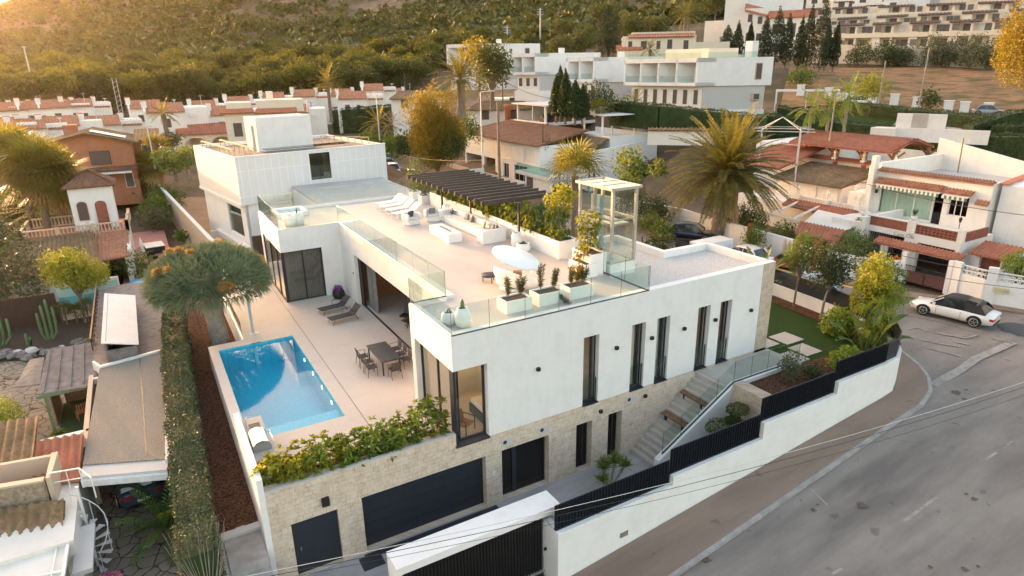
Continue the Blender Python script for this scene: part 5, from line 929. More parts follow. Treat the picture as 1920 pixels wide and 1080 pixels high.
m=MB(); c=(-12.9,51.85,8.5); e=((-15,49.8,7.2),(-10.8,49.8,7.2),(-10.8,53.9,7.2),(-15,53.9,7.2))
for i in range(4): a=Vector(e[i]);b=Vector(e[(i+1)%4]); cc=Vector(c); tile_roof(m,a,b,cc.lerp(b,.02),cc.lerp(a,.02),pitch=.3,amp=.05)
m.build('tower_roof','tiled',TW)
def balustr(t,pts,z,h=.85,mat='balus',sp=.28,nm='balustrade'):
    if 'balus' not in MATS: plain('balus',(.60,.44,.30),.8)
    m=MB()
    for a,b in zip(pts[:-1],pts[1:]):
        a=Vector((*a,z));b=Vector((*b,z)); L=(b-a).length; m.bar(a+Vector((0,0,h)),b+Vector((0,0,h)),.22,.10); m.bar(a+Vector((0,0,.06)),b+Vector((0,0,.06)),.2,.12); n=int(L/sp)
        for i in range(1,n):
            q=a.lerp(b,i/n); m.lathe([(.05,q.z+.1),(.085,q.z+.3),(.04,q.z+.55),(.06,q.z+h-.05)],q.x,q.y,6)
        for i in range(int(L/2.5)+1): q=a.lerp(b,i/max(1,int(L/2.5))); m.box(q.x-.14,q.x+.14,q.y-.14,q.y+.14,z,z+h+.12)
    return m.build(nm,mat,t)
balustr(TW,[(-18.4,53.8),(-18.5,48.1),(-10.5,48.1),(-10.3,53.9)],3.26); balustr(TW,[(-14.7,53.8),(-18.4,53.8)],3.26)
troof(TW,((-19.2,39.0,2.4),(-12.6,38.6,2.4),(-13.2,47.9,3.5),(-19.2,47.9,3.5)),'tileo',pitch=.32,amp=.07); troof(TW,((-13.0,40.6,2.5),(-10.6,41.2,2.5),(-10.5,47.9,3.3),(-13.1,47.9,3.3)),'tile',nm='porch_roof')
m=MB(); m.box(-18.8,-13.2,39.4,47.9,-.3,2.4).box(-11.0,-10.6,41.6,41.9,-.3,2.5).box(-12.8,-12.5,40.9,41.2,-.3,2.5).box(-10.7,-10.4,42,47.9,-.3,2.9); m.build('lower_wall','whiteb',TW)
for x,y,lb in ((-13.9,49.2,'left'),(-13.2,49.3,'right')):
    t=empty('garden_chair',(x,y,3.27),.2,f'{lb} of two white plastic chairs before the little tower','chair','white chairs on tower terrace'); MB().box(-.22,.22,-.2,.2,.40,.44).build('seat','plastic',t); MB().slab([(-.22,.2,.44),(.22,.2,.44),(.22,.3,.9),(-.22,.3,.9)],.03).build('backrest','plastic',t)
    for a in (-.2,.2):
        for b in (-.18,.18): MB().bar((a,b,0),(a,b,.4),.04).build('leg','plastic',t)
struct(MB().box(-11.5,-7.4,34,62,.0,.06).build('red_patio','pinkpave'))
t=empty('rattan_table',(-8.7,51.8,.06),.1,'black rattan table with glass top on the red patio','table'); MB().box(-.8,.8,-1.1,1.1,.1,.70).build('table_base','black',t); MB().box(-.85,.85,-1.15,1.15,.70,.73).build('glass_top','plastic',t)
t=empty('closed_parasol',(-9.7,47.0,.06),0,'closed white parasol on a dark base on the red patio','parasol'); MB().lathe([(.05,.9),(.22,1.1),(.14,2.2),(.03,2.6),(0,2.65)],0,0,10).build('canopy','cloth',t); MB().tube([(0,0,0),(0,0,2.6)],.03,6).build('pole','plastic',t); MB().lathe([(0,0),(.4,0),(.4,.12),(0,.15)]).build('base','black',t)
t=empty('garden_lounge_chair',(-9.0,48.8,.06),.4,'dark rattan chair beside the closed parasol','chair'); MB().box(-.35,.35,-.35,.35,0,.35).build('seat','black',t); MB().box(-.35,.35,.25,.35,.35,.75).build('backrest','black',t)
t=empty('round_hot_pool',(-9.9,39.6,.0),0,'small round blue pool on patio behind the dragon tree','pool'); MB().lathe([(1.35,0),(1.35,.5),(1.1,.5),(1.1,.35)],0,0,26).build('rim','bluept',t); MB().disc(0,0,.38,1.12).build('water','lampglass',t)
# party planting
for x,y,r,mt,lb in ((-7.9,66,2.2,'leaf','leafy green bush at far end of the red patio'),(-6.4,72,2.2,'leaf','taller green bush behind the patio near the sandy yard'),(-8.2,62.2,1.6,'olive','brownish bush at the end of the red patio'),(-6.0,55,.8,'leaf','low green bush along the party wall, middle'),(-5.7,50,.6,'leaf','low green bush along the party wall, near end')): shrub('patio_bush',(x,y,0),(r,r,r*.9),mt,lb,'shrub','bushes along the red patio',.3,60)
# ------------------------------------------------ left foreground: carport, terrace roofs
NH=empty('carport',(0,0,0),0,'flat gravel roofed carport with white edge beside the hedge','carport')
MB().prism([(-12.1,16.2),(-12.45,6.7),(-9.72,5.5),(-9.10,16.75)],2.75,2.95).build('roof','carpet',NH)
m=MB(); m.prism([(-9.1,16.75),(-9.72,5.3),(-9.42,5.2),(-8.82,16.8)],2.8,3.02); m.build('edge_tiles','offwhite',NH); MB().box(-10.35,-10.3,6.2,16.3,2.951,2.956).build('roof_seam','black',NH)
m=MB(); m.prism([(-12.45,6.7),(-12.5,5.9),(-9.70,4.75),(-9.6,5.5)],2.72,2.90); m.build('roof_fascia','lgrey',NH); m=MB(); m.prism([(-12.5,5.75),(-9.7,4.6),(-9.7,4.75),(-12.5,5.9)],2.55,2.80); m.build('gutter','plastic',NH)
for x,y in ((-9.6,5.4),(-9.3,10),(-9.1,15.5),(-12.4,10),(-12.3,15.5)): MB().box(x-.1,x+.1,y-.1,y+.1,-.3,2.75).build('post','whiteb',NH)
MB().box(-12.6,-12.4,8.5,16,-.3,2.75).build('back_wall','beige',NH)
WS=empty('weathered_roof_shed',(0,0,0),0,'grey weathered board roofed building with white skylight box','shed')
MB().prism([(-12.4,17.0),(-12.05,16.2),(-8.85,17.0),(-8.6,30.3),(-10.9,31.3),(-12.6,30.6)],2.6,2.9).build('flat_roof','greywood',WS)
m=MB(); m.prism([(-12.45,17.05),(-12.1,16.1),(-8.85,16.85),(-8.85,17.0),(-12.05,16.3),(-12.35,17.1)],2.5,3.05); m.build('white_edge','plastic',WS); MB().box(-12.3,-8.9,17.1,30,-.3,2.6).build('wall','beige',WS)
m=MB(); m.box(-11.75,-10.35,16.9,17.0,2.9,3.5).box(-10.45,-10.35,17,25.5,2.9,3.55).box(-11.75,-11.65,17,25.5,2.9,4.0); m.build('skylight_side','greywood',WS); MB().slab([(-11.85,16.8,4.05),(-10.25,16.8,3.6),(-10.25,25.7,3.6),(-11.85,25.7,4.05)],.06).build('skylight_roof','offwhite',WS)
m=MB()
for i in range(14): m.box(-12.5,-12.44,19+i*.8,19.08+i*.8,2.9,3.6)
m.bar((-12.47,18.9,3.6),(-12.47,30,3.6),.07).bar((-12.47,18.9,3.1),(-12.47,30,3.1),.05); m.build('timber_rail','darkwood',WS)
GZB=empty('garden_pavilion',(0,0,0),0,'grey boarded green edged pavilion roof in the left garden','pavilion')
MB().slab([(-14.75,15.7,2.45),(-12.1,15.3,2.45),(-12.3,20.4,2.9),(-14.6,20.4,2.9)],.08).build('roof','greywood',GZB); m=MB()
for i in range(5): m.bar((-14.5+i*.55,15.75,2.50),(-14.45+i*.5,20.3,2.95),.05)
m.build('roof_batten','greywood',GZB)
MB().box(-14.8,-12.05,15.55,15.65,2.25,2.42).build('fascia',plain('greenp',(.10,.17,.10),.7),GZB)
for x in (-14.5,-12.4): MB().bar((x,15.8,-.3),(x,15.8,2.4),.12).build('post','greenp',GZB)
MB().box(-14.3,-12.5,19.6,19.7,-.3,2.3).box(-14.6,-14.5,17,19.7,-.3,2.3).build('back_screen','reed',GZB); tag(MB().box(-14.4,-12.3,14.6,19.5,.02,.05).build('green_carpet',plain('greencarp',(.03,.07,.02),.9)),'dark green artificial grass under the grey pavilion','rug')
MB().slab([(-15.9,17.6,2.3),(-14.8,17.2,2.35),(-14.8,20.3,2.6),(-15.5,20.6,2.5)],.06).build('side_roof','greywood',GZB)
t=empty('wooden_chair',(-13.4,17.0,.05),.3,'wooden chair under the grey pavilion','chair'); MB().box(-.25,.25,-.22,.22,.4,.45).build('seat','wood',t); m=MB()
for i in range(5): m.box(-.22+i*.1,-.17+i*.1,-.22,-.18,.45,.95)
m.build('backrest','wood',t)
for a in (-.22,.22):
    for b in (-.2,.2): MB().bar((a,b,0),(a,b,.4),.05).build('leg','wood',t)
# flagstone ground
for nm,pl in (('flagstone_drive',[(-13.5,-8),(-9.6,-8),(-9.65,4),(-9.4,18),(-12.4,18),(-12.6,5)]),('flagstone_garden',[(-26,4),(-12.6,5),(-12.4,18),(-12.3,27),(-15,26.5),(-18,28),(-26,28)])): struct(MB().add([(x,y,0.0) for x,y in pl],[tuple(range(len(pl)))]).build(nm,'crazy'))
struct(MB().add([(-27,28,.03),(-18,28,.03),(-15,26.5,.03),(-12.3,27,.03),(-12.3,48,.03),(-27,48,.03)],[tuple(range(6))]).build('garden_soil','soil'))
# rockery
for i in range(46):
    a=i/46; x=-19+6.5*a+random.uniform(-.4,.4); y=29.4-2.0*math.sin(a*3)+random.uniform(-.5,1.2); r=random.uniform(.15,.42); v=MB(); n=7; ring=[[((r*(1-abs(k)*.35))*math.cos(2*PI*j/n)*random.uniform(.8,1.2),(r*(1-abs(k)*.35))*math.sin(2*PI*j/n)*random.uniform(.8,1.2),r*.5+k*r*.45) for j in range(n)] for k in (-1,0,1)]
    v.add(sum(ring,[]),[(b*n+j,b*n+(j+1)%n,(b+1)*n+(j+1)%n,(b+1)*n+j) for b in (0,1) for j in range(n)]+[tuple(range(2*n,3*n))]); o=v.build('rock','limb' if i%9==0 else 'greywood'); o.location=(x,y,.02); tag(o,'irregular rock of the border round the cactus bed','rock','rocks edging the cactus bed')
def cactus(x,y,arms,lb):
    t=empty('column_cactus',(x,y,0),0,lb,'cactus'); m=MB()
    for dx,dy,h in arms: h*=.68; m.tube([(dx*.3,dy*.3,0),(dx*.8,dy,.5),(dx*.85,dy,h*.6),(dx*.86,dy,h),(dx*.86,dy,h+.06)],[.08,.09,.095,.08,.02],8)
    m.build('stems','cactus',t)
cactus(-15.9,30.6,[(0,0,3.6),(.35,.1,4.1),(.7,0,3.3),(-.35,0,2.9)],'tall green column cactus right of the brown screen'); cactus(-18.6,31,[(0,0,3.2),(.4,0,3.0),(-.4,.1,3.5),(.8,.1,2.6),(-.8,0,2.4)],'wide clump of column cactus at left picture edge'); cactus(-16.9,29.6,[(0,0,1.5),(.2,0,1.1)],'small green column cactus between two larger ones')
tag(MB().box(-20,-15.4,33.9,34.0,0,2.3).build('reed_screen','darkwood'),'dark brown reed screen behind the cactus bed','fence')
WL=tag(MB().box(-15.3,-11.4,34.3,34.5,0,2.7).build('garden_wall','offwhite'),'garden wall painted pale blue like a beach scene','wall'); plain('sky_paint',(.36,.58,.60),.8,var=.2,sc=1); plain('sea_paint',(.13,.42,.48),.8,var=.25,sc=1.5); plain('sand_paint',(.62,.55,.44),.8,var=.12,sc=2); MB().box(-15.25,-11.5,34.27,34.295,1.75,2.5).build('painted_sky','sky_paint',WL); MB().box(-15.25,-11.5,34.27,34.295,.95,1.75).build('painted_sea','sea_paint',WL); MB().box(-15.25,-11.5,34.26,34.295,.1,.95).build('painted_sand','sand_paint',WL)
for x in (-15.0,-14.4,-13.7): palm('small_palm',(x,33.2,0),1.2 if x!=-14.4 else .9,.05,.9,12,{-15.0:'left',-14.4:'middle',-13.7:'right'}[x]+' of three small palms before the painted wall','fan','palm','palm tree','small palms by painted wall',nl=20,lw=.04,seed=int(x*7))
t=empty('garden_plate',(-14.1,22.3,.0),0,'white round basin with dark planting in the left garden','basin'); MB().lathe([(0,0),(.7,.0),(.8,.25),(.7,.25),(.6,.12),(0,.12)],0,0,22).build('bowl','plastic',t); npmesh('plants',*leaves((0,0,.35),(.35,.35,.18),200,.12),'leafd',t)
shrub('flowering_bush',(-12.75,25.2,0),(.8,1.0,1.1),'leaf','green bush with small white flowers by the shed wall','shrub',None,.14,240); shrub('agave',(-13.3,22.6,0),(.4,.4,.5),'yuc','small dark grassy tuft in the left rockery','plant',None,.2,200)
for x,y,r,lb in ((-14.25,14.9,.55,'leafy pot plant at the pavilion post'),(-13.6,11.0,.45,'pot plant standing on flagstones beside tiled roof'),(-16.4,13.4,.5,'dark spiky plant at left edge on flagstones')):
    t=empty('pot_plant',(x,y,0),0,lb,'pot plant'); MB().lathe([(0,0),(.22,0),(.3,.45),(.26,.45)],0,0,12).build('pot','carnavy',t); npmesh('leaves',*rosette((0,0,.4),(0,0,1),150,r*1.3,.05,1.1,droop=.5),'leaf',t)
o=shrub('clipped_ball_bush',(-17.05,17.6,0),(1.3,1.2,1.15),'hedgeg','rounded clipped green bush at the left picture edge','shrub',None,.10,600)
MATS['hedgeg']; o.data.materials[0]=MATS['lime']
# foreground tiled roofs + reed screen terrace + spiral stairs
FH=empty('foreground_house',(0,0,0),0,'tiled roof house corner with reed screened roof terrace at bottom left','house')
troof(FH,((-16.3,8.4,2.35),(-16.2,11.4,2.6),(-14.3,10.9,3.3),(-14.5,8.2,3.25)),'tileo',pitch=.3,amp=.08) if 0 else troof(FH,((-16.8,7.3,3.2),(-14.0,7.4,3.2),(-14.1,10.9,3.35),(-17.0,11.6,3.35)),'tileo',pitch=.3,amp=.07)
troof(FH,((-14.0,6.4,2.75),(-12.55,6.0,2.75),(-12.45,8.7,3.2),(-14.0,9.0,3.2)),'tiler',pitch=.26,amp=.06)
MB().box(-14.0,-12.5,8.95,9.25,2.6,3.15).build('ridge_tiles','offwhite',FH)
MB().box(-18,-12.6,2.5,8.8,-.3,2.6).build('wall','whiteb',FH)
MB().slab([(-16.5,6.0,2.85),(-13.3,5.3,2.85),(-13.2,7.0,2.85),(-16.5,7.5,2.85)],.15).build('terrace_floor','soil',FH); m=MB(); m.prism([(-16.6,5.75),(-13.45,5.0),(-13.40,5.15),(-16.6,5.9)],2.2,3.6); m.build('reed_screen','reed',FH)
m=MB(); m.prism([(-16.6,7.3),(-13.3,6.75),(-13.3,6.9),(-16.6,7.5)],2.7,3.6).prism([(-13.35,5.1),(-13.2,5.1),(-13.1,6.9),(-13.3,6.9)],2.6,3.65).prism([(-16.6,5.65),(-13.4,4.95),(-13.38,5.2),(-16.6,5.95)],3.6,3.68); m.build('parapet','beige',FH)
troof(FH,((-16.2,3.9,2.4),(-12.95,3.3,2.4),(-12.9,4.6,2.9),(-16.4,5.5,2.9)),'tileo',pitch=.3,amp=.06)
m=MB(); m.slab([(-16,.2,2.3),(-12.9,-.4,2.3),(-12.75,2.9,2.5),(-16,3.7,2.5)],.05); m.build('glazed_roof','cloth',FH); m=MB()
for a in (.05,.5,.95): m.bar(Vector((-16,.2,2.34)).lerp(Vector((-16,3.7,2.54)),a),Vector((-12.9,-.4,2.34)).lerp(Vector((-12.75,2.9,2.54)),a),.07)
m.bar((-12.9,-.4,2.33),(-12.75,2.9,2.53),.10); m.bar((-13.2,-.3,2.36),(-13.05,3,2.56),.04); m.build('roof_bar','plastic',FH); MB().box(-16,-12.95,-1,3.0,-.3,2.25).build('glazed_porch','gdark',FH)
SP=empty('spiral_staircase',(-12.45,4.4,0),0,'white metal spiral staircase at the roof terrace corner','stairs'); MB().tube([(0,0,0),(0,0,3.4)],.05,8).build('centre_post','plastic',SP)
for i in range(10): a=i*.42-1.2; c,s_=math.cos(a),math.sin(a); MB().slab([(0,0,.25*i+.1),(.6*math.cos(a-.2),.6*math.sin(a-.2),.25*i+.1),(.6*math.cos(a+.2),.6*math.sin(a+.2),.25*i+.1)],.03).build('tread','plastic',SP)
m=MB(); m.tube([(.6*math.cos(i*.42-1.2),.6*math.sin(i*.42-1.2),.25*i+.9) for i in range(10)],.02,5)
for i in range(0,10,2): a=i*.42-1.2; m.bar((.6*math.cos(a),.6*math.sin(a),.25*i+.1),(.6*math.cos(a),.6*math.sin(a),.25*i+.9),.025)
m.bar((-.8,.9,3.7),(.1,.7,3.7),.04).bar((-.8,.9,3.3),(.1,.7,3.3),.03).bar((-.8,.9,2.9),(-.8,.9,3.7),.04).bar((-.3,.8,2.9),(-.3,.8,3.7),.03).bar((.1,.7,2.9),(.1,.7,3.7),.04).bar((.1,.7,3.7),(.5,-.2,3.7),.04).bar((.5,-.2,2.9),(.5,-.2,3.7),.04); m.build('handrail','plastic',SP)
tag(MB().box(-12.7,-12.15,1.5,4.0,1.9,2.05).build('porch_canopy','lgrey'),'grey flat canopy below the spiral staircase','canopy')
t=empty('flower_planter',(-11.95,1.9,0),0,'pink and white flowers in a dark planter on flagstones','plant'); MB().box(-.5,.4,-.6,.6,0,.75).build('planter_box','anth2',t)
for i,(a,b,c_) in enumerate(((0,-.2,'whitefl'),(.1,.1,'whitefl'),(-.2,.15,'pinkfl'),(.2,.35,'pinkfl'),(-.1,.45,'pinkfl'),(.3,.1,'pinkfl'))): npmesh('blossoms',*leaves((a,b,.95),(.17,.17,.13),160,.07),c_,t)
# ------------------------------------------------ cars
def car(name,loc,rz,paintm,label,L=4.5,Wd=1.8,Hh=1.42,top='glass',plate=False,group=None,suv=False):
    t=empty(name,loc,rz,label,'car',group); w=Wd/2; zb=.20; belt=.86 if not suv else 1.0; m=MB()
    st=[(-L/2,.78,.45,belt-.10),(-L/2+.06,.90,.30,belt-.03),(-L/2+.5,.975,.22,belt),(-L*.2,1,.20,belt+.02),(L*.08,1,.20,belt),(L*.30,.985,.20,belt-.10 if not suv else belt-.04),(L/2-.35,.93,.22,belt-.18 if not suv else belt-.1),(L/2-.07,.84,.30,belt-.28),(L/2,.70,.42,belt-.36)]
    V=[];ns=0
    for x,k,b,z in st:
        ww=w*k; ring=[(0,b),(ww*.86,b),(ww*.97,b+.12),(ww*1.0,(b+z)/2),(ww*.97,z-.10),(ww*.88,z-.02),(ww*.5,z+.03),(0,z+.045)]; ring=[(-a,c_) for a,c_ in ring[1:-1]][::-1]+ring[::-1][0:0]+ring if False else ring+[(-a,c_) for a,c_ in ring[1:-1]][::-1]
        ns=len(ring); V+=[(x,a,c_) for a,c_ in ring]
    n=len(st); m.add(V,[(i*ns+k,i*ns+(k+1)%ns,(i+1)*ns+(k+1)%ns,(i+1)*ns+k) for i in range(n-1) for k in range(ns)],True); m.add(V[:ns],[tuple(range(ns))]); m.add(V[-ns:],[tuple(range(ns))[::-1]]); m.build('body',paintm,t)
    # cabin
    g=MB(); hb=belt+.02; cs=[(-L*.40 if not suv else -L*.47,.80,hb),( -L*.27 if not suv else -L*.42,.74,Hh-.07),(-L*.10,.74,Hh),(L*.04,.73,Hh-.01),(L*.10,.74,Hh-.08),(L*.245,.84,hb-.02)]
    def sec(x,k,z,o=0): return [(x,-w*.90,hb-.05),(x,w*.90,hb-.05),(x,w*k+o,z+o),(x,w*k*.5,z+.03+o),(x,-w*k*.5,z+.03+o),(x,-w*k-o,z+o)]
    V=[]; 
    for x,k,z in cs: V+=sec(x,k,z)
    g.add(V,[(i*6+k,i*6+(k+1)%6,(i+1)*6+(k+1)%6,(i+1)*6+k) for i in range(len(cs)-1) for k in range(6)]); g.build('windows','carglass' if 0 else 'cwin',t)
    r=MB(); V=[]; a,b=1,4; rs=[(cs[1][0]-.02 if top!='soft' else -L*.33,cs[1][1]+.01,cs[1][2] if top!='soft' else Hh-.17)]+[cs[2],cs[3],(cs[4][0]-.03,cs[4][1],cs[4][2]+.01)]
    for x,k,z in rs: V+=[(x,-w*k-.012,z-.02),(x,-w*k-.002,z+.014),(x,-w*k*.5,z+.046),(x,w*k*.5,z+.046),(x,w*k+.002,z+.014),(x,w*k+.012,z-.02)]
    r.add(V,[(i*6+k,i*6+k+1,(i+1)*6+k+1,(i+1)*6+k) for i in range(3) for k in range(5)],True); r.build('soft_top' if top=='soft' else 'roof','black' if top=='soft' else paintm,t)
    p=MB()
    for s in (-1,1):
        p.bar((L*.10,s*(w*.745),Hh-.06),(L*.25,s*(w*.88),hb),.055,.05)
        if top=='soft': MB().add([(-L*.33,s*(w*.76),Hh-.15),(-L*.14,s*(w*.76),Hh-.01),(-L*.16,s*(w*.93),hb),(-L*.405,s*(w*.9),hb)],[(0,1,2,3)]).build('soft_top_side','black',t)
        else: p.bar((-L*.08,s*(w*.75),Hh),(-L*.08,s*(w*.925),hb),.07,.03); p.bar((cs[1][0],s*(w*.75),Hh-.07),(cs[0][0]+.1,s*(w*.90),hb),.16,.05)
    p.build('pillar',paintm,t)
    for x in (-L*.295,L*.30):
        for s in (-1,1):
            rr=.33 if not suv else .36
            a=MB(); a.add([(x+ (rr+.07)*math.cos(q),s*(w*1.0+.004),max(.2,rr+(rr+.07)*math.sin(q))) for q in np.linspace(0,PI,14)],[tuple(range(14))]); a.build('wheel_arch','black',t)
            ty=MB().tube([(x,s*(w-.20),rr),(x,s*(w+.015),rr)],rr,22); o=ty.build('wheel','rubber',t); ri=MB(); ri.tube([(x,s*(w+.005),rr),(x,s*(w+.02),rr)],.235,18); ri.build('rim_back','anth2',o); ri=MB()
            for k in range(5): q=k*2*PI/5+.3; ri.bar((x,s*(w+.03),rr),(x+.22*math.cos(q),s*(w+.028),rr+.22*math.sin(q)),.055,.02)
            ri.tube([(x+.225*math.cos(q),s*(w+.026),rr+.225*math.sin(q)) for q in np.linspace(0,2*PI,19)],.018,5); ri.build('rim','alu',o)
    for s in (-1,1):
        MB().slab([(-L/2+.005,s*w*.82,belt-.16),(-L/2-.01,s*w*.45,belt-.16),(-L/2-.01,s*w*.45,belt-.30),(-L/2+.005,s*w*.82,belt-.30)],-.03*s).build('tail_lamp','redl',t); m=MB(); m.box(-L/2+.0,-L/2+.22,s*(w*.90)-.02,s*(w*.90)+.02,belt-.30,belt-.16); m.build('tail_lamp','redl',t)
        MB().box(L/2-.28,L/2-.05,s*w*.80-.10,s*w*.80+.08,belt-.38,belt-.25).build('headlight','lampglass',t); MB().box(L*.17,L*.20,s*w+.0,s*w+.17*s,belt,belt+.13).build('wing_mirror',paintm,t)
        d=MB()
        for xx in ((L*.155,-L*.13) if top=='soft' or 1 else ()): d.box(xx-.006,xx+.006,s*w*1.0-.004,s*w*1.0+.004,.28,belt-.1)
        d.box(-L*.13,L*.155,s*w-.003,s*w+.003,.26,.272); d.build('door_gap','black',t)
    if plate: o=MB().box(-L/2-.02,-L/2+.01,-.26,.26,.50,.61).build('number_plate','plastic',t)
    MB().box(-L/2-.012,-L/2+.05,-w*.6,w*.6,.30,.36).build('bumper_strip','black',t); MB().box(L/2-.04,L/2+.005,-.32,.32,.33,.46).build('grille','black',t)
    return t
k=N('cwin'); k.fin((.02,.024,.028),.06,spec=.8)
car('parked_car',(32.85,-1.25,2.0),PI/2+.17,'carwhite','white convertible with closed black soft top parked at the kerb',4.5,1.78,1.40,'soft')
car('parked_car',(-11.0,9.15,0),PI/2+.1,'carblue','dark blue hatchback parked nose in under the carport',4.2,1.85,1.5,plate=True,suv=True)
car('parked_car',(33.1,21.0,2.05),-.95,'carnavy','dark navy car behind the villa roof left of the big palm',4.6,1.85,1.45)
car('parked_car',(31.3,13.4,2.03),PI/2+.05,'carwhite','white hatchback parked behind the stone corner pier',4.3,1.8,1.42)
car('parked_car',(29.0,6.1,2.03),PI/2+1.2,'cargrey','grey car half hidden behind the fence and garden trees',4.3,1.8,1.45)
for (px,py,pm,lb,s_) in ((738,322,'carwhite','white sport utility car on the street behind the villa',1),(775,333,'cargrey','small silver grey hatchback behind the pergola',0),(726,300,'carnavy','dark car at far end of the parked row',0)):
    v=at(px,py,z=2.45); car('parked_car',(v.x,v.y,2.03),-PI/2-.25,pm,lb,4.4,1.85,1.65 if s_ else 1.5,suv=True,group='cars parked along the back street')
# ------------------------------------------------ right: white house with lettering
CO=empty('lettered_house',(0,0,0),0,'white two storey house with lettering, awnings and tiled copings','house')
m=MB(); wallh(m,'x',44.0,2.87,11.4,2.0,8.45,[(6.8,11.0,5.0,7.4),(6.0,6.75,4.8,7.3),(4.25,5.6,5.75,7.3)],.35,1); wallh(m,'y',2.87,44.35,56,2,8.45,[],.3,1); m.box(44.35,56,11.4,11.7,2,9.0); pass
m.prism([(39.0,8.8),(44,8.8),(44,9.1),(39.0,9.1)],0,lambda x,y:5.6) ; m.box(43.4,44,11.4,11.75,2,9.6); m.build('wall','offwhite',CO)
MB().box(44.3,56,3.1,11.5,7.55,7.65).build('roof_floor','bluept' if 0 else 'lgrey',CO)
m=MB(); m.prism([(53.5,3.2),(53.8,3.2),(53.8,12),(53.5,12)],7.6,lambda x,y:8.6+.35*max(0,y-7)); m.box(49,53.5,3.0,3.2,7.6,8.9); m.build('roof_wall','offwhite',CO)
for nm,p in (('coping_tiles',((43.75,2.9,8.45),(43.75,11.3,8.45),(44.4,11.3,8.6),(44.4,2.9,8.6))),('window_tiles',((43.45,6.1,7.55),(43.45,11.2,7.55),(44.0,11.2,7.85),(44.0,6.1,7.85))),('window_tiles',((43.5,4.0,7.5),(43.5,5.95,7.5),(44,5.95,7.75),(44,4.0,7.75))),('coping_tiles',((43.6,2.9,6.95),(43.6,3.7,6.95),(44,3.7,7.2),(44,2.9,7.2)))): troof(CO,p,'tile',nm,.22,.05)
o=winx(CO,44,6.8,11.0,5.0,7.4,'white','glass',2,depth=1.2); n=70; c=MB(); V=[(44.35+.05*math.sin(j*1.4),6.9+4.0*j/n,z) for z in (5.0,7.2) for j in range(n+1)]; c.add(V,[(j,j+1,n+2+j,n+1+j) for j in range(n)]); c.build('curtain','cloth',o)
winx(CO,44,6.0,6.75,4.8,7.3,'white','gdark',0,nm='balcony_door'); o=winx(CO,44,4.25,5.6,5.75,7.3,'white','gdark',2); m=MB(); m.quad((44.2,4.3,7.2),(44.2,4.75,7.2),(44.2,4.35,5.9),(44.2,4.3,5.9)).quad((44.2,5.55,7.2),(44.2,5.1,7.2),(44.2,5.5,5.9),(44.2,5.55,5.9)); m.build('curtain','cloth',o)
for a,b,z in ((6.1,11.1,7.45),(4.1,5.85,7.42)):
    m=MB(); m.slab([(44,a,z+.08),(44,b,z+.08),(43.3,b,z-.12),(43.3,a,z-.12)],.02); n=int((b-a)/.16); o=m.build('awning','cloth',CO); s2=MB()
    for i in range(0,n,2): y=a+(b-a)*i/n; s2.box(43.27,43.29,y,y+(b-a)/n,z-.36,z-.10)
    s2.build('valance','greenp',o); s3=MB()
    for i in range(1,n,2): y=a+(b-a)*i/n; s3.box(43.27,43.29,y,y+(b-a)/n,z-.34,z-.10)
    s3.build('valance','cloth',o)
# projecting lower storey with balcony
m=MB(); wallh(m,'x',39.6,2.2,12.0,1.9,4.95,[(2.45,5.0,1.9,4.35),(6.0,9.5,2.2,4.5)],.4,1); m.box(40,44,2.2,2.5,1.9,4.95).box(40.0,44,2.5,12,4.75,4.9); m.build('lower_wall','offwhite',CO)
MB().box(43.5,43.55,2.5,9.6,2,4.75).build('garage_back','intdark',CO); m=MB()
for i in range(20): m.box(39.95,39.98,6.05+i*.18,6.09+i*.18,2.2,4.5)
m.build('window_bars','black',CO)
m=MB(); m.box(39.62,39.8,2.4,5.4,4.95,5.65).box(39.62,39.8,5.9,9.1,4.95,5.65).box(39.9,43,2.15,2.3,4.95,5.6); m.build('brick_balcony','brickred',CO); m=MB(); m.box(39.55,39.85,2.1,2.5,4.9,5.85).box(39.55,39.85,5.35,5.95,4.9,5.85).box(39.55,39.85,9.0,9.3,4.9,5.85).box(39.58,39.85,2.5,9.0,5.65,5.73); m.build('balcony_pier','offwhite',CO)
for a in range(12):
    pass
m=MB()
for j in range(3):
    for i in range(10): m.box(39.60,39.62,2.65+i*.27,2.78+i*.27,5.05+j*.2,5.13+j*.2)
m.build('balcony_lattice','black',CO)
# lettering
def text(s,loc,rot,size,mat,par,nm='lettering'):
    cu=bpy.data.curves.new(nm,'FONT'); cu.body=s; cu.size=size; cu.extrude=.01; cu.shear=.35; o=bpy.data.objects.new(nm,cu); COL.objects.link(o); dg=bpy.context.evaluated_depsgraph_get(); dg.update(); me=bpy.data.meshes.new_from_object(o.evaluated_get(dg)); bpy.data.objects.remove(o); o=bpy.data.objects.new(nm,me); COL.objects.link(o); me.materials.clear(); me.materials.append(MATS[mat]); o.location=loc; o.rotation_euler=rot; o.parent=par; return o
plain('letters',(.42,.40,.42),.6); text('Casa Ola',(39.57,6.9,4.55),(PI/2,0,-PI/2),.42,'letters',CO)
m=MB(); m.lathe([(0,5.85),(.16,5.85),(.22,6.2),(.18,6.2)],39.7,5.65,12); o=m.build('pot','plastic'); tag(o,'white pot with cactus on the balcony pier of the lettered house','plant pot'); npmesh('cactus',*rosette((39.7,5.65,6.2),(0,0,1.5),26,.55,.10,.5,droop=0),'cactus',o)
for y,z in ((11.15,6.6),(11.6,6.5)): m=MB(); m.box(43.7,43.85,y-.08,y+.08,z,z+.3); m.build('wall_lantern','black',CO)
t=empty('garden_lantern',(39.75,2.6,5.85),0,'small black lantern on balcony corner of the lettered house','lantern'); MB().tube([(0,0,0),(0,0,.45)],.025,6).build('post','black',t); MB().lathe([(.06,.45),(.12,.7),(.02,.82)],0,0,8).build('lamp_head','black',t)
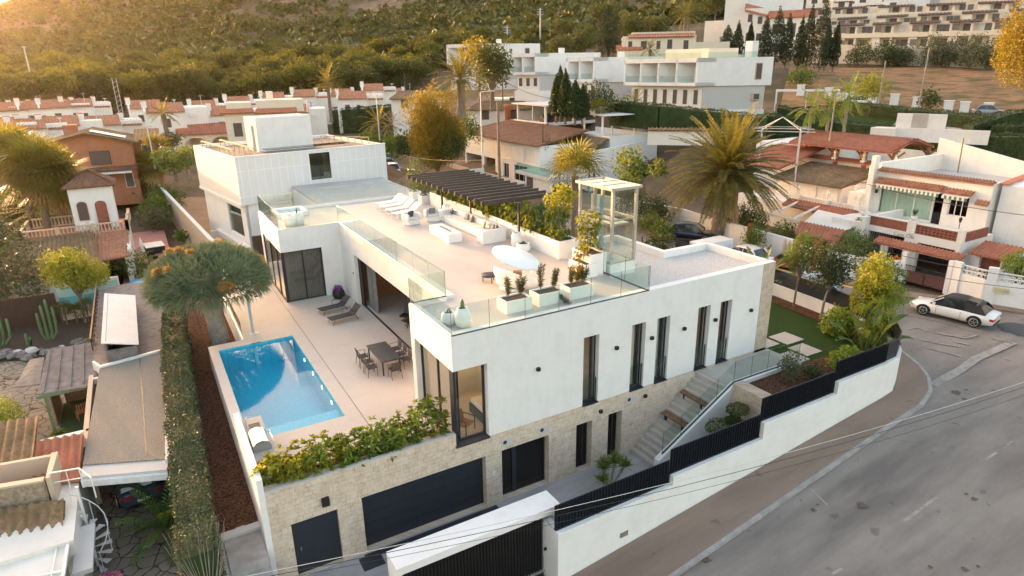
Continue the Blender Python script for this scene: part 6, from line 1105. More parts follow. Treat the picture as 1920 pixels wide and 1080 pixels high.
# tall neighbour white wall on the right
RN=empty('tall_white_house',(0,0,0),0,'tall plain white house wall with terracotta verge at right edge','house'); m=MB(); m.prism([(44.6,2.6),(44.6,-9),(60,-9),(60,2.6)],2,lambda x,y:8.3+.06*(2.6-y)+.1*(x-44)); m.build('wall','white',RN); MB().slab([(44.4,2.75,8.45),(53,2.75,9.3),(53,2.2,9.3),(44.4,2.2,8.45)],.08).build('verge_tiles','terracotta',RN)
t=empty('porch_gate',(0,0,0),0,'small gateway with square terracotta roof and dark door','gateway'); m=MB(); m.box(40.2,41.6,-.4,-.15,2,4.4).box(40.2,41.6,1.1,1.35,2,4.4); m.build('wall','white',t); troof(t,((39.8,-.7,4.3),(39.8,1.7,4.3),(41.9,1.7,4.85),(41.9,-.7,4.85)),'tiler'); MB().box(40.5,40.6,-.15,1.1,2,4.2).build('door','brickred',t)
# street wall with gates
SW=empty('street_wall',(0,0,0),0,'white street wall with pierced concrete blocks behind the convertible','wall'); m=MB()
pts=[(36.95,1.2,3.6),(36.75,-.9,3.6),(37.75,-3.4,3.55),(40.5,-8,3.5),(45,-14,3.5)]
for (x0,y0,z0),(x1,y1,z1) in zip(pts[:-1],pts[1:]): m.prism([(x0,y0),(x1,y1),(x1+.25,y1+.05),(x0+.25,y0+.05)],1.5,z0)
m.prism([(36.95,1.2),(36.8,.6),(37.1,.6),(37.2,1.2)],1.5,4.35).prism([(36.7,-1.0),(36.9,-1.5),(37.2,-1.4),(37.0,-.9)],1.5,4.5); m.build('wall','white',SW)
m=MB(); bl=MB()
for (x0,y0,z0),(x1,y1,z1) in zip(pts[:-1],pts[1:]):
    a=Vector((x0+.1,y0,z0));b=Vector((x1+.1,y1,z1)); L=(b-a).length; n=int(L/.30)
    for i in range(n):
        q=a.lerp(b,(i+.5)/n); d=(b-a).normalized()
        for j in range(2):
            z=q.z+.17+j*.3; m.tube([q.lerp(q,0)+d*.11*math.cos(s_)+Vector((0,0,.17+j*.3+.11*math.sin(s_))) for s_ in np.linspace(0,2*PI,9)],.028,4,caps=False)
    for z in (.02,.31,.62): m.bar(a+Vector((0,0,z)),b+Vector((0,0,z)),.10,.05)
    for i in range(n+1): q=a.lerp(b,i/n); m.bar(q,q+Vector((0,0,.62)),.035)
m.build('pierced_blocks','white',SW)
o=MB().box(-.01,.01,-.42,.42,-.16,.16).build('street_sign',plain('signy',(.62,.56,.36),.6),SW); o.location=(36.96,-1.85,3.15); o.rotation_euler=(0,0,.38); o2=MB().box(-.012,-.010,-.38,.38,-.12,.12).build('sign_border',plain('signb',(.52,.46,.26),.6),o); text('C. Ponent',(-.016,.30,-.05),(PI/2,0,-PI/2),.15,'letters',o)
GT=empty('garage_gate',(0,0,0),0,'black barred double gate under a terracotta tiled beam','gate'); m=MB()
for i in range(26): y=1.5+i*.105; m.bar((37.0,y,2.1),(37.0,y,3.35),.022)
m.bar((37,1.45,2.15),(37,4.2,2.15),.04).bar((37,1.45,3.3),(37,4.2,3.3),.04).bar((37,2.85,2.1),(37,2.85,3.4),.07); m.build('gate_bars','black',GT); m=MB(); m.box(36.9,37.3,1.15,1.45,2,4.3).box(37.9,38.4,6.4,6.7,2,4.3).box(36.9,37.3,4.2,4.5,2,4.2).box(37.5,37.7,1.2,6.7,4.15,4.35); m.build('gate_pier','white',GT); troof(GT,((37.2,1.0,4.32),(37.2,6.9,4.32),(38.0,6.9,4.6),(38.0,1.0,4.6)),'tiler',pitch=.24,amp=.06)
struct(MB().add([(37.1,1.4,2.14),(39.6,1.4,2.2),(39.6,6,2.2),(37.1,4.3,2.14)],[(0,1,2,3)]).build('brick_drive','brickred'))
cw=MB(); a=[(37.1,4.5),(35.9,5.5),(35.3,6.8),(35.2,8.2),(35.3,9.2)]
for (x0,y0),(x1,y1) in zip(a[:-1],a[1:]): cw.prism([(x0,y0),(x1,y1),(x1+.2,y1),(x0+.2,y0+.1)],1.5,3.5)
tag(cw.build('curved_white_wall','white'),'curved white garden wall left of the barred gate','wall')
shrub('round_tree_bush',(37.4,8.4,2.2),(1.6,1.4,1.5),'leaf','large rounded green bush behind the curved white wall','shrub',None,.16,180); 
for x,y,z in ((37.2,5.0,3.4),(36.6,6.4,3.4)):
    o=npmesh('orange_flowers',*leaves((0,0,0),(.35,.3,.3),260,.12),'orangefl'); o.location=(x,y,z); tag(o,('right' if y<6 else 'left')+' clump of orange flowers on the curved white wall','flowers','orange flowers on the wall')
tree('small_tree',(39.6,-1.6,2.1),3.2,1.2,1.2,'lime','small round tree with dark trunk at the right edge','tree',None,8,.16,220,'darkwood',.1)
# ------------------------------------------------ right: pergola house
PHs=empty('pergola_terrace_house',(0,0,0),0,'white stepped house with tiled timber pergola and roof terraces','house')
m=MB(); m.box(51.4,62,11.9,24.5,2,6.6).box(51.4,51.7,11.9,24.5,6.6,7.7).box(43.0,51.4,11.9,24.6,2,4.6).box(46.0,51.4,15.6,22.5,4.6,6.2).box(44.5,51.4,12.0,14.0,4.6,6.2).box(42.9,43.1,11.9,17.8,4.6,4.9).box(52,62,24.5,30.5,2,8.6).box(62,62.3,11.9,30,6.6,8); m.build('wall','offwhite',PHs)
plain('blindw',(.70,.66,.60),.6)
for a,b in ((15.9,17.7),(18.1,19.9),(20.2,22.2)): MB().box(45.93,45.99,a,b,4.65,6.05).build('shutter','blindw',PHs)
for y in (14.2,17.0,20.0): MB().box(51.36,51.40,y,y+.5,6.6,7.7).build('red_panel','redtrim',PHs)
troof(PHs,((51.0,11.9,7.7),(51.0,24.5,7.7),(51.7,24.5,7.9),(51.7,11.9,7.9)),'tiler','coping_tiles',.26); troof(PHs,((45.2,15.2,6.2),(45.2,22.8,6.2),(51.3,22.8,7.2),(51.3,15.2,7.2)),'tileo','roof',.3); troof(PHs,((45.0,21.8,7.1),(45.0,27.5,7.1),(52.5,27.5,8.6),(52.5,22.2,8.6)) ,'tiler','roof',.3)
troof(PHs,((50.2,14.2,9.0),(50.2,25.0,9.0),(54.0,25.0,10.0),(54.0,14.2,10.0)),'tiler','pergola_roof',.3,.06); troof(PHs,((58.2,14.8,9.0),(58.2,25.5,9.0),(54.0,25.0,10.0),(54.0,14.2,10.0)),'tiler','pergola_roof',.3,.06)
for x in (51.9,57.5):
    for y in (14.8,17.9,21.0,24.2):
        m=MB(); m.bar((x,y,6.6),(x,y,9.1),.28).bar((x,y,8.2),(x,y-.9,9.0),.14).bar((x,y,8.2),(x,y+.9,9.0),.14); m.build('timber_post','wood',PHs)
m=MB(); m.bar((51.9,14.4,9.05),(51.9,24.8,9.05),.2).bar((57.5,14.4,9.05),(57.5,24.8,9.05),.2); m.build('timber_beam','wood',PHs)
MB().box(52.0,52.1,25.4,28.6,6.6,8.4).build('pierced_screen','offwhite',PHs)
def finial(x,y,z):
    m=MB(); m.box(x-.22,x+.22,y-.22,y+.22,z-.4,z); m.lathe([(.1,z),(.16,z+.15),(.08,z+.3),(.18,z+.5),(.10,z+.65),(.03,z+.85),(0,z+.9)],x,y,8); m.build('finial','offwhite',PHs)
for q in ((51.3,14.3,7.95),(51.3,17.3,7.95),(51.3,20.3,7.95),(51.3,12.2,7.95),(43,17.8,5.5),(43,14.9,5.5),(43.0,12.0,5.5),(53.7,11.8,8.6)): finial(*q)
m=MB(); 
for a,b in ((12.2,14.7),(15.1,17.6)):
    m.box(42.95,43.1,a,b,5.35,5.45).box(42.95,43.1,a,b,4.85,4.95)
    for i in range(int((b-a)/.12)): y=a+i*.12; m.bar((43.0,y,4.9),(43.0,y+.4,5.4),.03).bar((43.0,y+.4,4.9),(43.0,y,5.4),.03)
m.build('lattice_balustrade','offwhite',PHs)
sp=MB()
for i in range(14): a=i*.4; sp.slab([(44.8,12.6,4.6+.22*i),(44.8+.9*math.cos(a-.2),12.6+.9*math.sin(a-.2),4.6+.22*i),(44.8+.9*math.cos(a+.2),12.6+.9*math.sin(a+.2),4.6+.22*i)],.04)
sp.tube([(44.8,12.6,4.6),(44.8,12.6,8.6)],.05,6)
for i in range(0,28): a=i*.2; sp.bar((44.8+.9*math.cos(a),12.6+.9*math.sin(a),4.6+.11*i),(44.8+.9*math.cos(a),12.6+.9*math.sin(a),5.5+.11*i),.025)
sp.tube([(44.8+.9*math.cos(i*.2),12.6+.9*math.sin(i*.2),5.5+.11*i) for i in range(28)],.03,5); sp.build('spiral_stair','offwhite',PHs)
m=MB(); m.slab([(41.5,9.9,4.75),(41.9,14.9,4.75),(38.4,13.6,4.35),(38.2,10.0,4.35)],.04); m.build('canvas_canopy','cloth',PHs); troof(PHs,((36.3,9.0,3.9),(36.0,12.6,3.9),(37.9,13.6,4.45),(38.1,9.6,4.45)),'tiler','porch_roof',.28,.06); troof(PHs,((41.4,11.9,4.55),(41.9,18.6,4.55),(43,18.6,5.0),(43,11.9,5.0)),'tiler','porch_roof',.28)
for y in (14.8,17.0): MB().bar((43,y+.6,4.9),(38.6,y,4.4),.15).build('white_beam','offwhite',PHs)
MB().bar((38.6,14.2,4.3),(38.6,17.8,4.3),.15).build('white_beam','offwhite',PHs)
for i in range(9): MB().box(42.0,42.05,18.8+i*.3-3.5,18.95+i*.3-3.5,4.55,4.85).build('awning_strip','greenp',PHs)
LWl=MB(); LWl.prism([(34.4,15.5),(34.6,18),(34.9,18),(34.7,15.5)],1.5,3.9).prism([(34.2,10.8),(34.5,15.5),(34.8,15.5),(34.5,10.8)],1.5,3.9).prism([(34.3,9.3),(34.2,10.8),(34.5,10.8),(34.6,9.3)],1.5,3.6); LWo=LWl.build('street_side_wall','white'); tag(LWo,'white street wall with red posts left of the curved wall','wall')
for y in (9.4,10.9,15.6): m=MB(); m.box(34.1,34.4,y-.12,y+.12,1.5,4.4); m.build('red_post','redtrim',LWo)
text('Ana',(34.1,15.0,3.2),(PI/2,0,-PI/2+.05),.5,'redtrim',LWo)
t=empty('raised_bed',(34.0,11.6,1.9),0,'red brick planting bed with statues and succulents by the street wall','planter'); MB().lathe([(.9,0),(.9,.5),(.75,.5),(.75,.4),(0,.4)],0,0,16).build('brick_ring','redtrim',t); npmesh('plants',*leaves((0,0,.55),(.7,.7,.25),500,.16),'leafd',t)
for dx,lb in ((0,'left'),(.0,'middle'),(.0,'right')): pass
for i in range(3):
    s2=empty('plaster_figure',(34.25,11.3+i*.4,2.4),0,('right','middle','left')[i]+' of three pale column ornaments on the brick bed','ornament','column ornaments by the wall'); MB().lathe([(0,0),(.14,0),(.12,.5),(.17,.9),(.1,1.15),(.12,1.3),(0,1.45)],0,0,10).build('figure','beige',s2)
for x,y,r,h,mt,lb in ((33.6,14.6,.9,1.6,'leaf','green bush behind the white hatchback'),(36.6,14.0,1.6,1.4,'leaf','olive green tree bush left of the canvas canopy'),(31.5,24.5,1.3,1.2,'leaf','dense green bush left of the dark car'),(33.9,26.5,1.6,1.8,'leafd','dark green bush behind the glass lift'),(30.6,22.0,1.2,1.1,'leaf','rounded bush right behind the roof parapet'),(38.5,19.5,2.0,1.7,'leafd','dark bush beneath the big date palm'),(33.3,29.5,1.6,2.6,'leafd','tall dark green bush behind the glass lift')): shrub('street_bush',(x,y,2),(r,r,h),mt,lb,'shrub','bushes along the back street',.17,150)
vine=crown('climbing_vine',[((40.2,9.9,3.6),(.4,.5,.8)),((40.4,10.0,4.7),(.5,.5,.5)),((39.9,8.8,5.5),(.3,1.0,.2)),((39.8,9.9,2.8),(.3,.3,.6))],'leaf',None,.16,300); tag(vine,'climbing vine at the left corner of the lettered house','vine')
# electrical kiosk behind roof, white
tag(MB().box(28.2,31.6,14.9,16.3,2,3.6).build('white_kiosk','white'),'white flat topped low structure behind the roof parapet corner','kiosk')
wl=MB(); wl.prism([(34.6,18),(35.6,25),(33.2,36),(33.5,36),(35.9,25),(34.9,18)],1.5,3.8); tag(wl.build('street_back_wall','whiteb'),'long white street wall behind the big date palm','wall')
# wall art along the back street houses etc
t=palm('date_palm',(34.6,19.3,2.0),5.9,.62,5.7,130,'huge date palm with golden fronds right of the glass lift','pinnate','palm','palm tree',None,.93,10,.08,74,.75,(.5,.0),seed=4)
palm('fan_palm',(21.0,22.0,1.8),6.9,.26,3.3,40,'fan palm with shaggy trunk behind the glass lift','fan','palmf','palm tree',None,.85,0,.055,30,.5,(0,0),seed=9)
MB2=None
# ------------------------------------------------ middle house behind the pergola
tilemat('tilem',(.36,.17,.105),(.27,.125,.075),(.40,.23,.14))
MH=empty('terraced_villa',(0,0,0),0,'white house with brown tiled roof, roof terrace pergola and glass balcony','house')
m=MB(); wallh(m,'x',36.7,62.4,74,4.4,7.3,[],.3,1); wallh(m,'x',35.8,50.5,62.4,2,7.3,[(57.5,61.5,4.9,6.7),(51.8,54.4,4.9,6.7),(58.5,60,2.2,4.2),(53.5,57,2.2,4.3)],.3,1); wallh(m,'y',50.5,36.1,44,2,7.3,[],.3,1); m.box(37,50,73.7,74,2,7.3).box(36.7,45,62.4,74,4.2,4.4); 
for y in (63.5,67.5,73.6): m.box(36.7,37.1,y,y+.4,2,4.3)
m.build('wall','offwhite',MH)
m=MB(); wallh(m,'x',39.3,44.5,53,2,6.9,[],.3,1); m.box(44.5,52,47.3,60,2,7.6).box(44.5,44.8,47.3,60,7.6,8.2).box(44.8,52,47.3,47.6,7.6,8.2).box(51.7,52,47.6,60,7.6,8.2); m.prism([(39.3,44.5),(52.5,47.2),(52.5,47.5),(39.3,44.8)],2,lambda x,y:6.9+(x-39.3)*.05); m.build('side_wing','white',MH)
for y0,y1 in ((45.2,47.6),(47.9,50.2),(50.5,52.7)): MB().box(39.22,39.30,y0,y1,4.7,6.75).build('shutter','blindw',MH)
for y0,y1 in ((57.5,61.5),(51.8,54.4)): MB().box(35.9,35.95,y0,y1,4.9,6.7).build('shutter','blindw',MH)
for y0,y1 in ((68.0,72.5),(63.6,66.5)): MB().box(36.62,36.7,y0,y1,5.0,6.6).build('shutter','blindw',MH)
winx(MH,35.8,58.5,60,2.2,4.2,'white','gdark'); winx(MH,35.8,53.5,57,2.2,4.3,'white','gdark',2)
troof(MH,((35.5,61.8,7.35),(36.3,74.3,7.35),(44.5,73.5,8.7),(44.5,61.8,8.7)),'tilem',pitch=.35); troof(MH,((35.3,50.2,7.3),(35.3,62.2,7.3),(44.4,62.2,8.7),(44.4,51.5,8.7)),'tilem',pitch=.35); troof(MH,((41.5,46.5,7.1),(41.5,53.5,7.1),(44.5,55.5,7.9),(44.5,47.5,7.9)),'tileo','lean_to_roof',.3)
MB().slab([(39.2,44.6,6.95),(41.6,45.6,7.1),(41.6,53.4,7.1),(39.2,53,6.95)],.05).build('glazed_roof','gteal',MH)
m=MB(); m.box(44.5,55,62,62.2,8.6,9.0).box(44.5,44.7,62,72,8.6,9.0).box(44.5,55,62.2,72,8.5,8.6).box(54,54.2,62,72,8.6,11.2).box(48,54,71.8,72,8.6,11.2); m.build('roof_terrace','white',MH)
m=MB()
for q in ((44.9,63.2),(44.9,71.2),(54.0,63.2),(54.0,71.5),(49.5,62.6)): m.bar((*q,8.6),(*q,11.3),.3)
m.box(44.3,55,62.4,72.2,11.3,11.5); m.build('pergola','white',MH); m=MB()
for q in ((45.3,50.0),(45.3,54.0),(50.3,49.5),(50.5,54.5)): m.bar((*q,7.6),(*q,10.6),.2)
m.slab([(44.9,49.2,10.6),(50.9,48.9,10.6),(51.1,55.1,10.7),(44.9,54.6,10.7)],-.12); m.build('pergola','white',MH)
m=MB(); m.box(33.4,35.8,44.5,52.5,3.9,4.3); m.build('balcony','whiteb',MH); bal([(33.5,52.4,4.3),(33.5,44.6,4.3)],1.0,'glass_balcony_rail',MH,'alu',3,mat='gteal')
m=MB(); m.box(33.6,33.9,44.6,50.5,2,3.9).box(35.2,35.3,50.6,52.4,2,3.9); m.build('lower_wall','whiteb',MH); plain('mosaic',(.10,.06,.08),.4,var=.9,sc=9); MB().box(33.53,33.59,48.6,50.0,2.1,3.8).build('coloured_panel','mosaic',MH)
t=empty('covered_barbecue',(46.5,65.5,8.6),0,'black covered barbecue under the white roof pergola','barbecue'); MB().box(-.6,.6,-1,1,0,.9).build('table','black',t); MB().lathe([(0,1.6),(.5,1.4),(.9,1.0),(.9,.9)],0,0,12).build('cover','black',t)
sp=MB(); sp.tube([(43.2,49.8,4.3),(43.2,49.8,10)],.06,6)
for i in range(16): a=i*.45; sp.bar((43.2,49.8,4.3+.25*i),(43.2+.9*math.cos(a),49.8+.9*math.sin(a),4.3+.25*i),.25,.04).bar((43.2+.9*math.cos(a),49.8+.9*math.sin(a),4.3+.25*i),(43.2+.9*math.cos(a),49.8+.9*math.sin(a),5.2+.25*i),.03)
o=sp.build('spiral_staircase','black'); o.location=(-6.4,1.5,0); tag(o,'black spiral staircase beside the brown tiled roof','stairs')
tag(MB().box(33.2,33.4,66,78,2,2.9).build('beige_garden_wall','beige'),'low beige garden wall left of the terraced villa','wall')
tag(MB().box(27.5,33,60.5,60.8,2,3.6).box(33,33.2,50,60.8,2,3.0).build('white_garden_wall','whiteb'),'white garden wall in front of the terraced villa','wall')
# ------------------------------------------------ local frame helper for far buildings
def frame(px0,py0,px1,py1,dd=None,z0=None):
    """base line seen at two pixels -> origin, rotation, width (origin is left base point on the terrain)"""
    A=G(px0,py0); B=G(px1,py1); return A,B
def onT(px,py,D): v=at(px,py,D=D); return v
def bl(name,cat,label,A,rz,group=None): return empty(name,A,rz,label,cat,group)
def face_rz(px): r=ray(px,200); return -math.atan2(r[0],r[1])   # local +y points away from the viewer
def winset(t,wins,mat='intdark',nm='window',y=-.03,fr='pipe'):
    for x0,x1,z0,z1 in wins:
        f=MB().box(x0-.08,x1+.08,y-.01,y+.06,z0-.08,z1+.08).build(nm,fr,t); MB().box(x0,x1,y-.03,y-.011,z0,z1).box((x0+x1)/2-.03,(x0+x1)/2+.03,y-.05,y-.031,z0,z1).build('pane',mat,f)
# town houses
def chimney(t,x,y,z,h=1.3,w=.8):
    h*=.55
    m=MB(); m.box(x-w/2,x+w/2,y-w/2,y+w/2,z,z+h); m.box(x-w/2-.05,x+w/2+.05,y-w/2-.05,y+w/2+.05,z+h,z+h+.1); m.prism([(x-w/2,y-w/2),(x+w/2,y-w/2),(x+w/2,y+w/2),(x-w/2,y+w/2)],z+h+.1,z+h+.4); m.build('chimney','offwhite',t); MB().box(x-w*.55,x+w*.55,y-w*.55,y+w*.55,z+h+.4,z+h+.5).build('chimney_cap','terracotta',t)
def townhouse(px,py,D_,w,label,rz=None,h=5.4,roofw=.62,sd=0,row=''):
    p=onT(px,py,D_); rz=(face_rz(px) if rz is None else rz); t=bl('town_house','house',label,p,rz,'white town houses with tiled roofs'); rg=random.Random(sd)
    m=MB(); rw=w*roofw; m.box(0,rw,0,9,-4,h).box(rw,w,1.2,8.5,-4,h+.5); m.box(-.25,.05,-.2,4.5,-4,h+.3); m.prism([(-.3,-.4),(.05,-.4),(.05,5),(-.3,5)],h-.2,lambda x,y:h+.35+y*.24); m.build('wall','offwhite',t)
    troof(t,((0,-.5,h-.05),(rw,-.5,h-.05),(rw,4.6,h+1.25),(0,4.6,h+1.25)),'tile',pitch=.42,amp=.06); troof(t,((0,9.3,h),(rw,9.3,h),(rw,4.6,h+1.25),(0,4.6,h+1.25)),'tile',pitch=.5,amp=.06)
    if sd%2: troof(t,((rw+.2,.8,h-.3),(w-.2,.8,h-.3),(w-.2,3,h+.5),(rw+.2,3,h+.5)),'tile',pitch=.45)
    chimney(t,-.1,2.2,h+.6,1.3+.3*(sd%2)); 
    if sd%3: chimney(t,rw+.3,5,h+.4,1.4)
    wins=[(rw*.22,rw*.22+.9,h-2.4,h-1.2),(rw*.62,rw*.62+.7,h-2.3,h-1.3)] if sd%2 else [(rw*.42,rw*.42+1.0,h-2.5,h-1.1)]
    winset(t,wins); MB().box(rw+.6,rw+1.3,.95,1.2,h-1.0,h-.45).build('air_conditioner','plastic',t)
    if sd%2: MB().lathe([(0,h+1.0),(.42,h+1.25)],w-.8,3,10).tube([(w-.8,3,h),(w-.8,3,h+1.05)],.05,5).build('satellite_dish','plastic',t)
    else: MB().tube([(w-.6,4,h),(w-.6,4,h+2.4)],.04,5).bar((w-1.0,4,h+2.2),(w-.2,4,h+2.2),.04).build('aerial','pipe',t)
    return t
row1=[(0,238,152,6.5),(38,236,152,6.5),(80,232,152,6.8),(118,229,152,6.8),(160,226,153,6.8)]
for i,(px,py,D_,w_) in enumerate(row1): townhouse(px-30,py+27,D_,w_+1.2,'white tiled town house in the back left row, '+('at the picture edge','second from the left','third from the left','fourth from the left','rightmost by the lattice mast')[i],h=5.2,sd=i+1)
row2=[(-18,270,128,6.5),(35,270,128,7.0),(92,262,130,8.0),(170,258,132,8.2)]
for i,(px,py,D_,w_) in enumerate(row2): townhouse(px,py+37,D_,w_+.6,'white tiled town house in the front left row, '+('at the picture edge','second from the left','behind the palm crowns','rightmost, above the orange house')[i],h=5.2,sd=i+2)
row3=[(256,246,138,8.5,6.6),(366,232,142,7.5,5.6),(432,226,144,7.5,6.0),(498,218,146,7.5,6.2),(556,215,147,7.5,6.6),(625,208,150,7.5,6.2),(685,202,152,7.5,6.8),(724,198,158,6.8,5.6)]
for i,(px,py,D_,w_,h_) in enumerate(row3): townhouse(px,py+22,D_+4,w_,'white town house of the long middle row, '+('leftmost with tall chimneys','second from the left','third from the left','fourth from the left','fifth, left of the tall palm','sixth, right of the tall palm','seventh from the left','eighth, the rightmost')[i],h=h_-.4,sd=i+3)
row4=[(288,262,124,8.5,6.6),(405,256,126,7.5,6.0),(530,246,134,8.0,6.0),(640,222,140,8.5,6.6)]
for i,(px,py,D_,w_,h_) in enumerate(row4): townhouse(px,py+26,D_,w_+.8,'white town house in front of the long middle row, '+('leftmost above the arcade','second, behind the cream house','third, left of the tall palm','fourth, above the dark hedge')[i],h=h_,sd=i+6)
# orange house
p=onT(86,350,95); t=bl('orange_house','house','orange rendered house with low tiled gable roof behind the palms',p,face_rz(175)-.10); W=9.8
m=MB(); m.box(0,W,0,9,-3,2.6); m.prism([(0,0),(W,0),(W,9),(0,9)],2.6,lambda x,y:4.6) ; m.add([(-.1,-.0,4.6),(W+.1,-.0,4.6),(W*.52,-.0,5.8)],[(0,1,2)]); m.add([(-.1,9,4.6),(W+.1,9,4.6),(W*.52,9,5.8)],[(0,2,1)]); m.box(W,W+2.6,2.5,10,-3,4.6); m.build('wall','orange',t)
troof(t,((-.6,-.6,4.5),(-.6,9.6,4.5),(W*.52,9.6,5.95),(W*.52,-.6,5.95)),'tileo',pitch=.4); troof(t,((W+.7,9.6,4.5),(W+.7,-.6,4.5),(W*.52,-.6,5.95),(W*.52,9.6,5.95)),'tileo',pitch=.4); troof(t,((W,2.2,4.6),(W+3,2.2,4.6),(W+3,10,5.4),(W,10,5.4)),'tileo',pitch=.4)
MB().slab([(W*.56,1.2,6.06),(W*.93,1.2,5.08),(W*.93,3.4,5.08),(W*.56,3.4,6.06)],-.06).build('white_skylight','plastic',t); m=MB(); m.box(2.2,3.7,6,7.2,4.5,6.6); m.build('chimney','orange',t)
winset(t,[(1.0,3.2,2.0,3.5),(5.2,7.2,2.2,3.7)],fr='anth2'); winset(t,[(W+.9,W+1.9,2.6,4.0)],y=2.47,fr='plastic'); m=MB(); m.slab([(3,-1.6,1.2),(W-.5,-1.6,1.2),(W-.5,0,1.5),(3,0,1.5)],.1); m.build('awning','cloth',t); troof(t,((2.5,-1.2,1.45),(W+.2,-1.2,1.45),(W+.2,0,1.8),(2.5,0,1.8)),'tiled','porch_roof',.35)
winset(t,[(5.8,6.6,-1.4,.9),(8.4,9.2,-.8,.9)],fr='pipe')
# arcade house
p=onT(342,290,122); t=bl('arcade_house','house','cream arcade with red tiled roof left of the cubic house',p,face_rz(380)); m=MB(); m.box(0,9.5,3,7,-2,3.2).box(0,.6,0,.6,-2,3.2).box(4.1,4.7,0,.6,-2,3.2).box(8.2,8.8,0,.6,-2,3.2); 
for a in (.6,4.7): n=10; r=1.75; m.add(sum([[(a+r-r*math.cos(PI*i/n),0,1.3+r*.75*math.sin(PI*i/n)),(a+r-r*math.cos(PI*i/n),0,3.3)] for i in range(n+1)],[]),[(2*i,2*i+1,2*i+3,2*i+2) for i in range(n)])
m.build('arcade_wall','cream',t); troof(t,((-.4,-.5,3.2),(9.4,-.5,3.2),(9.4,3.6,4.6),(-.4,3.6,4.6)),'tiler',pitch=.4)
# cream stepped house behind cubic house
p=onT(430,276,108); t=bl('cream_house','house','cream house with railed roof terraces behind the cubic house',p,face_rz(500)); m=MB(); m.box(0,4,0,6,-4,5.0).box(4,10,.5,7,-4,4.8).box(.4,3.8,.4,5.5,5,6.4).box(4.6,11.5,1.2,7,4.8,6.6).box(6.2,7.2,4,5,6.6,7.8); m.build('wall','cream',t); m=MB(); m.slab([(-.6,-.6,4.9),(4.3,-.6,4.9),(4.0,.6,5.5),(.2,.6,5.5)],-.15).slab([(4.2,-.2,4.7),(10.4,-.2,4.7),(10.4,1.2,5.3),(4.6,1.2,5.3)],-.15); m.build('tiled_eave','terracotta',t); winset(t,[(1,2.2,1.5,3.5),(5.5,7,1.5,3.4)],fr='cream')
# modern white villas (left two), big apartment block
def modern(px,py,D_,w,d,h1,h2,h3,label,rzo=0,nb=2,gf=1):
    p=onT(px,py,D_); t=bl('modern_apartment_house','house',label,p,face_rz(px)+rzo,'white cubic apartment houses on the hill'); m=MB()
    m.box(0,w+.3,0,d+1,-4,h1); m.box(-.8,w,-1.2,d,h2,h2+.35).box(-.8,w,-1.2,d,h3-.45,h3).box(w-.25,w,-1.2,0,h2,h3).box(-.8,-.55,-1.2,0,h2,h3); m.box(-.6,w,.8,d,h2,h3); 
    for i in range(1,nb): x=-.6+(w+.4)*i/nb; m.box(x-.1,x+.1,-1.2,.8,h2,h3)
    m.build('upper_wall','white',t); MB().box(0.3,w-.2,.6,d-.4,h1,h2).build('grey_wall','lgrey',t); 
    wb=MB().box(.3,w-.2,.56,.60,h1,h2).build('front_wall','offwhite',t); ws=[]; n=int(w/1.6)
    for i in range(n): x=.9+(w-1.6)*i/max(1,n-1); ws.append((x-.25,x+.25,h1+.6,h2-.5))
    winset(t,ws,y=.53); ws=[(-.4+(w+.2)*i/nb+.5,-.4+(w+.2)*(i+1)/nb-.4,h2+.5,h3-.7) for i in range(nb)]; winset(t,ws,y=.77,mat='gdark' if 0 else 'intdark')
    for i in range(nb): MB().box(-.5+(w+.2)*i/nb,-.5+(w+.2)*(i+1)/nb-.15,-1.12,-1.10,h2+.35,h2+1.2).build('glass_rail','ggreen',t)
    # right side windows
    for x0,z0,z1 in ((d*.62,h2+.9,h3-.8),(d*.60,h1+1.0,h1+2.0)):
        f=MB().box(w,w+.05,x0,x0+1.6,z0,z1).build('side_window','beige',t); MB().box(w+.05,w+.07,x0+.15,x0+1.45,z0+.15,z1-.15).build('pane','intdark',f)
    return t
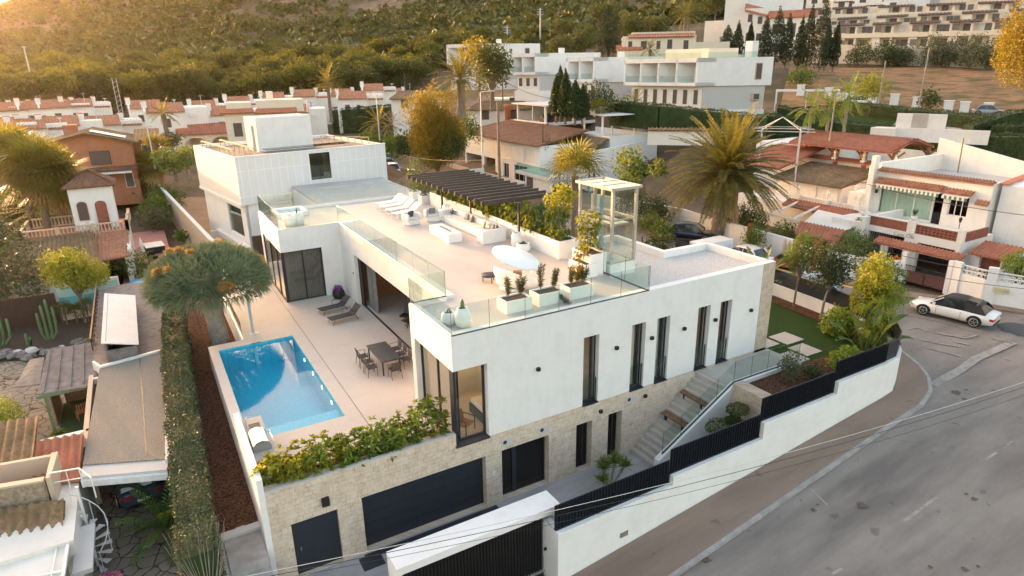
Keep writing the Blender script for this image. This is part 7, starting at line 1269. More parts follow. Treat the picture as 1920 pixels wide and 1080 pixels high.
# these blocks show a left (front) face and a long side facing the viewer: rotate so that local y runs along the long side
def slabhouse(label,base,long_px,front_px,D0,h,group='white cubic apartment houses on the hill',over=1.0,ft=None,z1=.36,z2=.70,ww=None,nwin=4,nbal=2,roof=True,side_win=(.78,),Lm=None,Fm=None,top_glass=False):
    """base: pixel of the near vertical corner foot; front face goes left from it, long side goes right"""
    p=onT(base[0],base[1],D0); r=face_rz(base[0]); t=bl('apartment_house','house',label,p,r,group)
    F=Fm; L=Lm; a=.55   # front goes to -x and back; side goes +x and back, corner towards viewer
    fu=Vector((-math.cos(a),math.sin(a),0)); su=Vector((math.cos(.28),math.sin(.28),0)); up=Vector((0,0,1))
    def P(f,s,z): q=fu*f+su*s; return (q.x,q.y,z)
    def blk(f0,f1,s0,s1,z0,z1_): V=[P(f,s,z) for z in (z0,z1_) for f,s in ((f0,s0),(f0,s1),(f1,s1),(f1,s0))]; return V,[(3,2,1,0),(4,5,6,7),(0,1,5,4),(1,2,6,5),(2,3,7,6),(3,0,4,7)]
    H1,H2=h*z1,h*z2; m=MB(); m.add(*blk(-.2,F,-.4,L,-.8,h*z1*.35)); m.build('base_wall','white',t)
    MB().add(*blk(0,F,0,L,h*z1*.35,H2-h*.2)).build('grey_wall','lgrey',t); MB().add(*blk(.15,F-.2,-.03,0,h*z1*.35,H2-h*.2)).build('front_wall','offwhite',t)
    z0=H2-h*.2; m=MB(); o=over; m.add(*blk(-.3,F,1.2,L+.5,z0,h)); m.add(*blk(-.3,F,-o,1.2,z0,z0+.45)); m.add(*blk(-.3,F,-o,1.2,h-.55,h)); m.add(*blk(-.3,-.05,-o,1.2,z0,h)); m.add(*blk(F-.25,F,-o,1.2,z0,h))
    for i in range(1,nbal): f=F*i/nbal; m.add(*blk(f-.08,f+.08,-o,1.2,z0,h))
    m.build('upper_wall','white',t)
    for i in range(nwin): f=F*(i+.6)/(nwin+.2); q=MB().add(*blk(f-.3,f+.3,-.09,-.035,h*z1*.35+.7,z0-.5)).build('window','greywood',t); MB().add(*blk(f-.22,f+.22,-.11,-.091,h*z1*.35+.78,z0-.58)).build('pane','intdark',q)
    for i in range(nbal): f0,f1=F*i/nbal+.3,F*(i+1)/nbal-.3; MB().add(*blk(f0,f1,-o+.05,-o+.08,z0+.45,z0+1.3)).build('glass_rail','ggreen',t); q=MB().add(*blk(f0+.2,f1-.2,1.12,1.2,z0+.5,h-.8)).build('balcony_window','intdark',t)
    for s in side_win:
        for za,zb in ((z0+.7,h-.7),(h*z1*.35+1.2,h*z1*.35+2.1)):
            q=MB().add(*blk(-.36,-.30 if za==z0+.7 else 0,L*s,L*s+(.9),za,zb)).build('side_window','beige',t); MB().add(*blk(-.39,-.361,L*s+.1,L*s+.8,za+.1,zb-.1)).build('pane','intdark',q)
    for i in range(3): f=F*(.3+.2*i); MB().add(*blk(f,f+.5,L*.5+i*.9,L*.5+i*.9+.5,h,h+.8)).build('roof_vent','plastic',t)
    if top_glass:
        MB().add(*blk(-.2,-.15,.2,L-1,h,h+.7)).build('roof_glass_rail','glass',t); MB().add(*blk(-.2,F-.2,-.8,-.75,h,h+.7)).build('roof_glass_rail','glass',t); MB().add(*blk(.2,1.2,L-2,L-1.2,h,h+2)).build('chimney','white',t); MB().add(*blk(3,F-2,3,7,h,h+1.2)).build('roof_room','cream',t)
    return t
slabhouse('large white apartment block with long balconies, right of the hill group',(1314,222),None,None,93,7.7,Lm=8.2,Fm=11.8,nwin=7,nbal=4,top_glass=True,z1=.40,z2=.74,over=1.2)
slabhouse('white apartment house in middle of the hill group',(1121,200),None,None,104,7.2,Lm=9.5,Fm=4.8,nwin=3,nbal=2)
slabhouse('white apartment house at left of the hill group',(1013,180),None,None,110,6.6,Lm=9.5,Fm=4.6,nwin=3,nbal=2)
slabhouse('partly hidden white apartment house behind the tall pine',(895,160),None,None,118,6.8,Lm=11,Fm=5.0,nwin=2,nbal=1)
# cream villa on the hill
p=onT(1166,112,146); t=bl('hill_villa','house','cream villa with arches and tiled eaves above the cubic houses',p,face_rz(1250)+.1); m=MB(); m.box(0,15,0,9,-4,4.6).box(3,22,1,10,-4,3.2).box(2,15,2,9,4.6,5.4).box(-1,4,-1,3,-4,1.9).box(4,24,-3.5,-3.2,-4,.6); m.build('wall','cream',t); troof(t,((1.2,-.5,4.3),(14.6,-.5,4.3),(14.6,1.6,5.0),(1.2,1.6,5.0)),'tiler',pitch=.6,amp=.06); troof(t,((-1.3,-1.3,1.9),(4.2,-1.3,1.9),(4.2,1,2.9),(-1.3,1,2.9)),'tiler',pitch=.6); winset(t,[(1.2,2,2.0,3.6),(3.8,5,2.0,3.6),(7,7.8,2,3.6),(9.2,10.2,2,3.8),(12.5,13.5,1.8,3.6),(.2,1.2,-.3,1.2),(13,15,-1,1.2),(17,20,-1,1.6)],fr='cream')
# terraced apartment complex
CX=0
plain('darkroof',(.10,.06,.045),.9,var=.3)
def terrace_row(px0,py0,D0,px1,py1,D1,h,label,n,depth=8,mat='cream',roof=True,floors=2):
    A=onT(px0,py0,D0);B=onT(px1,py1,D1); v=B-A; rz=math.atan2(v.y,v.x); L=math.hypot(v.x,v.y); sl=(v.z)/L; t=bl('terraced_apartments','apartments',label,A,rz)
    t.rotation_euler=(0,0,rz); fh=h/floors; m=MB()
    def bx(x0,x1,y0,y1,z0,z1,mm=None): mm=mm or m; V=[(x,y,z+sl*x) for z in (z0,z1) for x,y in ((x0,y0),(x1,y0),(x1,y1),(x0,y1))]; mm.add(V,[(3,2,1,0),(4,5,6,7),(0,1,5,4),(1,2,6,5),(2,3,7,6),(3,0,4,7)])
    u=L/n; bx(0,L,1.4,depth,-6,h)
    for i in range(n):
        if i%2==0: bx(i*u,i*u+u*.45,0,1.4,-6,h-.3)
        else: bx(i*u,i*u+u*.12,0,1.4,-6,h-.3)
        for f in range(floors): bx(i*u,(i+1)*u,-.5+.3*f,1.4,fh*f-.15,fh*f+.75)
    m.build('wall',mat,t)
    for i in range(n):
        for f in range(floors):
            x=i*u+(u*.12 if i%2==0 else u*.3); yy=-.02 if i%2==0 else 1.37; q=MB(); bx(x,x+1.2,yy-.05,yy+.02,fh*f+.9,fh*f+2.1,q); q=q.build('window','greywood' if (i*3+f)%4 else 'blindw',t)
            if i%2: q=MB(); bx(i*u+u*.62,i*u+u*.62+1.1,1.32,1.39,fh*f+.3,fh*f+2.1,q); q.build('balcony_door','greywood' if (i+f)%3 else 'blindw',t)
            else: q=MB(); bx(i*u+u*.6,i*u+u*.6+1.4,1.32,1.39,fh*f+.8,fh*f+2.1,q); q.build('window','greywood',t)
    if roof:
        for i in range(0,n,2):
            m=MB(); tile_roof(m,(i*u-.2,-.4,h-.35+sl*i*u),((i+1.5)*u,-.4,h-.35+sl*(i+1.5)*u),((i+1.5)*u,.9,h+.1+sl*(i+1.5)*u),(i*u-.2,.9,h+.1+sl*i*u),pitch=.7,amp=.06,rows=1); m.build('tiled_eave','darkroof',t)
    return t
terrace_row(1505,96,168,1935,92,160,5.4,'lowest terrace row of cream hillside apartments',12)
terrace_row(1500,60,184,1935,42,180,2.7,'middle terrace row of cream hillside apartments',11,floors=1)
terrace_row(1480,36,198,1935,22,196,2.4,'top terrace row of cream hillside apartments',10,floors=1)
A=onT(1590,125,160);B=onT(1935,140,153); v=B-A; t=bl('retaining_wall','wall','long high cream retaining wall below the terraced apartments',A,math.atan2(v.y,v.x)); L=math.hypot(v.x,v.y); sl=v.z/L; m=MB(); V=[(x,y,z+sl*x) for z in (-3,4.3) for x,y in ((-8,0),(L,0),(L,.5),(-8,.5))]; m.add(V,[(3,2,1,0),(4,5,6,7),(0,1,5,4),(1,2,6,5),(2,3,7,6),(3,0,4,7)]); m.build('wall','cream',t)
# big white apartment towers
p=onT(1428,126,178); t=bl('apartment_tower','apartments','large white apartment building with arched windows and tiled eaves',p,face_rz(1430)); m=MB(); m.box(0,11,0,9,-6,11.2).box(-5,0,1,9,-6,13.5).box(-10,-5,3,10,-6,17).box(-6,8,7,14,-6,16.5); m.prism([(-10,3),(-5,3),(-5,3.2),(-10,3.2)],17,18); m.build('wall','offwhite',t); troof(t,((-.3,-.5,11.1),(11.3,-.5,11.1),(10.5,2.4,12.8),(.4,2.4,12.8)),'tiler',pitch=.6,amp=.06); troof(t,((-5.2,.6,13.0),(-.1,.6,11.6),(-.1,2.6,13.4),(-5.2,2.6,14.8)),'tiler',pitch=.6); winset(t,[(1.5,4.4,7.6,9.6),(5.6,6.7,6.8,9.8),(8.8,10.2,7.2,9.8),(1.5,5.5,3.6,5.4),(8.4,10,2.6,5.2),(1,3,-.4,1.6),(8.4,9.6,-1,.4)]); winset(t,[(-4.3,-3.3,10.5,12.2),(-2,-1,10,11.6),(-4.4,-3.2,6,8),(-2,-.9,6,7.8),(-4.4,-3.2,2,4),(-2,-.9,2,3.8)],y=.97)
p=onT(1316,112,188); t=bl('apartment_tower','apartments','white apartment building with sloping eaves behind the cypress row',p,face_rz(1350)); m=MB(); m.box(0,5,2,10,-6,9.6).box(5,11,0,9,-6,8.4).box(11,14,1,9,-6,10.5); m.prism([(5,-.1),(11,-.1),(11,.2),(5,.2)],8.4,lambda x,y:8.4+(x-5)*.3); m.build('wall','offwhite',t); winset(t,[(5.7,6.5,4.4,6.6),(7.5,8.6,4.0,6.8),(9.2,10,4.8,6.8),(5.8,6.6,1.2,3),(9,10,1,3)]); troof(t,((10.8,.5,8.6),(14.2,.5,9.4),(14.2,2,10.6),(10.8,2,10.6)),'tiler',pitch=.6)
for i,(px,py,D_,w_,h_,mt,lb) in enumerate(((1560,28,225,9,4.5,'offwhite','white gabled hillside house left of the upper terraces'),(1510,18,232,10,4.5,'offwhite','white hillside house above the gabled one'),(1655,14,240,12,6,'white','white modern house with palm trunks at the top edge'),(1700,12,242,9,5,'lgrey','pale grey house at the top edge beside the palms'),(1760,12,240,16,5.5,'cream','yellowish apartment house at the top edge'),(1850,4,238,14,5.5,'cream','yellowish apartment house in the top right corner'),(1620,30,222,8,3.5,'offwhite','small white tiled hillside house above the middle terrace'))):
    p=onT(px,py,D_); t=bl('hillside_house','house',lb,p,face_rz(px)); m=MB(); m.box(0,w_,0,8,-5,h_).box(w_*.55,w_,-1.5,0,-5,h_*.6); m.prism([(0,0),(w_*.5,0),(w_*.5,8),(0,8)],h_,lambda x,y:h_+.9) if i in (0,1,6) else None; m.build('wall',mt,t); winset(t,[(w_*.15,w_*.15+1.6,h_*.35,h_*.75),(w_*.45,w_*.45+1.4,h_*.35,h_*.75),(w_*.75,w_*.75+1.6,h_*.65,h_*.9)])
    if i in (0,1,6): troof(t,((0,-.3,h_*.75),(w_*.55,-.3,h_*.75),(w_*.55,2,h_*.95),(0,2,h_*.95)),'tiled',pitch=.7)
# low houses in middle distance behind the golden tree
for i,(px,py,D_,w_,h_,lb,rf) in enumerate(((735,214,122,9,2.6,'low white house with brown tiled roof beside the golden tree',1),(878,236,114,12,2.6,'white house with tall round brown chimney left of roof pergola',1),(925,212,120,15,2.4,'flat white walled house behind the round chimney',0),(1030,205,112,4,1.4,'small white roof box near the dark conifers',0))):
    p=onT(px,py,D_); t=bl('low_white_house','house',lb,p,face_rz(px)); m=MB(); m.box(0,w_,0,8,-4,h_); m.build('wall','offwhite',t)
    if rf: troof(t,((-.4,-.6,h_),(w_+.3,-.6,h_),(w_*.8,4,h_+1.2),(w_*.2,4,h_+1.2)),'tileo',pitch=.5,amp=.06)
    winset(t,[(w_*.2,w_*.2+1.2,1,2.6),(w_*.6,w_*.6+1.4,1,2.6)])
    if i==1: MB().lathe([(.5,-3),(.5,2.6),(.8,3.1),(.85,3.5),(.5,3.7),(0,3.7)],6.6,-4,14).build('chimney','terracotta',t)
# garden complex: lawn, white pool walls, hedges
lw=[G(p,q) for p,q in ((1500,252),(1560,215),(1690,222),(1665,250),(1600,258))]; patch('garden_lawn',lw,'lawn',.5,10)
pv=[G(p,q) for p,q in ((1625,248),(1665,222),(1830,236),(1810,262),(1690,262))]; patch('pool_paving',pv,'concrete',.45,10)
A=onT(1640,244,80);t=bl('white_pool_wall','wall','stepped white garden wall with grey panel beyond the lawn',A,face_rz(1720)-.12); m=MB(); m.box(0,10,0,.4,-1,.35).box(1.8,6.2,.5,.9,-1,1.75).box(-.3,2,-.6,0,-1,.3); m.build('wall','white',t); MB().box(3.2,4.6,.44,.5,-1,1.75).build('grey_panel','concrete',t)
def hp(pts,wd,h,mat,label,leaf=.22,dens=40,dz=-.3,D_=None): 
    P=[]
    for q in pts:
        v=G(q[0],q[1]) if len(q)==2 else onT(*q); P.append((v.x,v.y,v.z+dz))
    return hedge('hedge',P,wd,h,mat,label,leaf=leaf,dens=dens,wob=.05)
hp([(1150,230,94),(1240,240,88),(1335,252,86),(1430,264,84)],2.0,3.2,'hedged','long dark clipped hedge below the large apartment block')
hp([(1430,262),(1560,276),(1700,296),(1800,312),(1935,318)],1.6,3.6,'hedged','tall dark cypress hedge behind the tiled pergola house',leaf=.2,dens=60)
hp([(1455,232),(1520,246),(1555,240)],1.5,2.6,'hedged','dark clipped hedge beside the white terrace of the block'); hp([(1560,214),(1640,222),(1760,236),(1860,250)],1.8,2.0,'hedged','long green hedge along the dirt field'); hp([(1810,266),(1880,244),(1925,238)],1.8,2.2,'hedged','clipped hedge running back right of the white garden walls'); hp([(1855,262),(1935,262)],1.6,1.8,'hedged','low clipped hedge at right edge beneath the golden pine')
hp([(1100,200),(1180,206)],1.2,2.4,'hedged','short dark hedge below the middle cubic house'); hp([(985,200),(1090,204)],1.6,2.6,'hedged','dark hedge behind the white roof pergola'); hp([(632,246),(700,244),(760,240)],4,5.0,'hedged','large dark hedge bank right of the panel clad house',leaf=.3,dens=25); hp([(680,268),(760,262)],2,2.2,'hedgeg','clipped olive hedge below the small date palm',leaf=.25,dens=40)
for i,(px,py) in enumerate(((1552,184),(1591,190),(1634,196),(1573,196),(1675,197),(1717,203),(1776,210),(1806,212),(1850,214),(1500,178))):
    v=G(px,py+2); t=empty('white_gate_pier',v,face_rz(px),'white masonry pier of the dirt field fence','pier','white piers along the dirt field'); MB().box(-.6,.6,-.4,.4,-.5,1.7).build('pier_block','white',t); MB().box(-.68,.68,-.48,.48,1.7,1.85).build('pier_cap','offwhite',t)
for px,py,pm,lb in ((1611,196,'carwhite','white car parked beyond the hedge by the dirt field'),(1852,214,'cargrey','silver car parked beyond the hedge at right')): v=G(px,py+3); car('parked_car',(v.x,v.y,v.z+.1),face_rz(px),pm,lb,4.3,1.8,1.5)
# rotary clothes frame, white frame pergola
t=bl('white_pool_pergola','pergola','white slim framed pergola beside the large apartment block',G(1452,206),face_rz(1500)); m=MB()
for x in (0,4.5,9): 
    for y in (0,4): m.bar((x,y,-.5),(x,y,2.9),.14)
m.bar((0,0,2.9),(9,0,2.9),.2).bar((0,4,2.9),(9,4,2.9),.2).bar((0,0,2.9),(0,4,2.9),.2).bar((9,0,2.9),(9,4,2.9),.2); m.build('frame','white',t)
t=bl('wire_frame_canopy','canopy','bare metal pyramid canopy frame behind the big date palm',at(1428,248,D=66),face_rz(1465)); m=MB()
for x,y in ((0,0),(3.4,0),(3.4,3),(0,3)): m.bar((x,y,-4.5),(x,y,.2),.09).bar((x,y,.2),(1.7,1.5,1.3),.05).bar((x-(.8 if x==0 else -.8),y,.1),(x,y,.2),.05)
m.bar((-1,0,.1),(4.6,0,.1),.06).bar((-1,3,.1),(4.6,3,.1),.06).bar((0,-.5,.1),(0,3.5,.1),.05).bar((3.4,-.5,.1),(3.4,3.5,.1),.05).bar((-.6,1,.45),(4,1,.45),.04); m.build('frame','pipe',t)
patch('rubble_plot',[G(p,q) for p,q in ((1150,238),(1250,240),(1260,262),(1215,290),(1185,262))],'rubble',.4,8)
hw=onT(1214,262,80); t=bl('old_white_wall','wall','flaking white wall with rounded coping beside the rubble plot',hw,face_rz(1290)); MB().box(0,9,0,.4,-.6,1.1).build('wall','whiteb',t); troof(t,((0,-.2,1.1),(9,-.2,1.1),(9,.6,1.25),(0,.6,1.25)),'tileo','coping_tiles',.5,.08)
# ------------------------------------------------ vegetation and poles
def cyp(px,py,D_,h,r,label,mat='cypress'):
    v=onT(px,py,D_); t=empty('cypress',(v.x,v.y,v.z),0,label,'cypress tree','tall dark cypress trees'); MB().tube([(0,0,-1),(0,0,h*.5)],.18,6).build('trunk','trunk',t)
    L=[leaves((0,0,h*f),(r*k,r*k,h*.16),int(1000*k),.26,.5,.7,0,.15) for f,k in ((.14,.85),(.3,1),(.46,.95),(.62,.8),(.76,.6),(.88,.38),(.97,.18))]; npmesh('crown',*cat(L),mat,t)
W_=['leftmost','second','third','fourth','fifth','sixth','seventh','eighth','ninth','tenth','eleventh']
for i,(px,py,D_,h,r) in enumerate(((1380,110,150,6.5,1.3),(1403,108,150,6.2,1.0),(1431,112,148,7.5,1.4),(1452,116,147,9.3,1.8),(1472,118,146,8.2,1.4),(1496,122,142,7.8,1.2),(1511,124,141,9.8,1.3),(1535,126,139,11.4,1.5),(1546,122,142,7,.9),(1562,124,142,7,1.0),(1361,106,152,5.6,1.8))): cyp(px,py,D_,h,r,('cypress in the row before the white apartments, '+W_[i]+' counted from left') if i<10 else 'broad dark cypress at the left end of the row')
cyp(1130,112,150,9.5,1.9,'left of a dark cypress pair behind the cubic houses'); cyp(1150,112,150,10.2,1.9,'right of a dark cypress pair behind the cubic houses')
# conifer clump in middle
for i,(px,py,D_,h,r) in enumerate(((1043,212,88,4.6,.9),(1060,214,87,5.2,1.1),(1078,216,86,4.2,1.1),(1092,216,86,3.6,1.0),(1050,210,92,5.6,1.1))): cyp(px,py+4,D_,h,r,'dark conifer of the clump below the cubic houses, '+('leftmost','centre left','centre right','rightmost','tallest at the back')[i],'hedged')
def T_(px,py,D_,h,cr,th,mat,label,name='tree',size=.4,dens=26,nl=9,sq=.8,group=None,tr=.2,cg='tree'): v=onT(px,py,D_); return tree(name,(v.x,v.y,v.z),h,cr,th,mat,label,cg,group,nl,size,dens,'trunk',tr,sq)
v=at(822,345,z=2.0); tree('golden_tree',(v.x,v.y,1.8),13.0,4.0,2.5,'gold','big golden yellow tree with dense drooping crown beyond the pergola','tree',None,18,.18,210,'trunk',.3,1.25)
T_(922,205,100,9.6,3.2,3,'pine','tall bushy pine beside the feathery date palm','pine_tree',.4,36,10,1.15); T_(900,192,104,9.8,2.5,5,'gold','golden topped pine left of the tall bushy pine','pine_tree',.4,36,8,1.1)
T_(925,190,104,8,2.4,2,'pine','lower dark pine right of the tall bushy pine','pine_tree',.4,36,8,1.0)
v=onT(866,215,84); palm('date_palm',(v.x,v.y,v.z),4.2,.5,3.9,64,'feathery date palm right of the golden tree','pinnate','palm','palm tree',None,.9,0,.07,36,.8,seed=12)
for (px,py,D_,th,fl,n,kd,lb,mt) in ((621,222,118,6.0,3.6,40,'pinnate','dark date palm before the white town houses','palm'),(712,262,98,2.6,3.2,26,'pinnate','small orange tinted date palm above the clipped hedge','gold'),(735,254,99,1.8,2.6,20,'pinnate','second small date palm beside the orange tinted one','dry'),(316,268,104,4.2,2.4,20,'pinnate','young palm before the leftmost middle town house','palm'),(1282,78,150,5.2,4.2,46,'pinnate','date palm at left edge of the white apartment towers','palm'),(1218,112,138,2.2,2.6,22,'pinnate','small palm before the cream hill villa','palm'),(1120,222,90,1.6,2.0,16,'fan','pale fan palm in the garden of the middle cubic house','palmf'),(1140,218,92,1.4,2.2,18,'pinnate','green garden palm left of the dark clipped hedge','palm'),(1190,212,92,1.6,2.2,18,'pinnate','green garden palm at left foot of the large block','palm')):
    v=onT(px,py,D_); palm('garden_palm',(v.x,v.y,v.z-.3),th,.28,fl,n,lb,kd,mt,'palm tree',None,.95,0,.08,24,.55,seed=px)
for i,(px,py,h) in enumerate(((1517,246,2.9),(1550,246,3.0),(1583,238,3.6))):
    v=onT(px,py,76); palm('queen_palm',(v.x,v.y,v.z-.5),h,.16,2.4,18,('left','middle','right')[i]+' of three feathery queen palms on the far lawn','pinnate','lime','palm tree','queen palms on the lawn',1.2,0,.09,24,.55,seed=px,tm='trunkg')
# left fan palms and date palm
for i,(x,y,th,fl,n) in enumerate(((-17.2,50.5,9.0,2.7,46),(-15.6,51.5,7.8,2.6,44),(-18.3,54,10.0,2.7,40))): palm('fan_palm',(x,y+3,0),th-.5,.32,fl+1.1,n+14,('tallest golden fan palm at left, nearest its picture edge','fan palm of the left cluster, nearest the tower','fan palm at the back of the left cluster')[i],'fan','palmf','palm tree','fan palms at left',1.15,10,.09,30,.5,(.5-.5*i,0),seed=20+i)
palm('date_palm',(-17.6,60,0),3.4,.5,5.8,60,'wide date palm below the golden fan palms','pinnate','palmf','palm tree',None,1.0,0,.08,40,.85,seed=33)
palm('fan_palm',(-7.6,76,0),5.4,.3,2.8,38,'fan palm in front of the orange house right side','fan','palmf','palm tree',None,1.05,8,.09,30,.5,seed=41); palm('fan_palm',(-7.0,79,0),4.8,.25,2.2,26,'lower fan palm beside the one at the orange house','fan','palmf','palm tree',None,1.05,0,.09,30,.5,seed=42)
for i,(px,py,D_,h,cr,mt,lb) in enumerate(((330,335,84,3.6,2.2,'leaf','green garden tree right of the orange house'),(355,335,80,3.6,1.6,'leaf','green tree with some white blossom by the cubic house'),(300,300,92,3.2,1.6,'gold','golden lit tree top behind the light pole'),(325,292,100,3.2,1.5,'leafd','dark tree left of the arcade house'))): T_(px,py,D_,h,cr,1.2,mt,lb,'garden_tree',.32,40)
tree('citrus_tree',(-13.9,33.0,0),5.6,2.1,2.2,'leafy','loose yellow green tree beside the weathered shed roof','tree',None,12,.2,150,'trunk',.09,.85)
v=(-19.0,37.6,0); t=empty('conifer',v,0,'massive dark rounded conifer at the left picture edge','tree'); L=[leaves((0,0,z),(r,r,1.5),int(r*900),.22,.4,.8,.3,.2) for z,r in ((1.6,3.0),(3.0,3.0),(4.5,2.8),(5.8,2.2),(7.0,1.5),(7.9,.8))]; npmesh('crown',*cat(L),'hedgeg',t); t.children; MB().tube([(0,0,0),(0,0,6)],.3,8).build('trunk','trunk',t); [setattr(c.data,'name','crown') for c in ()]
# banana by the carport and green plants at bottom left
banana(-9.9,6.6,0,2.6,9,'banana plant leaning over the dark blue car','banana',1.5,.6,seed=1); palm('small_palm',(-10.1,4.4,0),.7,.1,1.8,20,'low feathery palm beside the hedge on flagstones','pinnate','leaf','palm tree',None,1.0,0,.05,30,.4,seed=5)
o=npmesh('green_bush',*cat([rosette((-9.9+random.uniform(-.3,.3),-.6+random.uniform(-.7,.7),.5+random.random()*.6),(0,0,1),30,.5,.06,1.1,droop=.3) for _ in range(14)]),'lime'); tag(o,'bright green spiky bush at bottom beside the bins','shrub')
for (px,py,D_,r,h,mt,lb) in ((770,288,92,2.6,2.2,'leafd','dark green bush at foot of the golden tree'),(735,290,92,2.2,2.0,'leaf','green bush left below the golden tree'),(840,292,86,2.8,2.2,'leafd','dark green bush right below the golden tree'),(880,262,92,2.0,2.4,'leaf','green bush behind the brown tiled roof edge'),(700,284,96,2.4,2.2,'leaf','green bush beside the cubic house roof rail'),(1115,205,92,2.6,2.4,'leafd','dark bush below the middle cubic house'),(1170,222,94,2.0,2.0,'leaf','light bush near the large block garden'),(1235,322,60,.9,1.0,'leaf','leafy young bush at back corner of terraced villa'),(1180,330,56,1.6,1.8,'leaf','green bush behind the glass lift roof'),(1500,158,130,2.4,2.0,'leaf','round green bush on the dirt field, left'),(1630,182,108,2.2,2.2,'leafy','green bush on lower middle of the dirt field'),(1740,196,104,1.6,1.6,'leafd','small bush by the piers of the field'),(1610,120,156,2.6,2.8,'leafd','dark bush before the retaining wall, leftmost'),(1665,120,156,3.2,2.8,'leafd','dark bush before the retaining wall, second'),(1695,120,156,2.0,2.2,'olive','low bush before the retaining wall, third'),(1745,124,155,3.0,3.6,'olive','tree like bush before the retaining wall, fourth'),(1782,124,155,2.8,3.2,'olive','tree like bush before the retaining wall, fifth'),(1825,128,153,3.6,3.6,'olive','large grey green bush before the retaining wall'),(1860,128,153,2.0,3.0,'olive','grey green bush next to the golden pine')): 
    v=onT(px,py,D_); shrub('wild_bush',(v.x,v.y,v.z-.6),(r,r,h),mt,lb,'shrub','bushes of the middle distance',.36,34)
v=onT(1945,225,74); tree('golden_pine',(v.x,v.y,v.z),10.5,4.2,2,'gold','large golden pine at the right picture edge','tree',None,16,.18,190,'trunk',.35,1.0)
# poles and masts
def pole(px,py,D_,h,label,name='street_pole',r=.10,arm=None,mat='pipe',top=0):
    v=onT(px,py,D_); t=empty(name,(v.x,v.y,v.z),face_rz(px),label,'pole'); MB().tube([(0,0,-1),(0,0,h)],[r,r*.6],6).build('shaft',mat,t)
    if arm=='lamp': MB().tube([(0,0,h),(.9,-.2,h+.1)],.04,5).build('arm',mat,t); MB().box(.7,1.4,-.32,-.1,h+.05,h+.16).build('lamp_head','alu',t)
    if arm=='cross':
        for z in (h-.4,h-1.2,h-2.0): MB().bar((-1.1,0,z),(1.1,0,z),.10).build('crossarm',mat,t)
    if arm=='cap': MB().tube([(-.5,0,h),(.5,0,h)],.08,5).build('lamp_head',mat,t)
    return t
pole(937,360,48,6.5,'brown timber pole behind the pergola','utility_pole',.14,mat='trunk'); pole(905,315,66,7.4,'slim street lamp before the terraced villa','street_lamp',.08,'lamp'); pole(711,250,94,5.6,'slim lamp post left of the golden tree','street_lamp',.09,'cap'); pole(288,300,86,3.8,'grey lamp post right of the orange house','street_lamp',.08,'cap'); pole(943,196,104,5.4,'wooden pole carrying the golden cable','utility_pole',.12,mat='trunk'); pole(1066,205,96,2.4,'short wooden pole at end of the golden cable','utility_pole',.12,mat='trunk')
pole(1648,193,104,5.4,'wooden pole on the dirt field, left','utility_pole',.12,mat='trunkg'); pole(1722,203,102,7.4,'tall wooden pole on the dirt field, right','utility_pole',.12,mat='trunkg'); pole(1558,245,72,3.6,'wooden pole on the far lawn','utility_pole',.08,mat='trunkg')
pole(952,104,240,9.5,'lattice power pole with crossarms, left on the hillside','power_pole',.3,'cross'); pole(1013,104,235,15,'tall lattice power pole on the hillside','power_pole',.35,'cross'); pole(72,200,190,13,'floodlight mast in the pine wood at left','floodlight_mast',.22,'cap')
v=onT(231,232,150); t=empty('lattice_mast',v,face_rz(231),'open lattice mast between the two town house rows','mast'); m=MB()
for s in (-.35,.35): m.bar((s,0,-3),(s,0,8.5),.09)
for i in range(13): m.bar((-.35,0,-3+i*.88),(.35,0,-2.56+i*.88),.06)
m.build('lattice','pipe',t)
def wire(a,b,sag,r,lb,mat='wood2'): 
    a=Vector(a);b=Vector(b); tag(MB().tube([a.lerp(b,i/12)-Vector((0,0,sag*4*(i/12)*(1-i/12))) for i in range(13)],r,4).build('overhead_cable',mat),lb,'cable')
wire(onT(943,150,104),onT(1066,186,96),.8,.05,'golden lit cable between the two wooden poles'); wire(onT(890,165,100),onT(943,150,104),.3,.05,'short golden cable running to the tall pine'); wire(at(730,285,D=95),at(905,300,D=68),.5,.03,'thin cable above the back street'); wire(at(1500,300,D=36),at(1960,408,D=30),.4,.012,'thin cable crossing in front of the lettered house','black'); wire(at(1560,440,D=36),at(1960,525,D=32),.3,.012,'upper thin cable in front of the pierced wall','black'); wire(at(1560,470,D=36),at(1960,545,D=32),.3,.012,'lower thin cable in front of the pierced wall','black')
# antenna on lettered house
t=empty('tv_antenna',(52.8,9.6,8.2),0,'rusty pole with television antenna on the lettered house roof','antenna'); MB().tube([(0,0,-1),(-.2,0,2.4)],.05,6).build('mast','wood',t); m=MB()
for i in range(5): m.bar((-.2,-.5,2.0+.12*i),(-.2,.6,2.0+.12*i),.025)
m.bar((-.2,-.5,1.9),(-.2,-.4,2.6),.03).bar((-.2,.6,1.9),(-.2,.5,2.6),.03); m.build('dipole','pipe',t)
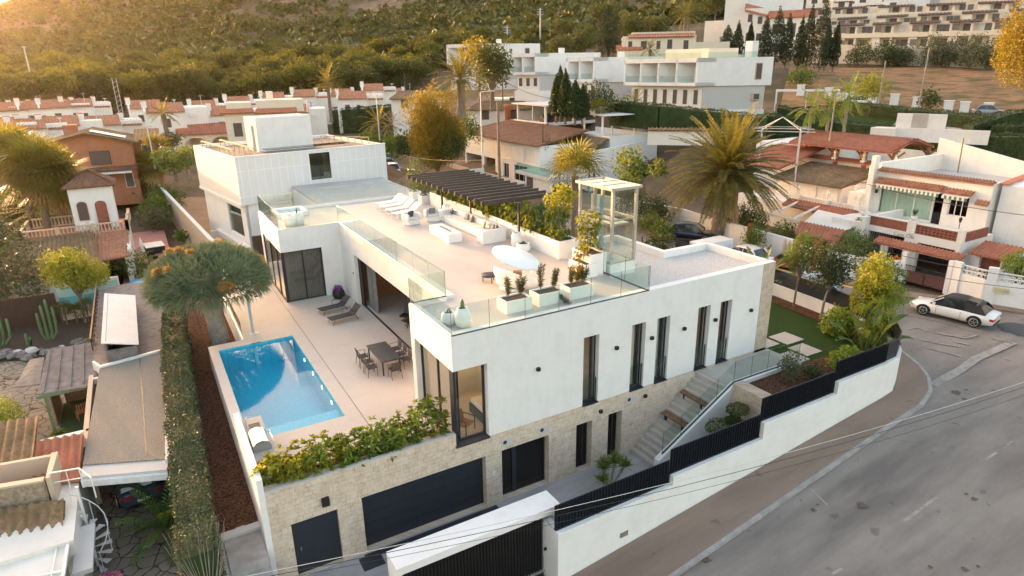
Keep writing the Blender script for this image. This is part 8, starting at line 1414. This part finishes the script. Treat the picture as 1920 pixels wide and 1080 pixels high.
# ------------------------------------------------ pine belt behind the town houses (individual trees) and the far wood
def pine_proto(mat,seed,hh=9.5):
    rg2=np.random.default_rng(seed); t=empty('pine_tree',(0,0,0),0,'','pine tree','pines behind the town houses'); L=[]
    for i in range(9):
        a=i*2.4; r=1.5+.6*rg2.random(); L.append(leaves((r*math.cos(a),r*math.sin(a),hh*.62+1.6*rg2.random()),(1.9,1.9,1.25),150,.62,.5,.8,0,.3,rg=rg2))
    L.append(leaves((0,0,hh*.85),(1.9,1.9,1.1),170,.62,.5,.8,0,.3,rg=rg2)); L.append(leaves((0,0,hh*.4),(2.6,2.6,2.2),260,.62,.5,.8,0,.3,rg=rg2))
    npmesh('crown',*cat(L),mat,t); m=MB(); m.tube([(0,0,-1.5),(.2,.1,hh*.3),(0,0,hh*.7)],[.3,.22,.12],6)
    for i in range(4): a=i*1.6; m.tube([(0,0,hh*.35),(1.4*math.cos(a),1.4*math.sin(a),hh*.65)],.09,4)
    m.build('trunk','trunk',t); return t
PR=[pine_proto('pine',1),pine_proto('pinel',2),pine_proto('pine',3,8.5)]  # second prototype has sunlight put into its yellower leaf colour
for o in PR: CH[o.name]=kids(o)
for o in list(CH.values()):
    for k_ in o: CH[k_.name]=[]
cnt=0; used=set(); rg3=random.Random(5)
lab=lambda px,r: 'pine of the wood behind the town houses'
for row,(ys,Ds,step,n) in enumerate((([(-10,238),(230,226),(400,196),(620,160),(800,158)],186,17,48),([(-10,226),(230,205),(400,178),(620,150),(830,142)],203,17,49),([(-10,212),(230,188),(400,162),(620,138),(900,128)],222,17,53),([(-10,196),(230,172),(400,148),(620,126),(940,118)],242,18,52))):
    for i in range(n):
        px=-12+i*step+rg3.uniform(-6,6); D_=Ds+rg3.uniform(-7,7)
        v=onT(px,150,D_); z=gz(v.x,v.y); s=rg3.uniform(.8,1.25); k_=PR[cnt%3]
        l=('sunlight coloured yellow' if cnt%3==1 else 'dark green')+' pine in the '+('front row','second row','third row','back row')[row]+' of the wood behind the town houses'
        if cnt<3: k_.location=(v.x,v.y,z-.5); k_['label']=l
        else: copy_tree(k_,(v.x,v.y,z-.5),rg3.random()*6,l,sc=s)
        cnt+=1
# the far wooded mountain: one mass
n=15000; rr=np.sqrt(rng.random(n)*(700**2-225**2)+225**2); aa=np.radians(rng.uniform(-14,66,n)); X=rr*np.sin(aa)+CAMP[0]; Y=rr*np.cos(aa)+CAMP[1]
nz=np.sin(X*.021+Y*.013)*np.cos(Y*.024-X*.009)+.7*np.sin(X*.06+1.7)*np.sin(Y*.055+X*.02)+.4*rng.normal(size=n)
dr=np.hypot(X,Y); keep=(nz>-.35)&~((aa>R_(41))&(rr<262))&~((aa>R_(48))&(rr<330)&(rng.random(n)>.25)); X,Y,rr=X[keep],Y[keep],rr[keep]; Z=rough(X,Y); m_=len(X)
sz=(2.2+2.6*rng.random(m_)**2)*(.85+.35*(rr<320)); q=30; d=rng.normal(size=(m_,q,3)); d/=np.linalg.norm(d,axis=2)[...,None]; d[...,2]=np.abs(d[...,2])*1.15
P=np.stack([X,Y,Z+.4],1)[:,None,:]+d*(sz[:,None,None]*np.array([1,1,1.05])*(.75+.35*rng.random((m_,q,1)))); P=P.reshape(-1,3)
a=rng.normal(size=P.shape); a/=np.linalg.norm(a,axis=1)[:,None]; b=np.cross(a,rng.normal(size=P.shape)); b/=np.linalg.norm(b,axis=1)[:,None]; s=np.repeat(sz,q)[:,None]*.36
V=np.stack([P-a*s,P+b*s*.7,P+a*s,P-b*s*.7],1).reshape(-1,3); o=npmesh('mountain_wood',V,np.arange(len(V)).reshape(-1,4),'hill'); tag(o,kind='stuff')
# undergrowth bank and garden ground trees near middle: fill vegetation
for i,(px,py,D_,h,cr,mt) in enumerate(((1050,125,180,8,4.0,'pine'),(1085,118,186,9,4.2,'pine'),(1180,92,190,9,4.5,'pine'),(1230,88,195,8,4,'pine'),(1000,130,175,6,3,'pine'),(1130,60,230,9,5,'pine'),(1290,60,210,8,4,'pine'),(1340,40,230,9,5,'pine'),(1060,90,225,9,5,'pine'),(960,120,200,7,3.6,'pinel'),(1450,20,260,9,5,'pine'),(1530,14,262,9,5,'pine'),(1640,5,268,9,5,'leafd'),(1735,4,250,7,4,'leafd'),(1890,6,262,8,5,'leafd'))): T_(px,py,D_,h,cr,2,mt,'hillside pine above the white houses, '+('left of the bare slope','right of the left one','behind the cream hill villa','right behind the cream hill villa','low one near the power pole','high above the cream villa','left above the apartment towers','above the apartment towers','highest near the cypress pair','between the two power poles','behind the tallest apartment tower','at the top edge, left','at the top edge, middle','beside the yellowish house','in the top right corner')[i],'hillside_tree',.6,16)
for i,(px,py,D_,r,h) in enumerate(((12,345,88,3.0,2.2),(40,330,96,3.2,2.4),(8,400,66,2.6,2.0),(30,375,76,2.6,2.0),(250,330,96,2.2,2.0),(230,385,62,1.6,1.6),(20,300,110,3.0,2.2),(60,300,112,2.6,2.0),(1210,268,84,1.6,1.2),(1180,300,70,1.4,1.4),(1240,345,52,1.5,1.6),(1255,375,46,1.4,1.5),(1215,372,44,1.3,1.3))):
    v=onT(px,py,D_); shrub('garden_bush',(v.x,v.y,gz(v.x,v.y)-.3),(r,r,h),'leaf' if i%2 else 'leafd','garden bush '+('at left edge behind the palms','behind the left palms','below the left date palm','left of the balustraded terrace','right of the orange house','between tower and orange house','before the front left town houses','above the left palm crowns','left of the flaking wall','by the side wing of the terraced villa','behind the date palm crown','left of the date palm trunk','behind the glass lift, low')[i],'shrub','garden bushes',.28,46)
# ------------------------------------------------ evening haze
hz_=MB().box(-1300,1500,-700,2150,-45,190).build('haze','white'); m_=bpy.data.materials.new('haze'); m_.use_nodes=True; nt_=m_.node_tree
for q_ in list(nt_.nodes):
    if q_.type!='OUTPUT_MATERIAL': nt_.nodes.remove(q_)
pv_=nt_.nodes.new('ShaderNodeVolumePrincipled'); pv_.inputs['Density'].default_value=.00004; pv_.inputs['Anisotropy'].default_value=.82; pv_.inputs['Color'].default_value=(.95,.80,.58,1)
nt_.links.new(pv_.outputs[0],[q_ for q_ in nt_.nodes if q_.type=='OUTPUT_MATERIAL'][0].inputs['Volume']); hz_.data.materials.clear(); hz_.data.materials.append(m_); tag(hz_,kind='stuff')
